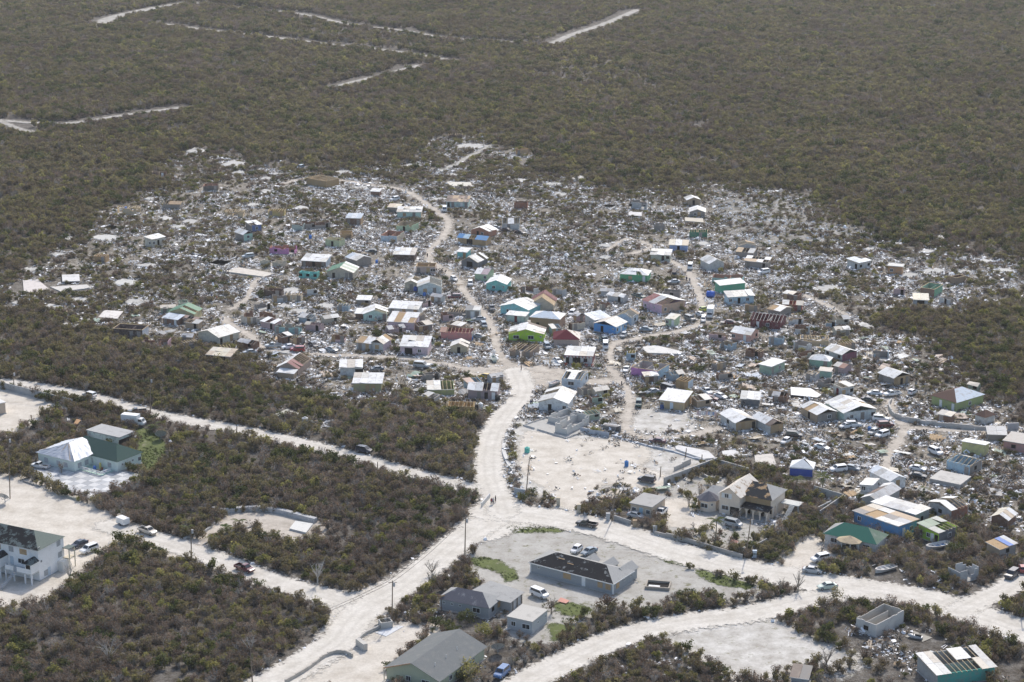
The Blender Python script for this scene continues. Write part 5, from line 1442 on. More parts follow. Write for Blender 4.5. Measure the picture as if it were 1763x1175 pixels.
board_on_ground('fallen_roof', 'fallen white roof with open grey hole in the western scrub', 'a', [(905, 960), (960, 900), (1135, 910), (1080, 975)], .7, .08, (.66, .62, .58), M_METAL, 'roof', .12)
board_on_ground('floor_slab', 'white slab on posts with a pink stain', 'h', [(278, 365), (398, 368), (400, 402), (278, 396)], .8, .2, (.66, .64, .62))
board_on_ground('floor_slab', 'beige slab with rough front below the grey hut', 'h', [(795, 415), (962, 425), (968, 462), (798, 448)], .8, .8, (.58, .53, .44))
board_on_ground('fallen_roof', 'large plain white roof sheet lying near the small white hut', 'j', [(125, 1095), (265, 1105), (340, 1150), (310, 1168), (128, 1150)], .7, .1, (.74, .74, .73), M_METAL, 'roof')
board_on_ground('floor_slab', 'flat white well cover in the thicket by the curved white wall', 'C', [(228, 150), (270, 98), (388, 118), (340, 178)], .5, .5, (.68, .67, .63))
board_on_ground('floor_slab', 'square concrete slab with plank edges in scrub above the dirt road', 'H', [(130, 455), (215, 418), (300, 448), (210, 488)], .45, .45, (.5, .49, .42))
board_on_ground('floor_slab', 'white slab strewn with bedding and clothes', 'i', [(300, 640), (420, 625), (690, 690), (640, 705), (330, 695)], .5, .5, (.68, .66, .62))
board_on_ground('floor_slab', 'long white slab at the far end of the lane', 'd', [(1540, 345), (1762, 350), (1780, 388), (1580, 385)], .4, .4, (.66, .62, .54))
board_on_ground('floor_slab', 'white slab row south of the crushed van', 'F', [(1105, 500), (1330, 545), (1378, 590), (1300, 598), (1110, 530)], .4, .4, (.66, .65, .63))
board_on_ground('floor_slab', 'short white slab by the scrub under the laundry', 'F', [(1420, 545), (1500, 535), (1575, 570), (1540, 590), (1430, 575)], .4, .4, (.66, .65, .63))
board_on_ground('floor_slab', 'creamy broken floor east of the villa wall', 'F', [(1640, 570), (1763, 560), (1790, 640), (1650, 645)], .35, .35, (.62, .58, .52))
board_on_ground('floor_slab', 'white concrete apron before the block bin', 'C', [(805, 842), (960, 795), (1000, 800), (880, 868)], .12, .1, (.66, .67, .68))
board_on_ground('roof_sheet', 'salmon red sheet lying between the grey bungalow and outbuilding', 'D', [(312, 635), (335, 615), (395, 635), (370, 652)], .3, .05, (.56, .24, .18), M_METAL, 'sheet', .08)
board_on_ground('roof_sheet', 'faded red sheet on a white block in the villa garden', 'n', [(735, 965), (770, 935), (845, 955), (810, 985)], .9, .06, (.4, .13, .13), M_METAL, 'sheet')
board_on_ground('plywood_sheet', 'tan plywood sheet lying in scrub by the mint bungalow', '4', [(645, 125), (690, 65), (755, 75), (700, 130)], .8, .06, (.46, .28, .15), M_WOOD, 'sheet', .15)
board_on_ground('plywood_sheet', 'orange plywood sheet beside the debris heap near the white suv', 'B', [(735, 268), (755, 248), (800, 258), (785, 272)], .3, .06, (.55, .34, .16), M_WOOD, 'sheet', .08)
# checkered patio: every tile a part of it
def patio():
    quad = [P('4', (-40, 800)), P('4', (930, 1210)), P('4', (1660, 850)), P('4', (1000, 640)), P('4', (150, 640))]
    ax = (P('4', (1280, 792)) - P('4', (500, 578)))
    ang = math.atan2(ax.y, ax.x)
    c = P('4', (650, 900))
    root = structure(thing('patio', 'chequered white and grey concrete patio', 'patio', c, ang))
    del root['category'], root['label']
    poly = [(q.x, q.y) for q in quad]
    S = 2.45
    ms = []
    for k in range(3):
        m = MB()
        e = .02
        m.box(-S / 2 + e, -S / 2 + e, .22, S / 2 - e, S / 2 - e, .30 + .008 * k)
        ms.append(m.mesh('tile', M_CONC))
    m = MB()
    pp = [Matrix.Rotation(-ang, 3, 'Z') @ (q - c) for q in quad]
    area = sum(pp[i].x * pp[(i + 1) % 5].y - pp[(i + 1) % 5].x * pp[i].y for i in range(5))
    pp = pp if area > 0 else pp[::-1]
    m.slab([(q.x, q.y, .215) for q in pp], .2)
    add('base', m.mesh('base', M_CONC), root, (.42, .42, .41))
    for i in range(-9, 10):
        for j in range(-9, 10):
            w = Matrix.Rotation(ang, 3, 'Z') @ Vector((i * S, j * S, 0)) + c
            if all(in_poly(poly, np.array([w.x + a]), np.array([w.y + b]))[0] for a, b in ((.7, 0), (-.7, 0), (0, .7), (0, -.7))):
                add('tile', random.choice(ms), root, jit((.64, .64, .63) if (i + j) % 2 else (.43, .44, .45), .12), (i * S, j * S, 0))
    YARDS.append(np.array(poly))
patio()
# ---------------------------------------------------------------- vehicles: each kind is modelled once and copied
def loft(m, st, mi=0):
    """st: stations (x, z_low, z_top, half width low, half width top)"""
    k0 = len(m.v)
    for x, zl, zt, wl, wt in st:
        zm = zl + (zt - zl) * .55
        m.v += [(x, -wl, zl), (x, -max(wl, wt) - .02, zm), (x, -wt, zt), (x, wt, zt), (x, max(wl, wt) + .02, zm), (x, wl, zl)]
    for i in range(len(st) - 1):
        for j in range(6):
            a, b = k0 + i * 6 + j, k0 + i * 6 + (j + 1) % 6
            m.f.append((a, b, b + 6, a + 6))
            m.mi.append(mi)
    m.f.append(tuple(k0 + j for j in range(6)))
    e = k0 + (len(st) - 1) * 6
    m.f.append(tuple(e + j for j in reversed(range(6))))
    m.mi += [mi, mi]
def cabin(m, x0, x1, X0, X1, zb, zr, wb, wr):
    """glasshouse from the belt line (x0..x1, half width wb) to the roof (X0..X1, half width wr)"""
    b = [(x0, -wb, zb), (x1, -wb, zb), (x1, wb, zb), (x0, wb, zb)]
    t = [(X0, -wr, zr), (X1, -wr, zr), (X1, wr, zr), (X0, wr, zr)]
    m.hexa(b, t)
    return b, t
def pane(b0, b1, t1, t0, inset=.1, out=.012, lo=.12, hi=.88):
    b0, b1, t1, t0 = map(Vector, (b0, b1, t1, t0))
    n = (b1 - b0).cross(t0 - b0).normalized()
    q = lambda s, t: lerp(lerp(b0, b1, s), lerp(t0, t1, s), t) + n * out
    m = MB()
    m.slab([q(inset, lo), q(1 - inset, lo), q(1 - inset, hi), q(inset, hi)], .02)
    return m
_w = MB()
_w.tube((0, -.1, 0), (0, .1, 0), .33, .33, 14)
WHEEL = _w.mesh('wheel', M_TYRE)
_w = MB()
_w.tube((0, -.112, 0), (0, .112, 0), .19, .19, 10)
RIM = _w.mesh('rim', M_RIM)
_w = MB()
_w.box(-.05, -.17, -.08, .05, .17, .08)
HEADL = _w.mesh('headlight', M_LAMP)
TAILL = _w.mesh('tail_light', M_TAIL)
VEH = {}
def make_vehicle(kind):
    root = bpy.data.objects.new(kind, None)
    COL.objects.link(root)
    b = MB()
    glass = []
    two = 1
    if kind == 'sedan':
        Lh, ax, w = 2.3, 1.38, .86
        loft(b, [(-2.28, .38, .82, .72, .66), (-2.1, .25, .98, .83, .74), (-1.3, .22, 1.0, w, .80), (0, .22, .98, w, .82), (.95, .22, .95, w, .80), (1.9, .25, .80, .83, .70), (2.25, .36, .68, .70, .60)])
        c = cabin(b, -1.65, 1.15, -.95, .35, .97, 1.43, .78, .60)
    elif kind == 'hatchback':
        Lh, ax, w = 1.95, 1.25, .82
        loft(b, [(-1.9, .35, .95, .74, .68), (-1.75, .25, 1.02, .81, .74), (0, .22, 1.0, w, .78), (.85, .22, .98, w, .77), (1.6, .25, .84, .79, .68), (1.93, .36, .7, .68, .58)])
        c = cabin(b, -1.78, 1.1, -1.35, .25, .99, 1.5, .75, .60)
    elif kind == 'suv':
        Lh, ax, w = 2.35, 1.4, .92
        loft(b, [(-2.3, .45, 1.1, .82, .78), (-2.2, .32, 1.16, .9, .84), (0, .3, 1.14, w, .87), (1.0, .3, 1.12, w, .86), (2.05, .33, 1.0, .89, .78), (2.32, .45, .85, .78, .68)])
        c = cabin(b, -2.2, 1.3, -2.0, .55, 1.13, 1.76, .85, .72)
    elif kind == 'minivan':
        Lh, ax, w = 2.35, 1.45, .88
        loft(b, [(-2.3, .4, 1.1, .8, .78), (-2.2, .28, 1.15, .87, .84), (0, .26, 1.14, w, .85), (1.4, .26, 1.1, w, .82), (2.1, .3, .95, .84, .72), (2.35, .4, .78, .72, .62)])
        c = cabin(b, -2.22, 1.75, -2.05, .85, 1.12, 1.84, .83, .72)
    elif kind == 'van':
        Lh, ax, w = 2.5, 1.5, .92
        loft(b, [(-2.48, .42, 1.2, .86, .86), (-2.4, .32, 1.25, .91, .88), (0, .3, 1.25, w, .89), (1.9, .3, 1.2, w, .86), (2.35, .33, 1.05, .86, .76), (2.5, .45, .9, .76, .7)])
        c = cabin(b, -2.42, 2.25, -2.36, 1.55, 1.23, 2.05, .88, .78)
    elif kind == 'pickup':
        Lh, ax, w = 2.7, 1.72, .93
        loft(b, [(-.35, .4, 1.08, w, .88), (.9, .4, 1.08, w, .87), (2.3, .42, 1.02, .9, .82), (2.68, .52, .85, .8, .7)])
        b.box(-2.65, -.9, .5, -.36, .9, .66)
        b.box(-2.65, -.9, .66, -.36, -.8, 1.08)
        b.box(-2.65, .8, .66, -.36, .9, 1.08)
        b.box(-2.68, -.79, .5, -2.58, .79, 1.08)
        c = cabin(b, -.32, 1.45, -.1, .75, 1.07, 1.72, .85, .70)
    elif kind == 'box_truck':
        Lh, ax, w = 3.4, 2.1, 1.0
        loft(b, [(1.55, .5, 1.35, w, .98), (2.6, .5, 1.3, w, .95), (3.25, .52, 1.2, .95, .88), (3.4, .6, 1.0, .88, .8)])
        b.box(-3.35, -.45, .6, 1.54, .45, .85)
        c = cabin(b, 1.58, 3.1, 1.65, 2.6, 1.33, 2.15, .95, .85)
    bd, tp = c
    add('body', b.mesh('body', M_CAR), root)
    P4 = lambda i, j: pane(bd[i], bd[j], tp[j], tp[i], **({'inset': .06} if abs(bd[i][1] - bd[j][1]) > .1 else {'inset': .07}))
    add('windscreen', P4(1, 2).mesh('windscreen', M_GLASS), root)
    add('rear_window', P4(3, 0).mesh('rear_window', M_GLASS), root)
    add('side_window', P4(0, 1).mesh('side_window', M_GLASS), root)
    add('side_window', P4(2, 3).mesh('side_window', M_GLASS), root)
    if kind == 'pickup':
        m = MB()
        m.box(-2.57, -.79, .662, -.37, .79, .68)
        add('bed_liner', m.mesh('bed_liner', M_TYRE), root)
    if kind == 'box_truck':
        m = MB()
        m.box(-3.4, -1.1, .86, 1.45, 1.1, 3.1)
        add('cargo_box', m.mesh('cargo_box', M_TRIM), root, C['white'])
    for sx in (-1, 1):
        for sy in (-1, 1):
            o = add('wheel', WHEEL, root, None, (ax * sx + (.1 if kind != 'box_truck' else .25), sy * (w - .08), .33))
            add('rim', RIM, o)
    for sy in (-1, 1):
        add('headlight', HEADL, root, None, (Lh - .08, sy * .52, .78 if kind != 'sedan' else .66))
        add('tail_light', TAILL, root, None, (-Lh + .04, sy * .62, .9 if kind != 'pickup' else .85))
    VEH[kind] = root
    return root
for k in ('sedan', 'hatchback', 'suv', 'minivan', 'van', 'pickup', 'box_truck'):
    make_vehicle(k)
VCOL = dict(white=(.78, .78, .77), silver=(.42, .44, .45), grey=(.16, .17, .18), black=(.015, .016, .02), navy=(.02, .028, .05), blue=(.06, .16, .36), maroon=(.12, .012, .02), red=(.32, .02, .025),
            teal=(.03, .09, .09), cream=(.62, .56, .47), bluegrey=(.2, .26, .31), lime=(.4, .45, .06), yellow=(.6, .38, .03), wine=(.1, .012, .03), palegreen=(.5, .58, .5))
_used = set()
CARS = []
def vehicle(kind, col, s, c, nose, label, extra=None, tilt=None, group='vehicles left in the wrecked village'):
    src = VEH[kind]
    if kind in _used:
        o = copy_tree(src)
    else:
        o = src
        _used.add(kind)
    a, b = P(s, c), P(s, nose)
    d = b - a
    ang = math.atan2(d.y, d.x)
    o.location = (a.x, a.y, .01 + _z[0])
    o.rotation_euler = (0, 0, ang)
    if tilt:
        o.rotation_euler = (tilt[0], tilt[1], ang)
        o.location.z = tilt[2]
    cat = {'sedan': 'car', 'hatchback': 'car', 'suv': 'suv', 'minivan': 'minivan', 'van': 'van', 'pickup': 'pickup truck', 'box_truck': 'box truck'}[kind]
    tag(o, label, cat, group)
    for ch in o.children:
        if ch.name.split('.')[0] == 'body':
            ch.color = (*jit(VCOL[col], .04), 1)
    CARS.append((a.x, a.y, ang))
    return o
V = vehicle
V('pickup', 'white', '4', (165, 735), (5, 712), 'white crew pickup parked on the chequered patio of the mint bungalow')
V('pickup', 'navy', 'A', (925, 288), (865, 292), 'dark wrecked pickup in the scrub beside the dirt road above the mint bungalow')
V('suv', 'white', 'A', (605, 178), (550, 165), 'white suv half hidden by brush on the upper dirt road')
V('box_truck', 'white', 'A', (905, 365), (1000, 375), 'white box truck behind the mint outbuilding')
V('pickup', 'cream', 'A', (995, 1095), (1085, 1125), 'cream pickup with dark bed towing a white trailer')
V('sedan', 'navy', 'B', (535, 262), (490, 280), 'dark sedan parked against the white apartment house')
V('suv', 'white', 'B', (602, 300), (555, 318), 'white suv parked beside the dark sedan at the apartment house')
V('pickup', 'maroon', 'B', (1650, 428), (1735, 458), 'maroon pickup driving on the lower dirt road', group='vehicles moving on the roads')
V('suv', 'blue', 'C', (1660, 1135), (1620, 1170), 'blue suv at the bottom picture edge by the gable bungalow')
V('sedan', 'white', 'C', (1745, 625), (1745, 665), 'white sedan nosed toward the small concrete outbuilding')
V('minivan', 'white', 'D', (190, 600), (252, 625), 'white minivan beside the concrete outbuilding')
V('hatchback', 'white', 'D', (440, 300), (408, 322), 'white car parked behind the long grey bungalow')
V('sedan', 'bluegrey', 'D', (525, 312), (480, 330), 'grey sedan tucked behind the bays of the long grey bungalow')
V('pickup', 'black', 'D', (510, 128), (438, 116), 'black pickup with lumber rack driving along the wide white road', group='vehicles moving on the roads')
V('sedan', 'silver', 'F', (842, 990), (900, 1005), 'silver sedan before the pale blue door of the cream outbuilding')
V('pickup', 'white', 'F', (1012, 968), (985, 995), 'small white pickup beside the cream outbuilding')
V('suv', 'navy', 'F', (915, 748), (858, 738), 'dark blue suv on the cleared marl lot')
V('minivan', 'silver', 'n', (772, 740), (880, 765), 'silver minivan parked before the villa verandah')
V('suv', 'teal', 'F', (860, 235), (858, 260), 'dark green suv on the dirt track by the plywood house')
V('suv', 'white', 'F', (475, 312), (518, 325), 'white suv behind the unfinished block walls')
V('van', 'grey', 'F', (690, 395), (755, 405), 'crushed van lying on its side with wheels outward', tilt=(math.pi / 2, 0, 1.0))
V('sedan', 'wine', 'F', (985, 485), (940, 480), 'wine red wrecked sedan against the sheet fence')
V('sedan', 'silver', 'F', (950, 152), (905, 160), 'silver sedan above the plywood house')
V('van', 'navy', 'F', (1062, 135), (1108, 148), 'navy van parked by the roofless plywood house')
V('hatchback', 'white', 'F', (1082, 150), (1126, 156), 'white hatchback pressed against the navy van')
V('pickup', 'white', 'F', (1315, 150), (1345, 168), 'white truck with smashed front among the wreckage')
V('sedan', 'white', 'F', (1412, 182), (1462, 198), 'white sedan behind the wine red wreck')
V('sedan', 'wine', 'F', (1345, 198), (1400, 206), 'wine red car wreck below the smashed white truck')
V('sedan', 'white', 'G', (755, 162), (722, 160), 'white sedan near the white hut with dark red door')
V('pickup', 'white', 'G', (872, 168), (835, 172), 'white pickup with black bed at the top of the curved wall')
V('sedan', 'black', 'G', (718, 208), (765, 216), 'black sedan wreck beside the dirt track bend')
V('hatchback', 'white', 'G', (1010, 155), (1040, 140), 'crumpled white car wreck below the brown gable house')
V('suv', 'white', 'G', (795, 338), (828, 340), 'white topped jeep beside the mint house')
V('suv', 'maroon', 'G', (828, 378), (885, 375), 'maroon suv in front of the white topped jeep')
V('suv', 'white', 'G', (610, 378), (645, 378), 'white suv parked close before the mint house')
V('hatchback', 'white', 'G', (560, 385), (530, 390), 'white small car next to the mint house wall')
V('suv', 'white', 'G', (805, 445), (765, 458), 'white suv standing at the brushy bend of the track')
V('hatchback', 'silver', 'G', (745, 425), (718, 438), 'pale small car with red debris on its bonnet')
V('hatchback', 'white', 'G', (155, 488), (130, 503), 'white small car next to the black jeep')
V('suv', 'black', 'G', (212, 448), (250, 452), 'black jeep near the plywood eaved house')
V('suv', 'white', 'G', (1165, 560), (1215, 582), 'white suv below the yellow hut')
V('sedan', 'white', 'G', (1045, 672), (1105, 684), 'white sedan next to the flat concrete roof slab')
V('sedan', 'black', 'G', (1045, 722), (1092, 728), 'black crushed sedan in front of the white sedan')
V('suv', 'white', 'G', (510, 678), (475, 682), 'white suv near the blue and white tent')
V('hatchback', 'bluegrey', 'G', (608, 672), (640, 678), 'blue grey small car east of the tent')
V('sedan', 'white', 'G', (400, 528), (440, 540), 'white car wreck buried in boards beside the small hut')
V('suv', 'white', 'E', (388, 362), (340, 372), 'white suv on the drive of the green roofed bungalow')
V('sedan', 'silver', 'E', (335, 440), (385, 446), 'silver wrecked car at the road edge behind bushes')
V('sedan', 'palegreen', 'E', (435, 548), (385, 553), 'pale sedan driving where the two white roads meet', group='vehicles moving on the roads')
V('suv', 'navy', 'E', (1680, 470), (1650, 492), 'dark suv with silver roof by the side road')
V('hatchback', 'red', 'E', (1752, 430), (1748, 415), 'red car at the picture edge')
V('suv', 'navy', 'H', (732, 705), (795, 716), 'battered dark suv wreck in the thicket above the dirt road')
V('hatchback', 'yellow', 'H', (1545, 205), (1515, 200), 'yellow car behind the mauve house')
V('sedan', 'grey', 'H', (815, 155), (775, 158), 'dark grey sedan behind the yellowish plywood house')
V('minivan', 'silver', 'H', (1115, 132), (1160, 136), 'silver minivan on the village street')
V('suv', 'silver', 'c', (572, 135), (520, 140), 'lone silver suv in scrub near the cream box ruin')
V('pickup', 'silver', 'c', (805, 960), (745, 962), 'silver pickup on the village street')
V('sedan', 'white', 'c', (945, 968), (890, 975), 'white sedan beside the red suv')
V('suv', 'red', 'c', (1028, 995), (958, 995), 'red suv on the village street')
V('sedan', 'navy', 'c', (1170, 950), (1215, 972), 'navy sedan beside leaning boards')
V('sedan', 'silver', 'c', (1342, 992), (1410, 1008), 'silver sedan east of the red suv')
V('sedan', 'silver', 'c', (590, 1018), (525, 1022), 'silver sedan at the scrub edge near the carport')
V('hatchback', 'white', 'e', (970, 235), (992, 248), 'white topped car on the sandy lane verge')
V('suv', 'white', 'e', (1120, 280), (1120, 305), 'white suv beside the aqua house')
V('suv', 'maroon', 'e', (975, 402), (928, 402), 'maroon suv parked across the lane end')
V('pickup', 'grey', 'e', (1316, 505), (1335, 540), 'grey pickup on the lane west of the cyan house')
V('sedan', 'silver', 'e', (1200, 605), (1140, 608), 'silver sedan before the narrow pale hut')
V('suv', 'bluegrey', 'e', (1245, 665), (1262, 695), 'blue grey suv on the lane')
V('sedan', 'silver', 'e', (1205, 765), (1265, 772), 'silver sedan beside the salmon red house')
V('suv', 'white', 'e', (680, 1030), (725, 1034), 'white suv in front of brush on the village street')
V('sedan', 'white', 'f', (855, 990), (888, 1010), 'white sedan outside the chequered shop')
V('van', 'white', 'f', (1295, 855), (1296, 878), 'white van parked behind the teal pickup')
V('pickup', 'teal', 'f', (1280, 800), (1310, 822), 'teal pickup at the corner of the dirt track')
V('hatchback', 'silver', 'f', (1462, 755), (1440, 775), 'silver small car below the bright blue cottage')
V('sedan', 'bluegrey', 'f', (1668, 700), (1720, 702), 'blue grey sedan right of the stripped white house')
V('suv', 'white', 'f', (988, 555), (968, 575), 'white suv behind the tall tan house')
V('sedan', 'white', 'f', (1490, 1070), (1470, 1092), 'white sedan beside the roofless violet house')
V('suv', 'bluegrey', 'f', (758, 860), (790, 900), 'wrecked blue grey suv beside the collapsed brown house')
V('pickup', 'teal', 'i', (265, 182), (305, 192), 'dark teal pickup left of the pink house')
V('suv', 'grey', 'i', (735, 390), (772, 404), 'grey suv on the parking apron of the dirt track')
V('sedan', 'white', 'i', (835, 350), (865, 362), 'white sedan behind the grey suv')
V('hatchback', 'white', 'i', (858, 398), (858, 420), 'white small car facing the dirt track')
V('box_truck', 'white', 'i', (922, 355), (908, 395), 'white box truck on the parking apron')
V('hatchback', 'lime', 'i', (870, 302), (900, 298), 'yellow green car behind the white box truck')
V('sedan', 'silver', 'i', (588, 48), (530, 52), 'silver sedan below the bright green house')
V('van', 'white', 'h', (845, 875), (838, 900), 'white van on the sandy junction')
V('suv', 'black', 'h', (700, 940), (690, 965), 'black upended suv at the sandy junction', tilt=(0, .35, .3))
V('suv', 'white', 'h', (1520, 920), (1480, 925), 'white suv beside the clothes field')
V('suv', 'white', 'd', (1065, 515), (1020, 524), 'white suv on the upper lane')
V('van', 'white', 'd', (1525, 612), (1524, 632), 'white van before the pale mint house')
V('sedan', 'black', 'd', (850, 997), (810, 998), 'black sedan near the grey plank house')
V('suv', 'bluegrey', 'd', (200, 222), (165, 235), 'blue grey suv alone near the plywood building')
V('sedan', 'paleblue' if 'paleblue' in VCOL else 'silver', 'g', (595, 1042), (555, 1040), 'silver car beside the white house with bluish roof')
V('sedan', 'black', 'g', (705, 1066), (745, 1070), 'black car wreck before the white house with bluish roof')
V('sedan', 'black', 'g', (832, 1088), (875, 1096), 'second black car wreck with dusty bonnet further right')
V('hatchback', 'maroon', 'i', (1110, 425), (1150, 428), 'rust brown car wreck near the salmon cottage')
# ---------------------------------------------------------------- walls, poles, palms, boats, people and small things
def wall_line(label, s, pts, hgt, col, th=.25, curve=False, cat='wall', name='block_wall', jag=.0, sub=1):
    g = [P(s, p) for p in pts]
    if curve:
        g = [Vector((p[0], p[1], 0)) for p in smooth(g, 4)]
    o0 = g[0].copy()
    root = thing(name, label, cat, o0)
    for a, b in zip(g[:-1], g[1:]):
        L = (b - a).length
        n = max(1, round(L / 3.2)) * sub
        u = (b - a).normalized()
        v = Vector((-u.y, u.x, 0)) * th / 2
        for i in range(n):
            p, q = a + u * (L * i / n + .01), a + u * (L * (i + 1) / n - .01)
            h0 = hgt * (1 - jag * random.random())
            p, q = p - o0, q - o0
            m = MB()
            up = Vector((0, 0, h0))
            m.hexa([p - v, q - v, q + v, p + v], [p - v + up, q - v + up, q + v + up, p + v + up])
            add('wall_panel', m.mesh('wall_panel', M_CONC), root, jit(col, .08))
    return root
W_ = wall_line
W_('grey block wall along the walled cream building yard', 'A', [(-120, 85), (0, 112), (490, 232)], 2.0, (.42, .42, .41))
W_('tall pale block wall crossing from the marl lot to the villa', 'F', [(1030, 765), (1390, 628)], 2.0, (.55, .53, .5), .3)
W_('grey block wall running behind the villa', 'F', [(1392, 640), (1600, 700)], 2.0, (.44, .43, .41), .3)
W_('low block wall in the corner behind the villa', 'n', [(400, 130), (480, 175), (640, 190)], .8, (.5, .48, .45), .3)
W_('long grey roadside wall in front of the villa garden', 'D', [(968, 182), (1200, 235), (1560, 345)], 1.25, (.40, .38, .35), .35, jag=.25)
W_('grey garden wall turning back from the road beside the villa', 'n', [(1010, 1030), (1175, 945)], 1.4, (.45, .44, .42))
W_('grey wall panels leading from villa to green roofed bungalow', 'E', [(370, 45), (460, 0)], 2.0, (.46, .46, .44))
W_('weathered wall east of the villa stair', 'G', [(345, 825), (530, 880)], 2.2, (.4, .4, .38))
W_('grey wall climbing to the shack beside clothes heap', 'G', [(385, 985), (545, 875)], 1.8, (.47, .46, .44))
W_('long curved pale stone wall round the olive house garden', 'G', [(868, 205), (850, 240), (880, 300), (960, 335), (1100, 358), (1250, 378), (1420, 392), (1640, 402)], 1.5, (.5, .48, .45), .4, True, jag=.3)
W_('short pale stone wall at the end of the olive house garden', 'G', [(1650, 395), (1725, 392)], 2.0, (.52, .51, .5), .4)
W_('double curved pale retaining wall of the round terrace', 'A', [(1440, 940), (1500, 955), (1600, 945), (1700, 938), (1790, 942), (1900, 960), (2000, 985), (2130, 1020)], 1.2, (.48, .48, .48), 1.2, True)
W_('curved low kerb wall bending down to the lower dirt road', 'A', [(1465, 965), (1445, 1030), (1380, 1085), (1300, 1115), (1240, 1135)], .6, (.56, .55, .52), .4, True)
W_('short kerb wall by the palms in the thicket', 'A', [(1370, 1175), (1430, 1140), (1520, 1100), (1700, 1050)], .4, (.5, .48, .44), .3, True)
W_('curved grey gate wall of the white yard', 'C', [(200, 1185), (330, 1110), (400, 1060), (470, 1010), (540, 985), (610, 988), (655, 1008)], .95, (.52, .48, .42), .35, True, jag=.2)
W_('low kerb wall from the block bin to the gate pier', 'C', [(690, 905), (740, 860), (840, 812)], .8, (.46, .44, .4), .35, True)
W_('thick broken gate pier of the white yard', 'C', [(690, 925), (742, 965)], 1.6, (.55, .52, .47), 1.0)
W_('row of white rubble blocks along the main road', '8', [(440, 545), (405, 640), (395, 720), (430, 810), (480, 880), (520, 960)], .7, (.62, .61, .58), 1.0, True, jag=.6)
W_('short white wall stub at the crossroads', '8', [(222, 1150), (285, 1075)], 1.3, (.66, .65, .62), .3)
W_('narrow kerb at the patio edge by the white lot', '4', [(-80, 925), (150, 1000)], .45, (.3, .29, .27), .35)
W_('low mossy kerb at the patio corner', '4', [(400, 1095), (560, 1150), (720, 1200)], .6, (.34, .34, .29), .4)
W_('dark low roadside wall before the cream outbuilding', '1', [(950, 545), (1080, 590), (1235, 640)], 1.3, (.4, .4, .39), .3)
W_('tall grey panel at the lot entrance beside the leaning post', 'F', [(20, 830), (92, 845)], 1.9, (.42, .45, .48), .3)
W_('grey corrugated sheet fence north of the marl lot', 'F', [(465, 405), (560, 430), (660, 445)], 1.6, (.42, .46, .52), .06, jag=.2)
W_('flattened line of blue grey fence sheets', 'F', [(680, 440), (800, 470), (960, 515), (1100, 545), (1240, 590), (1370, 620)], .7, (.44, .47, .52), .5, jag=.6)
W_('low rubble wall inside the cleared lot corner', 'F', [(1100, 670), (1210, 620)], 1.5, (.5, .48, .45), .3, jag=.3)
for lab, s, p, c, hh in (('tan gate pier at the lot entrance', 'F', (318, 905), 'cream', 2.0), ('tan gate pier east of the lot entrance', 'F', (458, 955), 'cream', 2.2), ('grey gate pier beside the roadside pole', '1', (850, 560), 'lgrey', 1.9),
                         ('brown gate pier at the cream outbuilding drive', '1', (1300, 665), 'tan', 1.7), ('pale gate pier at the villa garden corner', 'n', (890, 1075), 'offwhite', 1.8), ('pale blue gate pier at the villa garden corner', 'n', (1030, 1105), 'paleblue', 1.6),
                         ('grey gate pier across from the cream outbuilding', '1', (1640, 760), 'lgrey', 1.7)):
    m = MB()
    m.box(-.45, -.3, 0, .45, .3, hh)
    m.box(-.52, -.37, hh + .002, .52, .37, hh + .14)
    tag(add('gate_pier', m.mesh('gate_pier', M_CONC), None, C[c], P(s, p)), lab, 'gate pier')
# block bin
root = thing('block_bin', 'open square concrete block bin at the corner of the white yard', 'bin', P('5', (175, 290)), .35)
for m in wall_ring(2.6, 2.2, lambda x, y: 1.5, th=.2):
    m.v = [(x - 1.3, y - 1.1, z) for x, y, z in m.v]
    add('wall', m.mesh('wall', M_CONC), root, (.5, .48, .44))
# cistern: a pit edged by four low walls
root = thing('cistern', 'open concrete cistern with a white slab at the edge of the sandy yard', 'cistern', P('D', (990, 530)), -.2)
for m in wall_ring(5.5, 4.0, lambda x, y: .7, th=.3):
    m.v = [(x - 2.7, y - 2, z) for x, y, z in m.v]
    add('wall', m.mesh('wall', M_CONC), root, (.4, .36, .3))
m = MB()
m.box(-2.35, -1.65, .17, 2.45, 1.65, .2)
add('pit_shade', m.mesh('pit_shade', M_DARK), root)  # near-black plate above ground level, shade of a deep pit painted in
m = MB()
m.box(-2.0, -1.6, .21, .5, -.2, .4)
add('slab', m.mesh('slab', M_CONC), root, C['white'])

def pole(label, s, base, top, group='utility poles along the roads', arm=True, r=.15, name='utility_pole', cat='utility pole'):
    b = P(s, base)
    pb, pt = PX(s, base), PX(s, top)
    sc = FPX / (b.y * CP + CAM_H * SP)
    hgt = (pb[1] - pt[1]) / sc / .94
    lean = (pt[0] - pb[0]) / sc
    root = thing(name, label, cat, b, 0, group)
    m = MB()
    m.tube((0, 0, 0), (lean, 0, hgt), r, r * .65, 8)
    add('shaft', m.mesh('shaft', M_WOOD), root, (.24, .19, .14))
    if arm:
        m = MB()
        m.bar((lean * .95 - .9, .14, hgt * .95), (lean * .95 + .9, .14, hgt * .95), .1, .12)
        add('crossarm', m.mesh('crossarm', M_WOOD), root, (.25, .2, .15))
        m = MB()
        m.tube((lean * .9 + .32, 0, hgt * .86), (lean * .9 + .32, 0, hgt * .86 + .9), .24, .24, 10)
        add('transformer', m.mesh('transformer', M_TRIM), root, (.5, .5, .5))
pole('wooden pole by the cream outbuilding casting a shadow across the road', '1', (915, 570), (980, -120), arm=False)
pole('wooden pole where the road narrows between thicket and sandy yard', 'C', (1411, 318), (1419, 60), arm=True)
pole('wooden pole above the white yard gate', 'C', (920, 775), (929, 485))
pole('wooden pole at the thicket corner near the white trailer', 'B', (1291, 350), (1298, 140))
pole('tall pole by the chequered patio', 'A', (68, 858), (90, 420))
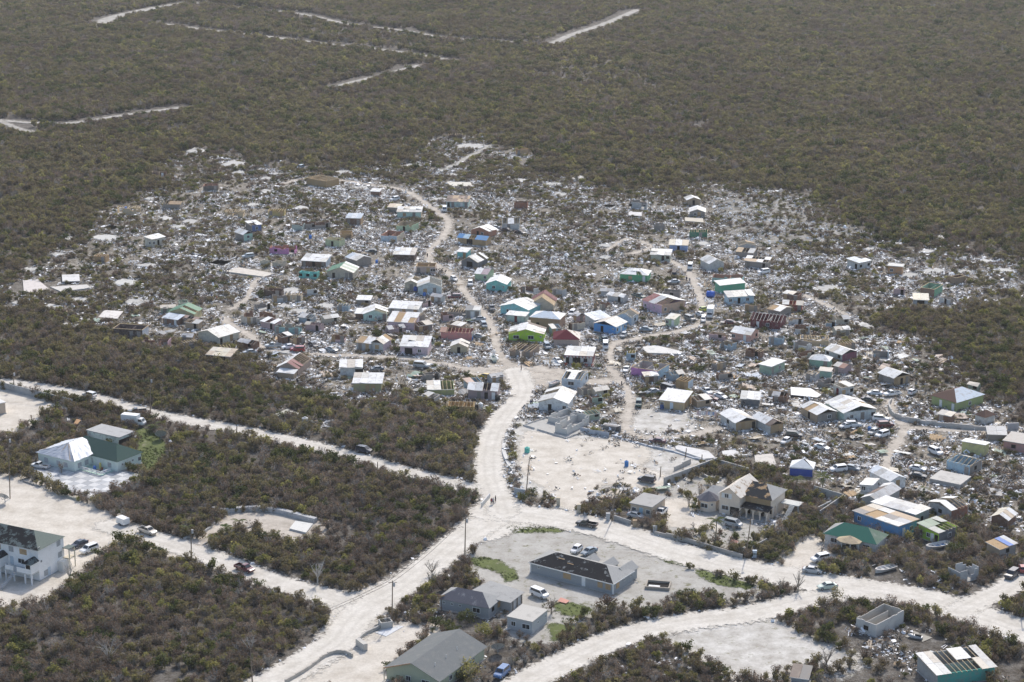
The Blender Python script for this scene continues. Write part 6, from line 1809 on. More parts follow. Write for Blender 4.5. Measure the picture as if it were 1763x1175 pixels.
pole('pole beside the upper dirt road near the wrecked dark pickup', 'A', (1014, 282), (1027, 45))
pole('pole at the start of the upper dirt road', 'A', (98, 128), (97, 15))
pole('grey pole in brush beside the upper dirt road', 'A', (1595, 432), (1606, 290), arm=False)
pole('pole rising from the thicket at the bottom edge near the road fork', 'B', (1702, 1180), (1698, 940), arm=False)
pole('thin dead pole in the thicket at the bottom edge', 'B', (688, 1180), (690, 1000), arm=False, r=.1)
pole('short pole in the middle of the upper dirt road bend', 'H', (822, 815), (824, 765), arm=False)
pole('pole in the villa garden', 'n', (925, 1115), (972, 630))
pole('leaning broken pole at the marl lot entrance', 'F', (100, 832), (122, 598), arm=False)
pole('thick pole at the picture edge by the side road', 'E', (1742, 742), (1764, 540))
pole('bare pole behind the bright blue cottage', 'm', (1572, 420), (1578, 310), arm=False)
for i, (s, b, t) in enumerate((('F', (1005, 712), (1009, 640)), ('F', (1175, 578), (1181, 518)), ('F', (770, 456), (773, 410)), ('D', (1632, 1158), (1638, 1092)), ('D', (1680, 1175), (1685, 1115)), ('F', (1285, 605), (1287, 560)))):
    pole(['rusty fence post in the marl lot near the dark blue suv', 'rusty fence post behind the white slab row', 'rusty fence post near the crushed van', 'grey fence post on the pale clearing', 'second grey fence post on the pale clearing, lower one',
          'rusty fence post at the end of the flattened fence'][i], s, b, t, 'fence posts', False, .16, 'fence_post', 'post')

# satellite dishes
def dish(label, s, base, face, d, h):
    b = P(s, base)
    HOUSES.append((b.x, b.y - 2.5, 0, 3.0, 6.0))
    root = thing('satellite_dish', label, 'satellite dish', b, face, 'satellite dishes in gardens')
    m = MB()
    m.tube((0, 0, 0), (0, 0, h), .09, .09, 8)
    add('mast', m.mesh('mast', M_TRIM), root, C['grey'])
    m = MB()
    rings = 5
    q = Matrix.Rotation(math.radians(40), 3, 'X')
    for j in range(rings + 1):
        rr = d / 2 * j / rings
        for i in range(16):
            t = 2 * math.pi * i / 16
            p = q @ Vector((rr * math.cos(t), -d * .12 * (j / rings) ** 2, rr * math.sin(t)))
            m.v.append((p.x, p.y - .1, p.z + h + .1))
    for j in range(rings):
        for i in range(16):
            a = j * 16 + i
            b_ = j * 16 + (i + 1) % 16
            m.f.append((a, b_, b_ + 16, a + 16))
            m.mi.append(0)
    add('reflector', m.mesh('reflector', M_TRIM), root, (.52, .53, .54))
    m = MB()
    for i in range(3):
        t = 2 * math.pi * i / 3 + .5
        p = q @ Vector((d / 2 * math.cos(t), -.12 * d, d / 2 * math.sin(t)))
        f = q @ Vector((0, -d * .55, 0))
        m.bar((p.x, p.y - .1, p.z + h + .1), (f.x, f.y - .1, f.z + h + .1), .05, .05)
    add('feed_arm', m.mesh('feed_arm', M_TRIM), root, C['dgrey'])
dish('large grey dish standing on the lawn behind the mint bungalow', 'A', (1085, 458), .2, 3.2, 2.0)
dish('grey dish at the back corner of the gable bungalow', '5', (1595, 630), .1, 2.9, 2.0)
dish('white dish at the picture edge beside the white lot', 'A', (35, 890), -.3, 2.6, 2.2)
dish('small white dish near the plank shed and barrels', 'G', (335, 438), .1, 1.8, 1.4)
dish('basketball hoop like round board leaning by the grey bungalow', '7', (235, 680), 0, .01, .01) if False else None
# basketball hoop
b = P('7', (232, 690))
root = thing('basketball_hoop', 'rusty basketball hoop with brown backboard beside the grey block bungalow', 'basketball hoop', b, .3)
m = MB()
m.tube((0, 0, 0), (0, 0, 3.0), .07, .06, 8)
add('post', m.mesh('post', M_TRIM), root, C['dbrown'])
m = MB()
m.box(-.75, -.12, 2.5, .75, -.06, 3.4)
add('backboard', m.mesh('backboard', M_WOOD), root, (.4, .26, .14))
m = MB()
for i in range(10):
    t0, t1 = i / 10 * 6.283, (i + 1) / 10 * 6.283
    m.bar((.23 * math.cos(t0), -.36 + .23 * math.sin(t0), 2.75), (.23 * math.cos(t1), -.36 + .23 * math.sin(t1), 2.75), .03, .03)
add('rim', m.mesh('rim', M_TRIM), root, (.5, .12, .05))
# trailer
b = P('A', (830, 1035))
d = P('A', (905, 1065)) - b
root = thing('trailer', 'white box trailer hitched to the cream pickup', 'trailer', b, math.atan2(d.y, d.x))
m = MB()
m.box(-1.5, -.9, .55, 1.5, .9, 2.0)
add('box', m.mesh('box', M_TRIM), root, C['white'])
m = MB()
m.box(-1.45, -.85, .4, 1.45, .85, .54)
m.bar((1.4, 0, .47), (2.7, 0, .47), .1, .1)
add('chassis', m.mesh('chassis', M_TRIM), root, C['dgrey'])
for y in (-.95, .95):
    o = add('wheel', WHEEL, root, None, (-.1, y, .33))
    add('rim', RIM, o)
# tent
b = P('G', (268, 685))
HOUSES.append((b.x, b.y - 2.5, 0, 8.0, 10.0))
root = thing('tent', 'canopy tent with white peaked roof and blue side cloth', 'tent', b, -.25)
for x in (-2.9, 2.9):
    for y in (-2.4, 2.4):
        m = MB()
        m.tube((x, y, 0), (x, y, 2.3), .05, .05, 6)
        add('leg', m.mesh('leg', M_TRIM), root, C['lgrey'])
m = MB()
k = [(-3.1, -2.6, 2.3), (3.1, -2.6, 2.3), (3.1, 2.6, 2.3), (-3.1, 2.6, 2.3)]
for i in range(4):
    m.quad(k[i], k[(i + 1) % 4], (.5 if i in (1,) else 0, 0, 3.9))
    a, c = k[i], k[(i + 1) % 4]
    m.quad((a[0], a[1], 2.0), (c[0], c[1], 2.0), c, a)
add('canopy', m.mesh('canopy', M_TARP), root, C['white'])
m = MB()
m.box(-3.0, -2.52, .05, 2.8, -2.48, 1.98)
m.box(-3.02, -2.4, .05, -2.98, 2.3, 1.98)
add('side_cloth', m.mesh('side_cloth', M_TARP), root, (.04, .1, .42))
# boats
def boat(label, s, c, bow, L, col, inside, seats=3):
    a, b = P(s, c), P(s, bow)
    d = b - a
    HOUSES.append((a.x, a.y - 2.2, 0, L + .5, 6.0))
    root = thing('boat', label, 'boat', (a.x, a.y, .1), math.atan2(d.y, d.x), 'boats thrown ashore')
    st = [(-.5, .9, .8), (-.25, 1.0, .8), (.05, 1.0, .82), (.3, .8, .9), (.44, .4, 1.0), (.5, .04, 1.1)]
    def ring(m, f, zf):
        k = len(m.v)
        for t, w, z in st:
            w, z = w * .19 * L * f, z * zf
            m.v += [(t * L * f, -w, z), (t * L * f, -w * .6, .05 + (1 - f) * 2), (t * L * f, w * .6, .05 + (1 - f) * 2), (t * L * f, w, z)]
        return k
    m = MB()
    k = ring(m, 1, 1)
    k2 = ring(m, .88, 1)
    n = len(st)
    for i in range(n - 1):
        for j in range(3):
            a0, b0 = k + i * 4 + j, k2 + i * 4 + j
            m.f += [(a0, a0 + 1, a0 + 5, a0 + 4), (b0, b0 + 4, b0 + 5, b0 + 1)]
            m.mi += [0, 0]
        for j in (0, 3):
            m.f.append((k + i * 4 + j, k + i * 4 + 4 + j, k2 + i * 4 + 4 + j, k2 + i * 4 + j))
            m.mi.append(0)
    m.f += [(k, k + 1, k + 2, k + 3), (k2, k2 + 3, k2 + 2, k2 + 1)]
    m.mi += [0, 0]
    add('hull', m.mesh('hull', M_TRIM), root, col)
    m = MB()
    m.box(-.42 * L, -.1 * L, .3, .2 * L, .1 * L, .34)
    add('deck', m.mesh('deck', M_TRIM), root, inside)
    for i in range(seats):
        m = MB()
        x = (-.34 + .22 * i) * L
        m.box(x, -.15 * L, .5, x + .3, .15 * L, .6)
        add('seat', m.mesh('seat', M_TRIM), root, C['offwhite'])
    return root
boat('white inflatable boat with grey floor beside the white road', 'E', (825, 425), (790, 435), 6.0, (.66, .62, .58), (.4, .42, .42))
boat('white open boat with blue inside among shrubs by the lime house', 'E', (1180, 268), (1125, 280), 7.0, (.62, .60, .56), (.12, .25, .45))
boat('white speedboat with red stripe beside the pale blue wreck', 'm', (645, 1130), (600, 1150), 5.0, (.6, .6, .6), (.4, .05, .08))
boat('greenish white boat dumped at the street corner', 'f', (268, 968), (250, 930), 4.6, (.52, .56, .5), (.12, .2, .14))
b = P('E', (1030, 880))
HOUSES.append((b.x, b.y - 2.0, 0, 7.0, 8.0))
tag(board_on_ground('ground_tarpaulin', 'dark tarpaulin spread on the ground under a jet ski', 'E', [(960, 870), (1020, 832), (1145, 878), (1080, 905)], .12, .04, (.05, .05, .045), M_TARP, 'tarpaulin'), 'dark tarpaulin spread on the ground under a jet ski', 'tarpaulin')
root = thing('jet_ski', 'white jet ski standing on a dark tarpaulin', 'jet ski', (b.x, b.y, .13), 2.7)
m = MB()
loft(m, [(-1.5, .1, .5, .45, .5), (0, .05, .6, .5, .45), (1.0, .1, .75, .4, .25), (1.6, .35, .6, .1, .05)])
add('hull', m.mesh('hull', M_CAR), root, C['lgrey'])
m = MB()
m.box(-1.2, -.2, .55, .1, .2, .85)
add('seat', m.mesh('seat', M_TYRE), root)
m = MB()
m.bar((.45, -.4, 1.05), (.45, .4, 1.05), .05, .05)
m.bar((.45, 0, .6), (.45, 0, 1.05), .1, .1)
add('handlebar', m.mesh('handlebar', M_TYRE), root)
# tanks, barrels and drums
def tank(label, s, c, rad, hgt, col, lying=False):
    q_ = P(s, c)
    HOUSES.append((q_.x, q_.y - 1.5, 0, 2.0, 3.5))
    root = thing('water_tank', label, 'water tank', P(s, c), random.uniform(-.4, .4), 'water tanks and barrels')
    m = MB()
    if lying:
        m.tube((-hgt / 2, 0, rad), (hgt / 2, 0, rad), rad, rad, 14)
    else:
        m.tube((0, 0, 0), (0, 0, hgt * .88), rad, rad, 14)
        m.tube((0, 0, hgt * .88), (0, 0, hgt), rad, rad * .4, 14)
    add('shell', m.mesh('shell', M_TRIM), root, col)
    m = MB()
    if lying:
        m.tube((0, 0, rad * 2), (0, 0, rad * 2 + .12), .25, .25, 10)
    else:
        m.tube((0, 0, hgt), (0, 0, hgt + .1), rad * .35, rad * .35, 10)
    add('cap', m.mesh('cap', M_TRIM), root, jit(col, .3))
tank('big bright blue water tank beside the green walled building', 'i', (925, 172), 1.1, 2.6, (.04, .14, .55), True)
tank('white water tank in the scrub by the concrete slab', 'H', (335, 515), .9, 2.2, C['lgrey'])
tank('black water tank beside the plywood frame hut', 'H', (1482, 410), .8, 1.6, C['black'])
tank('white water tank beside the black tank', 'H', (1518, 412), .7, 2.0, C['white'])
tank('black water tank at the corner of the mauve house', 'H', (1632, 350), .7, 1.6, C['black'])
tank('blue barrel in the cleared marl lot', 'F', (778, 638), .55, 1.5, (.05, .2, .5))
tank('turquoise bin on the rubble strip by the main road', 'F', (108, 545), .7, 1.5, (.12, .5, .42))
tank('blue barrel next to the beige gable hut', 'l', (522, 975), .75, 1.6, (.05, .12, .45))
tank('blue barrel by the pale blue gable house', 'l', (628, 1035), .55, 1.2, (.05, .2, .55))
tank('dark barrel beside the tan plywood house', 'F', (1018, 252), .6, 1.3, C['dblue'])
tank('blue drum at the salmon red house corner', 'e', (1130, 782), .5, 1.2, (.06, .2, .5))
tank('blue drum far up near the plank shed', 'd', (290, 860), .55, 1.4, (.05, .2, .6))
tank('blue drum inside the far timber frame', 'b', (300, 600), .6, 1.6, (.05, .2, .6))
tank('blue drum near the grey plank house', 'd', (900, 1085), .5, 1.2, (.05, .2, .6))
tank('black drum by the parked white jeep', 'G', (720, 400), .5, 1.2, (.05, .2, .5))

# people
def make_person():
    # skeleton with a radius at every joint, grown into one surface
    J = [((0, 0, .95), .13, .11), ((0, 0, 1.2), .14, .1), ((0, 0, 1.42), .15, .1), ((0, .0, 1.53), .055, .055), ((0, -.02, 1.66), .095, .115), ((0, -.01, 1.76), .06, .07),
         ((.17, 0, 1.43), .06, .06), ((.23, .02, 1.15), .045, .045), ((.24, -.06, .90), .035, .035), ((.245, -.09, .80), .04, .03),
         ((-.17, 0, 1.43), .06, .06), ((-.23, .02, 1.15), .045, .045), ((-.24, -.06, .90), .035, .035), ((-.245, -.09, .80), .04, .03),
         ((.09, 0, .9), .095, .095), ((.11, -.06, .5), .065, .065), ((.12, .04, .09), .045, .045), ((.13, -.12, .04), .045, .03),
         ((-.09, 0, .9), .095, .095), ((-.11, .02, .5), .065, .065), ((-.12, .12, .09), .045, .045), ((-.13, -.04, .04), .045, .03)]
    E = [(0, 1), (1, 2), (2, 3), (3, 4), (4, 5), (2, 6), (6, 7), (7, 8), (8, 9), (2, 10), (10, 11), (11, 12), (12, 13), (0, 14), (14, 15), (15, 16), (16, 17), (0, 18), (18, 19), (19, 20), (20, 21)]
    me = bpy.data.meshes.new('body')
    me.from_pydata([j[0] for j in J], E, [])
    ob = bpy.data.objects.new('skeleton', me)
    COL.objects.link(ob)
    sk = ob.modifiers.new('skin', 'SKIN')
    for i, j in enumerate(J):
        me.skin_vertices[0].data[i].radius = (j[1], j[2])
    me.skin_vertices[0].data[0].use_root = True
    ob.modifiers.new('sub', 'SUBSURF').levels = 1
    dg = bpy.context.evaluated_depsgraph_get()
    out = bpy.data.meshes.new_from_object(ob.evaluated_get(dg))
    bpy.data.objects.remove(ob)
    out.name = 'body'
    out.materials.clear()
    out.materials.append(M_PLAIN)
    return out
BODY = make_person()
def shell(z0, z1, name, rad=.02):
    """clothing: the body's faces between two heights, pushed outward"""
    bm = bmesh.new()
    bm.from_mesh(BODY)
    bm.normal_update()
    for v in bm.verts:
        v.co += v.normal * rad
    bmesh.ops.delete(bm, geom=[f for f in bm.faces if not z0 < f.calc_center_median().z < z1 or abs(f.calc_center_median().x) > .225], context='FACES')
    me = bpy.data.meshes.new(name)
    bm.to_mesh(me)
    bm.free()
    me.materials.append(M_PLAIN)
    return me
SHIRT, TROUSERS, HAIR = shell(.92, 1.5, 'shirt', .025), shell(.12, .94, 'trousers'), shell(1.7, 1.9, 'hair', .012)
def person(label, s, c, shirt, trousers, face=0.0, sc=1.0):
    root = thing('person', label, 'person', P(s, c, _z[0]), face, 'people among the wreckage')
    root.scale = (sc, sc, sc)
    b = add('body', BODY, root, (.13, .07, .045))
    add('shirt', SHIRT, root, shirt)
    add('trousers', TROUSERS, root, trousers)
    add('hair', HAIR, root, (.012, .01, .01))
person('person in dark red top at the crossroads, first of three', '8', (298, 1125), (.3, .05, .06), (.03, .03, .05), .3)
person('person in white top at the crossroads between two others', '8', (312, 1122), (.65, .65, .65), (.04, .04, .07), -.4)
person('person in dark clothes standing apart at the crossroads', '8', (330, 1105), (.03, .03, .04), (.02, .02, .03), 1.2)
person('person in navy walking on the sandy junction', 'h', (812, 985), (.03, .04, .09), (.03, .03, .05), .1)
person('person in grey walking behind another on the sandy junction', 'h', (840, 996), (.2, .2, .22), (.05, .05, .08), .2)
person('person in black standing in the bare yard by the tall tan house', 'f', (960, 680), (.02, .02, .025), (.02, .02, .02), .4)
person('person in black walking across the street crossing', 'f', (520, 1058), (.03, .03, .03), (.05, .04, .04), 1.3)
person('person in black on the lane near the brown shed', 'l', (662, 578), (.02, .02, .02), (.02, .02, .03), 0)
person('person in blue beside the main road rubble', '8', (603, 352), (.06, .1, .25), (.04, .04, .05), .9)
person('person in dark clothes next to the main road rubble', '8', (615, 350), (.05, .05, .06), (.03, .03, .03), -.6)
person('person in blue among the wreckage west of the lane', 'c', (240, 505), (.04, .09, .3), (.06, .06, .1), .5)
person('person in orange among the wreckage west of the lane', 'c', (285, 520), (.55, .2, .08), (.05, .05, .09), -.2)
person('person in dark navy among the wreckage west of the lane', 'c', (90, 490), (.03, .03, .08), (.03, .03, .05), .7)
person('person in black bending over junk near the villa clothes line', 'F', (1312, 215), (.03, .03, .05), (.04, .04, .06), .2)
# pickups: rack on the black one; clothes line
b, e = P('F', (1248, 312)), P('F', (1390, 322))
root = thing('clothes_line', 'clothes line hung with white, pink and blue sheets', 'clothes line', b)
d = e - b
for p in (Vector((0, 0, 0)), d):
    m = MB()
    m.tube(p, p + Vector((0, 0, 2.2)), .05, .04, 6)
    add('post', m.mesh('post', M_WOOD), root, C['greywood'])
m = MB()
m.bar(Vector((0, 0, 2.1)), d + Vector((0, 0, 2.1)), .03, .03)
add('line', m.mesh('line', M_TRIM), root, C['lgrey'])
cols = [(.62, .45, .45), (.7, .62, .62), (.74, .73, .72), (.72, .72, .74), (.66, .5, .52), (.4, .48, .66), (.7, .7, .68), (.3, .4, .6)]
for i in range(9):
    t0, t1 = .03 + i * .105, .03 + i * .105 + .09
    m = MB()
    g = [d * (t0 + (t1 - t0) * j / 4) + Vector((0, .06 * math.sin(j * 2.2 + i), 0)) for j in range(5)]
    lo = random.uniform(.5, 1.1)
    for j in range(4):
        m.quad(g[j] + Vector((0, 0, lo)), g[j + 1] + Vector((0, 0, lo)), g[j + 1] + Vector((0, 0, 2.08)), g[j] + Vector((0, 0, 2.08)))
    add('hanging_cloth', m.mesh('hanging_cloth', M_PLAIN), root, cols[i % 8])
# lumber on the black pickup, pile of planks by the pole
for i, (a, b) in enumerate((((540, 285), (830, 110)), ((640, 240), (910, 90)), ((700, 215), (890, 130)), ((870, 190), (935, 130)), ((900, 215), (960, 150)), ((960, 190), (1030, 75)), ((1020, 165), (1080, 105)), ((980, 330), (900, 345)), ((610, 270), (740, 290)))):
    p, q = P('1', a), P('1', b)
    m = MB()
    m.bar((0, 0, .25), q - p + Vector((0, 0, .5 + .05 * i)), .55 if i % 2 else .3, .06)
    tag(add('plank', m.mesh('plank', M_WOOD), None, jit((.60, .53, .43), .15), p), 'long pale plank in the loose pile beside the roadside pole', 'plank', 'planks piled by the roadside pole')

def wire(label, ends):
    a = [P(*e) for e in ends]
    root = thing('power_line', label, 'power line', a[0], 0, 'power lines')
    for p, q in zip(a[:-1], a[1:]):
        for dx in (-.6, .6):
            m = MB()
            prev = None
            for i in range(9):
                t = i / 8
                c = p.lerp(q, t) - a[0] + Vector((dx, .14, 9.6 - 3.2 * t * (1 - t)))
                if prev is not None:
                    m.bar(prev, c, .05, .05)
                prev = c
            add('wire', m.mesh('wire', M_TYRE), root)
wire('sagging wires along the white road between thicket and sandy yard', (('C', (1411, 318)), ('C', (920, 775)), ('B', (1702, 1180))))
wire('sagging wires along the upper dirt road', (('A', (98, 128)), ('A', (1014, 282)), ('A', (1595, 432)), ('H', (822, 815))))
# ---------------------------------------------------------------- plants
def leaf_mat(name, c0, c1, transl=0.35, rnd=0.6, rough=0.75):
    m, nt, b = nodes_of(name)
    oi = N_(nt, "ShaderNodeObjectInfo")
    pos = position(nt)
    big = ramp(nt, noise(nt, pos, 0.013, 4, 0.6), [(0.32, (0, 0, 0)), (0.68, (1, 1, 1))])
    f = math_(nt, 'ADD', math_(nt, 'MULTIPLY', oi.outputs["Random"], rnd), math_(nt, 'MULTIPLY', big, 1 - rnd), True)
    f = math_(nt, 'ADD', f, math_(nt, 'MULTIPLY', math_(nt, 'SUBTRACT', noise(nt, pos, 1.6, 2), .5), .8), True)
    c = ramp(nt, f, [(0.15, c0), (0.85, c1)])
    nt.links.new(c, b.inputs["Base Color"])
    b.inputs["Roughness"].default_value = rough
    b.inputs["Specular IOR Level"].default_value = 0.12
    tr = N_(nt, "ShaderNodeBsdfTranslucent")
    nt.links.new(c, tr.inputs["Color"])
    mx = N_(nt, "ShaderNodeMixShader")
    mx.inputs[0].default_value = transl
    nt.links.new(b.outputs[0], mx.inputs[1])
    nt.links.new(tr.outputs[0], mx.inputs[2])
    out = [n for n in nt.nodes if n.type == 'OUTPUT_MATERIAL'][0]
    nt.links.new(mx.outputs[0], out.inputs[0])
    return m
L_BROWN = leaf_mat("dry_brown_leaves", (0.122, 0.083, 0.059), (0.254, 0.187, 0.133), .45)
L_OLIVE = leaf_mat("olive_leaves", (0.114, 0.103, 0.042), (0.275, 0.244, 0.103), .5)
L_GREEN = leaf_mat("dark_green_leaves", (0.065, 0.083, 0.027), (0.129, 0.137, 0.048), .5)
L_YELL = leaf_mat("yellow_green_leaves", (0.213, 0.213, 0.059), (0.348, 0.316, 0.118), .5)
L_MIX = leaf_mat("brown_olive_leaves", (0.147, 0.111, 0.061), (0.228, 0.198, 0.093), .5)
L_TWIG = leaf_mat("bare_twigs", (0.207, 0.176, 0.140), (0.378, 0.333, 0.279), .0)
L_GREY = leaf_mat("grey_twigs", (0.288, 0.270, 0.243), (0.495, 0.459, 0.414), .0)
L_PALM = leaf_mat("palm_fronds", (.08, .11, .03), (.17, .18, .06), .3)
def bush_mesh(name, leaf, twig, leaves, twigs, seed, rad=1.5, hgt=2.2, lo=.2, hi=.42, open_=.35):
    r = random.Random(seed)
    m = MB()
    lobes = []
    for i in range(r.randint(4, 7)):
        a, d = r.uniform(0, 6.28), rad * r.uniform(.1, .75)
        lobes.append((Vector((d * math.cos(a), d * math.sin(a), hgt * r.uniform(.35, .78))), rad * r.uniform(.32, .62)))
    base = [Vector((r.uniform(-.25, .25), r.uniform(-.25, .25), 0)) for _ in range(3)]
    for i in range(twigs):
        c, rr = r.choice(lobes)
        b0 = r.choice(base)
        a = r.uniform(0, 6.28)
        tip = c + Vector((math.cos(a), math.sin(a), r.uniform(-.2, 1.0))) * rr * r.uniform(.5, 1.15)
        midp = b0.lerp(tip, r.uniform(.35, .6)) + Vector((r.uniform(-.2, .2), r.uniform(-.2, .2), r.uniform(0, .3)))
        s = Vector((r.uniform(-1, 1), r.uniform(-1, 1), 0)).normalized()
        w = r.uniform(.018, .042)
        m.quad(b0 - s * w, b0 + s * w, midp + s * w * .7, midp - s * w * .7, mi=1)
        m.quad(midp - s * w * .7, midp + s * w * .7, tip + s * w * .2, tip - s * w * .2, mi=1)
        for _ in range(2):
            q = midp.lerp(tip, r.uniform(.2, .9))
            t2 = q + Vector((r.uniform(-.5, .5), r.uniform(-.5, .5), r.uniform(0, .6)))
            m.quad(q - s * w * .5, q + s * w * .5, t2, mi=1)
    for i in range(leaves):
        c, rr = r.choice(lobes)
        n = Vector((r.gauss(0, 1), r.gauss(0, 1), r.gauss(.25, 1))).normalized()
        p = c + n * rr * (r.random() ** .4) * r.uniform(.75, 1.12)
        if p.z < .1:
            p.z = r.uniform(.1, .5)
        nn = (n + Vector((r.gauss(0, .7), r.gauss(0, .7), r.gauss(.2, .7)))).normalized()
        u = nn.orthogonal().normalized()
        u = Matrix.Rotation(r.uniform(0, 6.28), 3, nn) @ u
        v = nn.cross(u)
        s = r.uniform(lo, hi) * .5
        m.quad(p - u * s - v * s * .6, p + u * s - v * s * .7, p + u * s * .6 + v * s * .8, p - u * s * .7 + v * s * .6)
    me = bpy.data.meshes.new(name)
    me.from_pydata(m.v, [], m.f)
    me.materials.append(leaf)
    me.materials.append(twig)
    me.polygons.foreach_set('material_index', m.mi)
    return me
BUSH = []     # (mesh, kind)
for i in range(3):
    BUSH.append((bush_mesh('brown_scrub', L_BROWN, L_TWIG, 190, 120, 10 + i, 1.6, 2.1, .12, .30), 'brown'))
for i in range(3):
    BUSH.append((bush_mesh('mixed_scrub', L_MIX, L_TWIG, 270, 80, 20 + i, 1.6, 2.1, .13, .33), 'mixed'))
for i in range(3):
    BUSH.append((bush_mesh('olive_scrub', L_OLIVE, L_TWIG, 340, 44, 30 + i, 1.6, 2.0, .14, .34), 'olive'))
for i in range(2):
    BUSH.append((bush_mesh('green_scrub', L_GREEN, L_TWIG, 280, 14, 40 + i), 'green'))
for i in range(2):
    BUSH.append((bush_mesh('yellow_scrub', L_YELL, L_TWIG, 240, 16, 50 + i), 'yellow'))
for i in range(2):
    BUSH.append((bush_mesh('bare_scrub', L_BROWN, L_GREY, 26, 64, 60 + i, hgt=2.8), 'bare'))
for i in range(3):
    BUSH.append((bush_mesh('low_brush', (L_MIX, L_BROWN, L_OLIVE)[i], (L_GREY, L_TWIG, L_TWIG)[i], 130, 60, 70 + i, 1.7, .9), 'low'))
KIDX = {}
for i, (me, k) in enumerate(BUSH):
    KIDX.setdefault(k, []).append(i)
LOOK = {'brown': 'dry brown twiggy bush', 'mixed': 'brown and olive scrub bush', 'olive': 'olive leafy scrub bush', 'green': 'dark green leafy bush', 'yellow': 'yellow green leafy bush', 'bare': 'bare grey twiggy bush', 'low': 'low spreading brush'}

# palms: trunk and crown of single fronds
def frond(L, seed):
    r = random.Random(seed)
    m = MB()
    n = 9
    spine = [Vector((L * t, 0, L * (.42 * t - .75 * t * t))) for t in [i / n for i in range(n + 1)]]
    for a, b in zip(spine[:-1], spine[1:]):
        m.quad(a + Vector((0, -.03, 0)), b + Vector((0, -.03, 0)), b + Vector((0, .03, 0)), a + Vector((0, .03, 0)))
    for i in range(1, n):
        for sd in (-1, 1):
            for k in range(2):
                p = lerp(spine[i], spine[i + 1], k * .5)
                w = .75 * math.sin(math.pi * (.15 + .8 * i / n)) * r.uniform(.7, 1.1)
                t = p + Vector((.25 * w, sd * w, -.35 * w))
                m.quad(p, p + Vector((.14, 0, 0)), t)
    return m.mesh('frond', L_PALM)
FRONDS = [frond(2.6, 1), frond(2.2, 2), frond(1.8, 3)]
def palm(label, s, base, hgt, n=11, sc=1.0, name='palm_tree', ragged=0):
    root = thing(name, label, 'palm tree', P(s, base), random.uniform(0, 6))
    m = MB()
    pts = [Vector((.25 * math.sin(t * 2), 0, hgt * t)) for t in (0, .25, .5, .75, 1)]
    for i, (a, b) in enumerate(zip(pts[:-1], pts[1:])):
        m.tube(a, b, .19 - .02 * i, .17 - .02 * i, 8, cap=False)
    add('trunk', m.mesh('trunk', M_WOOD), root, (.3, .25, .18))
    for i in range(n):
        o = add('frond', FRONDS[i % 3], root, None, pts[-1] + Vector((0, 0, .02 * i)), (0, random.uniform(-.5, .35) + ragged, i * 2.4))
        o.scale = (sc,) * 3
palm('tall coconut palm in the villa garden beside the silver minivan', 'n', (558, 965), 6.2, 13, 1.0)
palm('small palm on the lawn beside the satellite dish', 'A', (1040, 405), 1.8, 11, 1.1)
palm('palm beside the wall north east of the villa', 'G', (230, 800), 3.2, 10, 1.0)
palm('broad palm between tent and villa wall', 'G', (400, 790), 3.0, 13, 1.2)
palm('young palm near the white metal roofed house', 'G', (1080, 845), 2.4, 8, .8)
palm('young palm at the top end of the thicket kerb', 'B', (1608, 130), 1.6, 9, .9)
palm('young palm in the middle of the thicket kerb', 'B', (1530, 175), 1.6, 9, .9)
palm('young palm at the lower end of the thicket kerb', 'B', (1445, 235), 1.6, 9, .9)
palm('young palm on the white bank by the lower dirt road', 'B', (1272, 185), 2.0, 8, .8)
# single trees and shrubs one can point at
def tree(label, s, base, hgt, rad, leaf, name='tree', cat='tree', n=340, seed=1, twig=None, trunk_h=.35, bare=False):
    root = thing(name, label, cat, P(s, base), random.uniform(0, 6))
    m = MB()
    r = random.Random(seed * 7 + 3)
    tips = []
    t0 = Vector((0, 0, hgt * trunk_h))
    m.tube((0, 0, 0), t0, .05 * hgt ** .8, .035 * hgt ** .8, 7, cap=False)
    for i in range(7 if bare else 5):
        a = i * 2.4 + r.uniform(-.3, .3)
        e = t0 + Vector((math.cos(a) * rad * r.uniform(.4, .8), math.sin(a) * rad * r.uniform(.4, .8), (hgt - t0.z) * r.uniform(.5, .95)))
        m.tube(t0, e, .03 * hgt ** .8, .012 * hgt ** .8, 5, cap=False)
        for k in range(4 if bare else 2):
            f = t0.lerp(e, r.uniform(.35, .95))
            g = f + Vector((r.uniform(-1, 1), r.uniform(-1, 1), r.uniform(.1, 1))) * rad * .5
            m.tube(f, g, .014 * hgt ** .8, .005, 4, cap=False)
            if bare:
                for _ in range(3):
                    h = f.lerp(g, r.uniform(.3, .9))
                    m.tube(h, h + Vector((r.uniform(-1, 1), r.uniform(-1, 1), r.uniform(0, 1))) * rad * .3, .012, .004, 3, cap=False)
    add('trunk', m.mesh('trunk', twig or L_TWIG), root)
    if n:
        add('crown', bush_mesh('crown', leaf, L_TWIG, n, 10, seed, rad, hgt), root)
T_ = tree
T_('round dark olive tree at the corner of the villa', 'n', (250, 500), 4.2, 2.4, L_OLIVE, n=620, seed=3)
T_('yellowish round shrub before the chequered shop', 'm', (900, 960), 3.0, 2.0, L_YELL, 'shrub', 'shrub', 420, 4)
T_('bare brown sapling in front of the tarpaulin wing', '4', (470, 810), 3.4, 1.3, L_BROWN, 'dead_tree', 'tree', 40, 5, None, .3, True)
T_('dark domed tree behind the boat by the lime house', '6', (1530, 660), 3.8, 3.0, L_GREEN, n=620, seed=6)
T_('olive domed tree top beside the dark domed tree', '6', (1620, 580), 3.6, 3.0, L_OLIVE, n=560, seed=7)
T_('bright yellow green shrub beside the white suv drive', '6', (110, 850), 2.8, 1.7, L_YELL, 'shrub', 'shrub', 420, 8)
T_('second yellow green shrub below the white suv drive', '6', (235, 880), 2.4, 1.7, L_YELL, 'shrub', 'shrub', 380, 9)
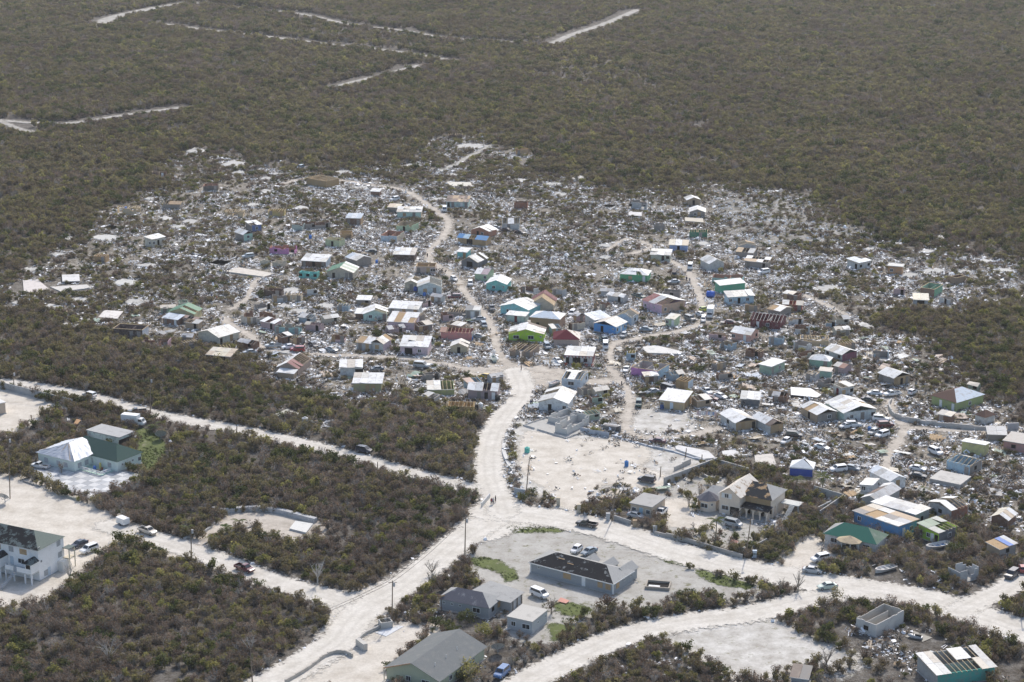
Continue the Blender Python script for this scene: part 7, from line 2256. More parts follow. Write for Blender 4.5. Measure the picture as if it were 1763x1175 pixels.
T_('dark green shrub against the purple grey roofed bungalow', '7', (560, 850), 2.6, 2.4, L_GREEN, 'shrub', 'shrub', 520, 10)
T_('yellow leaved shrubs between outbuilding and gable bungalow', '7', (830, 1030), 2.4, 2.6, L_YELL, 'shrub', 'shrub', 480, 11)
T_('reddish bare tree beside the concrete outbuilding', 'D', (270, 715), 4.0, 1.8, L_BROWN, 'dead_tree', 'tree', 90, 12, None, .3, True)
T_('brown dome bush at the corner of the long grey bungalow', 'D', (650, 690), 3.2, 2.6, L_BROWN, 'shrub', 'shrub', 420, 13)
T_('dark round bush beside the cistern', 'D', (1165, 620), 2.4, 1.7, L_GREEN, 'shrub', 'shrub', 360, 14)
T_('bright green bush at the bottom beside the gable bungalow', '5', (1230, 960), 3.6, 3.2, L_YELL, 'shrub', 'shrub', 560, 15)
T_('bare white tree in the lower left thicket', 'B', (735, 1040), 5.0, 3.0, L_GREY, 'dead_tree', 'tree', 0, 16, L_GREY, .2, True)
T_('bare grey tree lying over at the white lot edge', 'B', (120, 760), 3.6, 3.2, L_GREY, 'dead_tree', 'tree', 0, 17, L_GREY, .15, True)
T_('pale bare tree at the lower edge of the thicket under the round terrace', 'C', (420, 520), 6.0, 2.6, L_GREY, 'dead_tree', 'tree', 0, 18, L_GREY, .3, True)
T_('bare twiggy tree beside the white road narrows', 'C', (1190, 460), 4.2, 2.6, L_TWIG, 'dead_tree', 'tree', 0, 19, None, .2, True)
T_('bare upright tree where the two white roads meet', 'E', (240, 566), 4.8, 2.2, L_TWIG, 'dead_tree', 'tree', 0, 20, None, .25, True)
T_('thin bare tree next to the upright one at the road fork', 'E', (122, 578), 4.4, 1.4, L_TWIG, 'dead_tree', 'tree', 0, 21, None, .3, True)
T_('loose pale shrub overhanging the road in front of the pale sedan', 'E', (480, 640), 4.0, 2.2, L_MIX, 'shrub', 'shrub', 200, 22)
T_('bare grey tree in the thicket right of the maroon pickup', 'B', (1690, 1000), 5.0, 2.4, L_GREY, 'dead_tree', 'tree', 0, 23, L_GREY, .25, True)
T_('olive round tree in scrub above the upper dirt road', 'H', (440, 470), 3.6, 2.6, L_OLIVE, n=520, seed=24)
T_('bare tree standing at the bottom right among scrub', 'E', (430, 1080), 5.0, 2.2, L_TWIG, 'dead_tree', 'tree', 30, 25, None, .25, True)
T_('yellow green bush beside debris at the bottom right', 'E', (1500, 1020), 3.0, 2.3, L_YELL, 'shrub', 'shrub', 420, 26)
T_('thin bare tree between narrow road edge and grey bungalow', '7', (90, 380), 4.0, 2.2, L_TWIG, 'dead_tree', 'tree', 20, 27, None, .2, True)
T_('tall dead stem tree in the lower left thicket near its top', 'B', (470, 500), 4.6, 2.0, L_GREY, 'dead_tree', 'tree', 0, 28, L_GREY, .3, True)
T_('light olive round bush on the upper dirt road verge', 'A', (1410, 215), 3.4, 2.4, L_YELL, 'shrub', 'shrub', 420, 29)
# ---------------------------------------------------------------- where scrub and rubble lie
H_ = np.array(HOUSES)
CARS_ = np.array(CARS)
def house_clear(X, Y, margin):
    """True where a point is outside every footprint grown by margin"""
    ok = np.ones(X.shape, bool)
    for x, y, a, w, d in H_:
        near = np.nonzero((np.abs(X - x) < w + 4) & (np.abs(Y - y) < w + d))[0] if w + d < 90 else np.arange(len(X))
        if not len(near):
            continue
        dx, dy = X[near] - x, Y[near] - y
        u = dx * math.cos(a) + dy * math.sin(a)
        v = -dx * math.sin(a) + dy * math.cos(a)
        ok[near[(np.abs(u) < w / 2 + margin) & (np.abs(v) < d / 2 + margin)]] = False
    for x, y, a in CARS_:
        near = np.nonzero((np.abs(X - x) < 5) & (np.abs(Y - y) < 5))[0]
        dx, dy = X[near] - x, Y[near] - y
        u = dx * math.cos(a) + dy * math.sin(a)
        v = -dx * math.sin(a) + dy * math.cos(a)
        ok[near[(np.abs(u) < 2.5 + margin * .5) & (np.abs(v) < 1.1 + margin * .5)]] = False
    return ok
def house_near(X, Y, upto=None):
    d = np.full(X.shape, 50.0)
    for x, y, a, w, dd in H_[:upto]:
        near = np.nonzero((np.abs(X - x) < w + 26) & (np.abs(Y - y) < w + dd + 20))[0]
        dx, dy = X[near] - x, Y[near] - y
        u = np.abs(dx * math.cos(a) + dy * math.sin(a)) - w / 2
        v = np.abs(-dx * math.sin(a) + dy * math.cos(a)) - dd / 2
        d[near] = np.minimum(d[near], np.maximum(np.maximum(u, v), 0))
    return d
def road_free(X, Y, margin, lines=None):
    ok = np.ones(X.shape, bool)
    for pts, w in lines or CLEAR:
        a = np.array(pts)
        near = np.nonzero((X > a[:, 0].min() - 12) & (X < a[:, 0].max() + 12) & (Y > a[:, 1].min() - 12) & (Y < a[:, 1].max() + 12))[0]
        if len(near):
            d = seg_dist(pts, X[near], Y[near])
            ok[near[d < w / 2 + margin]] = False
    return ok
def in_yards(X, Y):
    r = np.zeros(X.shape, bool)
    for a in YARDS:
        r |= in_poly(a, X, Y)
    return r
# clumps of scrub inside the village: centre and radii in photograph coordinates, density
GREENS = [(945, 512, 52, 26, .9), (640, 505, 50, 20, .5), (250, 505, 150, 26, .42), (120, 430, 130, 30, .55), (300, 370, 110, 40, .5), (560, 370, 60, 14, .5), (470, 330, 60, 26, .45), (640, 300, 90, 14, .5), (470, 470, 45, 20, .3),
          (1000, 400, 60, 40, .55), (950, 345, 60, 26, .5), (1090, 335, 60, 14, .5), (1220, 395, 30, 26, .45), (760, 445, 22, 16, .7), (840, 445, 40, 12, .4), (1290, 400, 60, 40, .22), (1420, 560, 70, 22, .55), (1560, 470, 110, 40, .3), (1300, 560, 40, 16, .4), (1250, 590, 40, 20, .35),
          (1360, 600, 60, 20, .45), (1450, 620, 50, 25, .4), (1500, 690, 50, 20, .4), (1640, 680, 70, 30, .6), (1120, 700, 30, 20, .3), (1030, 690, 34, 22, .5), (1010, 660, 20, 14, .5), (1060, 730, 25, 14, .3), (1360, 680, 50, 14, .4), (1640, 720, 60, 16, .45),
          (1480, 770, 50, 20, .5), (1600, 800, 80, 30, .35), (1700, 830, 70, 60, .6), (1330, 775, 60, 14, .5), (1440, 800, 50, 26, .5), (1560, 730, 30, 16, .35), (1250, 760, 60, 10, .4), (680, 580, 30, 14, .35), (760, 590, 24, 12, .6), (600, 640, 60, 20, .5), (700, 690, 70, 18, .5), (520, 640, 60, 26, .7),
          (650, 610, 20, 8, .4), (800, 660, 20, 10, .4), (920, 610, 10, 6, .3), (850, 700, 25, 10, .3), (1190, 540, 30, 12, .3), (880, 740, 14, 40, .35), (890, 800, 14, 30, .4), (1080, 845, 40, 16, .35), (1250, 925, 60, 24, .15), (1345, 900, 24, 40, .8), (1380, 850, 40, 30, .6),
          (1600, 930, 120, 40, .75), (1500, 920, 40, 30, .5), (960, 770, 60, 10, .1), (1660, 640, 60, 60, .8)]
ROCKY = [(1238, 350), (1300, 328), (1370, 345), (1440, 372), (1490, 400), (1440, 420), (1370, 415), (1300, 425), (1250, 400)]
SPARSE = [  # outside the village: thinner growth
    (zp('D', [(0, 480), (560, 600), (620, 720), (350, 930), (0, 1100), (-200, 1175), (-560, 1175), (-600, 800), (-300, 600)]), .55),
    (zp('D', [(300, 600), (1000, 580), (1000, 660), (500, 720), (300, 900), (0, 1000), (0, 800)]), .35),
    (zp('E', [(400, 790), (1180, 760), (1300, 1010), (1763, 1060), (1763, 1300), (300, 1300), (480, 1100), (620, 1000)]), .24),
    (zp('C', [(60, 1060), (400, 870), (560, 720), (500, 850), (300, 1050), (0, 1160)]), .35),
    (zp('A', [(1100, 340), (1440, 380), (1500, 500), (1300, 480), (1120, 420)]), .25),
    (zp('n', [(-150, 330), (100, 200), (420, 110), (600, 170), (900, 160), (1400, 560), (1420, 700), (1180, 900), (1000, 1020), (700, 1000), (60, 830), (-60, 740), (-150, 560)]), .2),
    ([(520, 20), (600, 45), (760, 68), (700, 90), (600, 80), (470, 45)], .45), ([(940, 100), (1100, 95), (1130, 160), (1030, 165), (930, 130)], .5),
    (zp('H', [(0, 540), (300, 640), (440, 660), (600, 440), (900, 480), (700, 330), (420, 420), (300, 500), (120, 500)]), .6),
    ([(330, 245), (480, 262), (600, 282), (480, 290), (330, 262)], .5), ([(1780, 440), (1600, 395), (1600, 430), (1763, 500)], .5)]
def scrub_density(X, Y):
    U, Vv = unproject(X, Y)
    vil = village_w(X, Y)
    dens = np.full(X.shape, .97)
    for pg, d in SPARSE:
        dens[in_poly(pg, U, Vv)] = d
    inside = .07 + .85 * np.clip((fbm(X, Y, 13) - .50) * 6, 0, 1)
    # the western and northern fringe is more overgrown than the middle
    inside += .12 * np.clip((520 - U) / 300, 0, 1) + .2 * np.clip((330 - Vv) / 60, 0, 1)
    far_ = house_near(X, Y, N_BUILT)
    inside += .45 * np.clip((far_ - 9) / 14, 0, 1)
    for cx, cy, rx, ry, d in GREENS:
        q = ((U - cx) / rx) ** 2 + ((Vv - cy) / ry) ** 2
        inside = np.maximum(inside, d * np.clip(1.5 - q, 0, 1))
        dens = np.where((q < 1) & (vil <= .3), np.minimum(dens, np.maximum(d, .5)), dens)
    dens = dens * (1 - vil) + np.minimum(inside, 1) * vil
    dens[in_poly(ROCKY, U, Vv)] *= .7
    # small bare openings everywhere
    op = fbm(X + 300, Y, 9)
    dens *= np.clip((.76 - op) * 9, .12, 1)
    return dens, U, Vv, vil
def scatter(name, label, cat, pts, rot, scl, idx, variants, src_name):
    me = bpy.data.meshes.new(name)
    me.from_pydata(pts.tolist(), [], [])
    for nm, tp, arr in (('rot', 'FLOAT_VECTOR', rot), ('scl', 'FLOAT_VECTOR', scl)):
        a = me.attributes.new(nm, tp, 'POINT')
        a.data.foreach_set('vector', np.ascontiguousarray(arr, np.float32).ravel())
    a = me.attributes.new('pick', 'INT', 'POINT')
    a.data.foreach_set('value', np.ascontiguousarray(idx, np.int32))
    src = bpy.data.collections.new(src_name)
    for i, m in enumerate(variants):
        o = bpy.data.objects.new(f"{src_name}_{i:02d}", m[0])
        o.color = (*m[1], 1) if len(m) > 1 and not isinstance(m[1], str) else (1, 1, 1, 1)
        src.objects.link(o)
    ng = bpy.data.node_groups.new(name, 'GeometryNodeTree')
    ng.interface.new_socket("Geometry", in_out='INPUT', socket_type='NodeSocketGeometry')
    ng.interface.new_socket("Geometry", in_out='OUTPUT', socket_type='NodeSocketGeometry')
    gi, go = ng.nodes.new("NodeGroupInput"), ng.nodes.new("NodeGroupOutput")
    ip = ng.nodes.new("GeometryNodeInstanceOnPoints")
    ci = ng.nodes.new("GeometryNodeCollectionInfo")
    ci.inputs[0].default_value = src
    ci.inputs[1].default_value = True
    ci.inputs[2].default_value = True
    ip.inputs["Pick Instance"].default_value = True
    def named(nm, t):
        n = ng.nodes.new("GeometryNodeInputNamedAttribute")
        n.data_type = t
        n.inputs[0].default_value = nm
        return n.outputs[0]
    e2r = ng.nodes.new("FunctionNodeEulerToRotation")
    ng.links.new(named('rot', 'FLOAT_VECTOR'), e2r.inputs[0])
    ng.links.new(gi.outputs[0], ip.inputs["Points"])
    ng.links.new(ci.outputs[0], ip.inputs["Instance"])
    ng.links.new(e2r.outputs[0], ip.inputs["Rotation"])
    ng.links.new(named('scl', 'FLOAT_VECTOR'), ip.inputs["Scale"])
    ng.links.new(named('pick', 'INT'), ip.inputs["Instance Index"])
    ng.links.new(ip.outputs[0], go.inputs[0])
    o = bpy.data.objects.new(name, me)
    COL.objects.link(o)
    md = o.modifiers.new("scatter", 'NODES')
    md.node_group = ng
    tag(o, label, None, None, 'stuff')
    return o
def candidates(step, y0, y1, margin=42):
    ys = np.arange(y0, y1, step)
    hw = 881.5 / FPX * (y1 * CP + CAM_H * SP) + margin
    xs = np.arange(-hw, hw, step)
    X, Y = np.meshgrid(xs, ys)
    X = (X + rng.uniform(-.48, .48, X.shape) * step).ravel()
    Y = (Y + rng.uniform(-.48, .48, Y.shape) * step).ravel()
    lim = 881.5 / FPX * (Y * CP + CAM_H * SP) * 1.03 + margin
    k = np.abs(X) < lim
    return X[k], Y[k]
WCOL = [('grey', 'greywood'), ('brown', 'brown'), ('tan', 'tan'), ('dull white', 'offwhite'), ('pale', 'lgrey'), ('faded pink', (.5, .36, .36)), ('faded blue', (.36, .46, .52)), ('faded green', (.36, .44, .34)), ('cream', 'cream')]
# shells of shacks between the standing houses
wx, wy = candidates(8.5, 430, 860, 0)
wu, wv = unproject(wx, wy)
k = (rng.random(wx.shape) < village_w(wx, wy) * .34) & (wu > 40) & (wu < 1730) & (wv > 262) & (wv < 745) & road_free(wx, wy, 2.5) & house_clear(wx, wy, 2.6) & ~in_yards(wx, wy) & (house_near(wx, wy, N_BUILT) < 16)
for x, y, u_, v_ in list(zip(wx[k], wy[k], wu[k], wv[k]))[:75]:
    nm, c_ = random.choice(WCOL)
    w_, d_ = random.uniform(2.8, 5.2), random.uniform(2.4, 3.6)
    a_ = math.radians(random.choice((-25, -10, 5, 20, 35)))
    o = (u_ - w_ * 2.4, v_)
    rf = random.choice(('open', 'open', 'joist', 'shed', 'gx'))
    house('wrecked_shack', f'{nm} wrecked shack ' + {'open': 'with broken wall tops', 'joist': 'with bare joists', 'shed': 'under a slanted torn roof', 'gx': 'under a torn gable roof'}[rf] + ' by the ' + beside(x, y), '0',
          (u_ - w_ * 2.6, v_ - math.sin(a_) * 4), (u_ + w_ * 2.6, v_ + math.sin(a_) * 4), d_, random.uniform(1.9, 2.6), rf, rag=random.uniform(.3, .65) if rf in ('open', 'joist') else 0, wc=c_, uc=random.choice(('brown', 'tan', 'greywood')),
          rc=random.choice((WHITE, DULL, RUSTY, GREYR)), miss=.3, wf=random.choice(('k.', '.o', 'b.k', '.h')), cat='shack', part=False, group='wrecked shacks')
H_ = np.array(HOUSES)
bands = [(1.7, 296, 470), (1.85, 470, 640), (2.05, 640, 860), (2.4, 860, 1150), (2.8, 1150, 1640)]
BX, BY, BS = [], [], []
for st, y0, y1 in bands:
    X, Y = candidates(st, y0, y1)
    BX.append(X)
    BY.append(Y)
    BS.append(np.full(X.shape, st / 1.9))
BX, BY, BS = map(np.concatenate, (BX, BY, BS))
dens, U, Vv, vil = scrub_density(BX, BY)
k = rng.random(BX.shape) < dens
BX, BY, BS, U, Vv, vil = (a[k] for a in (BX, BY, BS, U, Vv, vil))
k = road_free(BX, BY, .9) & ~in_yards(BX, BY) & house_clear(BX, BY, .9)
BX, BY, BS, U, Vv, vil = (a[k] for a in (BX, BY, BS, U, Vv, vil))
n = len(BX)
# which kind grows where: drifts of brown, olive and green
t1, t2 = fbm(BX, BY, 30), fbm(BX + 500, BY + 90, 17)
u = rng.random(n)
near = np.clip((Vv - 560) / 300, 0, 1)
brown = np.clip(.13 + (t1 - .5) * 1.5 + .33 * near, .04, .8)
green = np.clip(.12 + (.5 - t2) * 1.2 - .07 * near, .02, .5)
kind = np.full(n, 'mixed', object)
kind[u < .62 + .0 * u] = 'olive'
kind[rng.random(n) < .36] = 'mixed'
kind[rng.random(n) < brown] = 'brown'
kind[rng.random(n) < green] = 'green'
kind[rng.random(n) < .06 + .05 * vil] = 'yellow'
kind[rng.random(n) < .05 + .08 * near] = 'bare'
kind[rng.random(n) < .04 + .42 * vil] = 'low'
pick = np.array([random.choice(KIDX[q]) for q in kind])
size = BS * rng.uniform(.55, 1.4, n) * (.78 + .45 * fbm(BX - 40, BY, 70)) * (1 - .22 * vil)
size[kind == 'bare'] *= .95
hz = rng.uniform(.8, 1.2, n) * (1 - .3 * vil)
# the bushes that show largest become things of their own
order = np.argsort(-(size * (Vv + 415)) * (1 + .15 * rng.random(n)) * np.where((U > -5) & (U < 1768) & (Vv < 1185) & (Vv > 600), 1, 0))
single = order[:280]
rest = np.ones(n, bool)
rest[single] = False
def bush_place(u, v):
    if v > 1050 and u < 620 or v > 930 and u < 420 and v > 930 + (u - 60) * .3:
        w = 'in front of the apartment house' if u < 130 else 'by the road fork' if u > 440 else 'opposite the maroon pickup' if v < 1030 else 'under the wooden pole' if u > 330 else 'near the bare white tree' if v < 1120 else 'at the bottom edge'
        return 'in the lower thicket ' + w
    if u < 180 and v < 860:
        return 'left of the mint bungalow'
    if u < 830 and v > 790 and v < 1060:
        return 'in the wedge of scrub between the two dirt roads'
    if u < 870 and v <= 800:
        return 'in the thicket above the upper dirt road'
    if u < 870:
        return 'around the grey bungalows by the white yard'
    if v > 1060 and u < 1250:
        return 'in the clump below the lower right road'
    if u > 1250 and v > 1040:
        return 'around the concrete shell at the lower right'
    if u > 1250 and v > 850:
        return 'beside the villa and the green roofed bungalow'
    if v > 980:
        return 'between the long grey bungalow and the road'
    return 'at the edge of the wrecked village'
for i in single:
    me, kd = BUSH[pick[i]]
    o = bpy.data.objects.new('scrub_bush', me)
    COL.objects.link(o)
    o.location = (BX[i], BY[i], 0)
    o.rotation_euler = (0, 0, rng.uniform(0, 6.28))
    s = size[i]
    o.scale = (s, s, s * hz[i])
    tag(o, ('big ' if s > 1.22 else 'small ' if s < 1.05 else '') + LOOK[kd] + ' ' + bush_place(U[i], Vv[i]), 'bush', 'scrub bushes')
pts = np.stack([BX, BY, np.zeros(n)], 1)[rest]
rot = np.stack([rng.uniform(-.12, .12, n), rng.uniform(-.12, .12, n), rng.uniform(0, 6.28, n)], 1)[rest]
hs = np.where(BS > 1.3, BS / 1.3, 1)
scl = np.stack([size, size, size * hz / hs], 1)[rest]
scatter('scrub', 'dense low scrub of brown and olive bushes covering the plain', None, pts, rot, scl, pick[rest], BUSH, 'scrub_plant')

me_g = bpy.data.objects['ground'].data
gc = np.empty(len(me_g.vertices) * 3, np.float32)
me_g.vertices.foreach_get('co', gc)
gv = np.empty(len(me_g.vertices), np.float32)
me_g.attributes['village'].data.foreach_get('value', gv)
gd = house_near(gc[0::3].astype(float), gc[1::3].astype(float), N_BUILT)
gv *= np.clip(1.12 - np.clip(gd - 3, 0, 20) / 20, .3, 1)
me_g.attributes['village'].data.foreach_set('value', gv)

# ---------------------------------------------------------------- rubble
def piece(name, pts_fn, mat):
    m = MB()
    pts_fn(m)
    return m.mesh(name, mat)
def sheet_piece(w, l, bend, seed):
    r = random.Random(seed)
    def f(m):
        z = .12
        a = [(-w / 2, -l / 2, z + r.uniform(0, bend)), (w / 2, -l / 2, z + r.uniform(0, bend)), (w / 2 * r.uniform(.6, 1), l / 2, z + r.uniform(0, bend)), (-w / 2, l / 2 * r.uniform(.6, 1), z + r.uniform(0, bend))]
        m.slab(a, .04)
    return f
def plank_piece(n, l, seed):
    r = random.Random(seed)
    def f(m):
        for i in range(n):
            a = r.uniform(-.7, .7)
            c = Vector((r.uniform(-.5, .5), r.uniform(-.5, .5), .1 + .07 * i))
            d = Vector((math.cos(a), math.sin(a), r.uniform(-.05, .15))) * l * r.uniform(.35, .6)
            m.bar(c - d, c + d, r.uniform(.1, .2), .05)
    return f
def stone_piece(seed, s=.5):
    r = random.Random(seed)
    def f(m):
        b = [(s * math.cos(t) * r.uniform(.7, 1.1), s * math.sin(t) * r.uniform(.7, 1.1), 0) for t in (.4, 1.9, 3.5, 5.0)]
        t_ = [(x * r.uniform(.5, .8), y * r.uniform(.5, .8), s * r.uniform(.4, .8)) for x, y, _ in b]
        m.hexa(b, t_)
    return f
R_SET = [simple('rubble_' + k, c, .8, .2) for k, c in (('white', (.52, .50, .47)), ('tan', (.35, .26, .17)), ('grey', (.19, .18, .165)), ('dark', (.035, .03, .026)), ('brown', (.14, .095, .065)), ('pale', (.34, .305, .26)))]
def heap_piece(seed, n=5, rad=.8, sm=1.0, mixed=False):
    r = random.Random(seed)
    def f(m):
        for i in range(n):
            w, l = r.uniform(.2, .75) * sm, r.uniform(.4, 1.3) * sm
            if r.random() < .4:
                w *= .25
            c = Vector((r.uniform(-rad, rad), r.uniform(-rad, rad), r.uniform(.05, .75)))
            q = Matrix.Rotation(r.uniform(0, 6.28), 3, 'Z') @ Matrix.Rotation(r.uniform(-.8, .8), 3, 'X')
            m.slab([c + q @ Vector(p) for p in ((-w / 2, -l / 2, 0), (w / 2, -l / 2, 0), (w / 2, l / 2, 0), (-w / 2, l / 2, 0))], .05, mi=r.choice((0, 0, 0, 1, 1, 2, 3, 3, 4, 5)) if mixed else 0)
    return f
PIECES = []
def P_(fn, mat, col, grp):
    PIECES.append((piece('rubble_piece', fn, mat), col, grp))
for i, c in enumerate(((.54, .525, .5), (.40, .38, .35), (.27, .26, .24), (.45, .39, .31), (.26, .275, .29), (.64, .635, .62))):
    P_(sheet_piece(.7 + .12 * i, 1.2 + .2 * (i % 3), .4, i), M_METAL if i % 2 else M_WALL, c, 'board')
for i, c in enumerate(((.40, .30, .19), (.46, .36, .25), (.22, .17, .13), (.56, .47, .36), (.36, .33, .3))):
    P_(plank_piece(3 + i % 2, 2.0, 30 + i), M_WOOD, c, 'plank')
for i, c in enumerate(((.28, .265, .235), (.23, .215, .19), (.36, .335, .30), (.17, .155, .135))):
    P_(stone_piece(40 + i, .30 + .05 * i), M_CONC, c, 'stone')
for i in range(8):
    P_(heap_piece(50 + i, 11, 1.1, .85, True), R_SET, (1, 1, 1), 'heap')
for i, c in enumerate(((.05, .12, .42), (.42, .05, .08), (.62, .36, .42), (.1, .4, .38), (.55, .42, .1), (.35, .3, .5), (.1, .3, .14), (.5, .18, .06))):
    P_(heap_piece(70 + i, 4, .5, .7) if i % 2 else sheet_piece(.6, .8, .4, 70 + i), M_PLAIN, c, 'cloth')
for i, c in enumerate(((.03, .03, .03), (.06, .055, .05), (.09, .085, .08))):
    P_(heap_piece(90 + i), M_PLAIN, c, 'dark')  # black scraps, their dark colour also standing in for shade between debris
GRP = {}
for i, p in enumerate(PIECES):
    GRP.setdefault(p[2], []).append(i)
# heaps one sees in the photograph: centre, radii, density factor, share of coloured things
HEAPS = [(1390, 470, 70, 34, 2.2, .5), (740, 605, 70, 16, 2.2, .5), (600, 335, 90, 18, 1.6, .5), (380, 505, 60, 20, 2.2, .5), (290, 445, 34, 10, 1.2, .7), (1010, 545, 60, 22, 2.0, .2), (1060, 540, 60, 30, 1.8, .2), (930, 465, 60, 16, 1.8, .15), (1510, 605, 80, 28, 1.4, .3),
         (820, 335, 80, 18, 1.6, .3), (1080, 390, 60, 16, 1.6, .5), (560, 510, 80, 26, 1.6, .2), (700, 410, 60, 30, 1.6, .4), (620, 420, 70, 24, 1.2, .3), (940, 700, 50, 30, 1.4, .2), (1230, 660, 80, 40, 1.5, .3), (1160, 620, 90, 22, 1.5, .3), (1260, 690, 60, 24, 1.6, .4), (1420, 700, 70, 30, 1.0, .2),
         (1470, 870, 24, 24, 2.4, .5), (1400, 790, 60, 30, 1.3, .4), (1330, 790, 30, 12, 1.0, .2), (1540, 1110, 60, 34, 2.0, .7), (1480, 1085, 30, 12, 1.6, .8), (1700, 1110, 50, 30, 1.2, .3), (1340, 905, 40, 14, 1.8, .7), (1130, 1150, 70, 24, 1.0, .5), (560, 730, 26, 10, 1.6, .3),
         (790, 720, 50, 16, 1.8, .5), (960, 830, 50, 20, .9, .15), (1030, 880, 34, 14, 1.2, .2), (880, 790, 16, 70, 1.2, .1), (1110, 810, 50, 16, 1.2, .1), (1290, 470, 40, 20, 1.2, .3), (1620, 760, 60, 20, 1.0, .2), (1540, 790, 40, 20, 1.2, .4), (330, 540, 60, 14, 1.0, .3), (180, 550, 60, 14, .9, .1),
         (500, 590, 60, 18, 1.6, .4), (430, 480, 60, 12, .8, .1), (1480, 450, 60, 30, 1.0, .2), (60, 500, 50, 24, .8, .1), (800, 245, 36, 10, 1.3, .3), (920, 262, 30, 8, .7, .1), (1600, 480, 70, 22, .9, .1), (1730, 480, 40, 24, .6, .1), (730, 1060, 40, 20, .9, .2), (1000, 1020, 30, 12, .6, .1), (680, 680, 60, 14, .9, .2)]
X, Y = candidates(.74, 352, 960, 10)
U, Vv = unproject(X, Y)
k = (Vv > 225) & (U > -20) & (U < 1785)
X, Y, U, Vv = X[k], Y[k], U[k], Vv[k]
vil = village_w(X, Y)
dn = vil * np.clip(.22 + (fbm(X, Y, 8) - .46) * 2.6, .05, .8)
hn = house_near(X, Y)
dn += vil * .42 * np.clip(1 - hn / 6.5, 0, 1)
dn += (1 - vil) * .10 * np.clip(1 - hn / 5, 0, 1)
colr = np.full(X.shape, .07)
for cx, cy, rx, ry, f, cs in HEAPS:
    q = ((U - cx) / rx) ** 2 + ((Vv - cy) / ry) ** 2
    g = np.clip(1.15 - q, 0, 1)
    dn += g * f * .42
    colr = np.maximum(colr, np.where(g > .1, cs * .42, 0))
rocky = in_poly(ROCKY, U, Vv)
dn[rocky] = np.maximum(dn[rocky], .34 * (fbm(X[rocky], Y[rocky], 8) > .40))
west = np.clip((470 - U) / 250, 0, 1) * (Vv < 640)
dn *= 1 - .45 * west
# stones and litter along road edges
edge = np.zeros(X.shape)
for pts_, w_ in ROADS[:22]:
    a = np.array(pts_)
    nr = np.nonzero((X > a[:, 0].min() - 8) & (X < a[:, 0].max() + 8) & (Y > a[:, 1].min() - 8) & (Y < a[:, 1].max() + 8))[0]
    d = seg_dist(pts_, X[nr], Y[nr]) - w_ / 2
    edge[nr] = np.maximum(edge[nr], np.clip(1 - np.abs(d - .6) / 1.6, 0, 1))
dn += edge * .14 * (fbm(X, Y, 10) > .45)
yd = in_yards(X, Y)
dn *= np.clip(.62 + (Vv - 260) / 600, .62, .95)
dn[yd] *= .06
k = (rng.random(X.shape) < dn)
X, Y, U, Vv, colr, rocky, edge, vil, hn = (a[k] for a in (X, Y, U, Vv, colr, rocky, edge, vil, hn))
k = road_free(X, Y, -.55, ROADS) & house_clear(X, Y, .25)
X, Y, U, Vv, colr, rocky, edge, vil, hn = (a[k] for a in (X, Y, U, Vv, colr, rocky, edge, vil, hn))
n = len(X)
u = rng.random(n)
grp = np.where(u < .15, 'board', np.where(u < .33, 'plank', np.where(u < .48, 'stone', np.where(u < .90, 'heap', 'dark')))).astype(object)
c = rng.random(n) < colr
grp[c] = 'cloth'
grp[rocky] = np.where(rng.random(rocky.sum()) < .8, 'stone', 'heap')
e = (edge > .2) & (vil < .5)
grp[e] = np.where(rng.random(e.sum()) < .85, 'stone', 'board')
pick = np.array([random.choice(GRP[g]) for g in grp])
sz = rng.uniform(.3, .8, n) * np.where(rng.random(n) < .08, 1.6, 1)
sz[grp == 'stone'] *= rng.uniform(.7, 1.8, (grp == 'stone').sum())
sz[grp == 'plank'] *= 1.2
# the largest pieces become things of their own
single = np.argsort(-(sz * (Vv + 415)) * np.where(np.isin(grp, ('board', 'plank')), 1.3, .0) * np.where((U > 5) & (U < 1758) & (Vv < 1170), 1, 0))[:230]
rest = np.ones(n, bool)
rest[single] = False
tone = {0: 'white', 1: 'dull white', 2: 'grey', 3: 'cream', 4: 'blue grey', 5: 'bright white', 6: 'brown', 7: 'tan', 8: 'grey brown', 9: 'pale', 10: 'grey'}
for i in single:
    me, col_, g = PIECES[pick[i]]
    o = bpy.data.objects.new('loose_board' if g == 'board' else 'splintered_planks', me)
    COL.objects.link(o)
    o.color = (*jit(col_, .1), 1)
    o.location = (X[i], Y[i], .02)
    o.rotation_euler = (rng.uniform(-.15, .15), rng.uniform(-.15, .15), rng.uniform(0, 6.28))
    s = sz[i] * 1.15
    o.scale = (s, s, s)
    tag(o, f'{tone.get(pick[i], "pale")} ' + ('loose board ' if g == 'board' else 'splintered planks ') + 'near the ' + beside(X[i], Y[i]), 'board' if g == 'board' else 'planks', 'loose boards and planks of wrecked houses')
pts = np.stack([X, Y, np.full(n, .03)], 1)[rest]
rot = np.stack([rng.uniform(-.25, .25, n), rng.uniform(-.25, .25, n), rng.uniform(0, 6.28, n)], 1)[rest]
scl = np.stack([sz, sz, sz * rng.uniform(.7, 1.6, n)], 1)[rest]
scatter('rubble', 'storm rubble of boards, planks, stones and clothes strewn through the village', None, pts, rot, scl, pick[rest], PIECES, 'rubble_source')

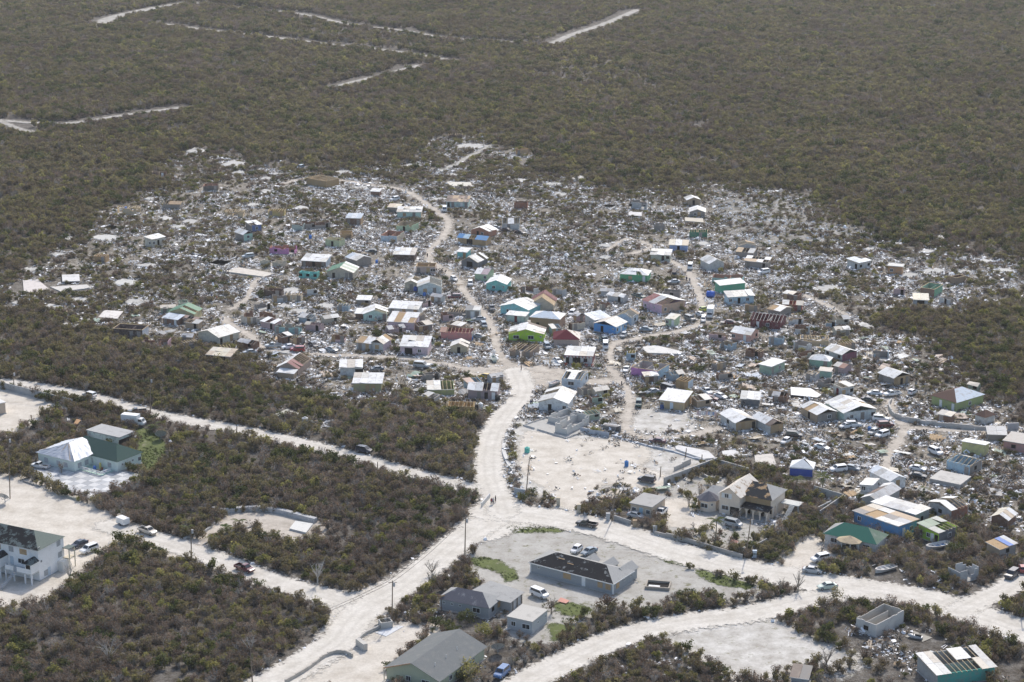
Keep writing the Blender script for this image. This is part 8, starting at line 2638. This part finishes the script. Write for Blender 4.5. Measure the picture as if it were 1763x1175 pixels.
# roofs and wall sides that came down whole
fx, fy = candidates(5.8, 400, 900, 0)
fu, fv = unproject(fx, fy)
fh = house_near(fx, fy)
fw = village_w(fx, fy)
for cx, cy, rx, ry, f, cs in HEAPS:
    fw += .8 * (((fu - cx) / rx) ** 2 + ((fv - cy) / ry) ** 2 < 1)
k = (rng.random(fx.shape) < fw * .4) & (fu > 30) & (fu < 1735) & (fv > 245) & road_free(fx, fy, 1.2) & house_clear(fx, fy, 1.3) & ~in_yards(fx, fy)
FCOL = [('white', (.64, .64, .62)), ('dull white', (.5, .49, .46)), ('rust stained', (.46, .36, .29)), ('bare plywood', (.48, .34, .2)), ('grey', (.34, .34, .34)), ('cream', (.58, .53, .43)), ('bluish', (.46, .52, .58)), ('faded green', (.3, .4, .32))]
for x, y, u_, v_ in list(zip(fx[k], fy[k], fu[k], fv[k]))[:240]:
    nm, c_ = random.choice(FCOL)
    root = thing('fallen_roof', f'{nm} fallen roof or wall side flat near the ' + beside(x, y), 'fallen roof', (x, y, .25), random.uniform(0, 6.28), 'fallen roofs and wall sides')
    root.rotation_euler = (random.uniform(-.22, .22), random.uniform(-.22, .22), root.rotation_euler.z)
    nn, L_, w_ = random.randint(2, 4), random.uniform(1.8, 3.4), random.uniform(.8, 1.15)
    for i in range(nn):
        m = MB()
        s0 = random.uniform(-.25, .25)
        z = .15 + random.uniform(0, .12)
        m.slab([(i * w_, s0, z), (i * w_ + w_ - .04, s0, z + random.uniform(-.05, .15)), (i * w_ + w_ - .04, L_ + s0, z + random.uniform(-.05, .25)), (i * w_, L_ * random.uniform(.75, 1), z)], .03)
        add('roof_sheet', m.mesh('roof_sheet', M_METAL if nm != 'bare plywood' else M_WOOD), root, jit(c_, .12))
    for i in range(random.randint(0, 3)):
        m = MB()
        a_ = random.uniform(0, nn * w_)
        m.bar((a_, -.6, .1), (a_ + random.uniform(-.6, .6), L_ + .8, .3), .1, .1)
        add('rafter', m.mesh('rafter', M_WOOD), root, jit(C['lumber'], .2))

# grass tufts on the lawns and verges
m = MB()
r_ = random.Random(5)
for i in range(26):
    a, d = r_.uniform(0, 6.28), r_.uniform(0, .45)
    p = Vector((d * math.cos(a), d * math.sin(a), 0))
    t = p + Vector((r_.uniform(-.12, .12), r_.uniform(-.12, .12), r_.uniform(.1, .28)))
    s = Vector((math.cos(a + 1), math.sin(a + 1), 0)) * .04
    m.quad(p - s, p + s, t)
L_GRASS = leaf_mat("grass_blades", (.055, .08, .02), (.11, .13, .04), .15)
TUFT = bpy.data.meshes.new('grass_tuft')
TUFT.from_pydata(m.v, [], m.f)
TUFT.materials.append(L_GRASS)
GX, GY = candidates(.7, 360, 640, 5)
GU, GV = unproject(GX, GY)
lawns = [zp('D', [(-40, 130), (60, 108), (200, 100), (370, 140), (340, 165), (200, 165), (0, 170)]), zp('7', [(520, 0), (760, 0), (1020, 40), (1060, 100), (1200, 160), (1250, 290), (1100, 330), (1000, 200), (700, 120)]),
         zp('D', [(960, 310), (1100, 340), (1220, 370), (1230, 400), (1050, 370)]), zp('D', [(1250, 420), (1400, 425), (1500, 480), (1640, 520), (1600, 550), (1400, 520), (1270, 465)]),
         [(236, 735), (262, 742), (285, 762), (283, 790), (262, 815), (240, 822), (236, 790)], zp('n', [(60, 760), (1000, 760), (1180, 900), (700, 1000), (60, 830)]), zp('D', [(200, 620), (560, 660), (460, 880), (240, 900)]),
         zp('C', [(100, 1060), (400, 890), (420, 940), (250, 1060), (60, 1150)])]
w = np.zeros(GX.shape)
for i, pg in enumerate(lawns):
    w = np.maximum(w, in_poly(pg, GU, GV) * (.75 if i < 5 else .35))
k = (rng.random(GX.shape) < w * np.clip((fbm(GX, GY, 6) - .3) * 3, 0, 1))
GX, GY = GX[k], GY[k]
k = road_free(GX, GY, .3) & house_clear(GX, GY, .3)
GX, GY = GX[k], GY[k]
n = len(GX)
s = rng.uniform(.6, 1.4, n)
scatter('grass', 'short green grass tufts on the sandy yards', None, np.stack([GX, GY, np.full(n, .05)], 1), np.stack([np.zeros(n), np.zeros(n), rng.uniform(0, 6.28, n)], 1), np.stack([s, s, s], 1), np.zeros(n, int), [(TUFT,)], 'grass_source')

# ---------------------------------------------------------------- pale stones of the far clearings are part of the tracks; air last
def haze(density):
    m = bpy.data.materials.new("haze_air")
    m.use_nodes = True
    nt = m.node_tree
    nt.nodes.clear()
    out = nt.nodes.new("ShaderNodeOutputMaterial")
    pv = nt.nodes.new("ShaderNodeVolumePrincipled")
    pv.inputs["Color"].default_value = (.93, .95, 1.0, 1)
    pv.inputs["Density"].default_value = density
    pv.inputs["Anisotropy"].default_value = 0.3
    nt.links.new(pv.outputs[0], out.inputs["Volume"])
    b = MB()
    b.box(-16500, -6500, -1.5, 16500, 20500, 182)
    o = add('haze', b.mesh('haze', m))
    o['kind'] = 'stuff'
    o['label'] = 'thin bright haze over the plain'
HAZE = 0.00006
if HAZE:
    haze(HAZE)
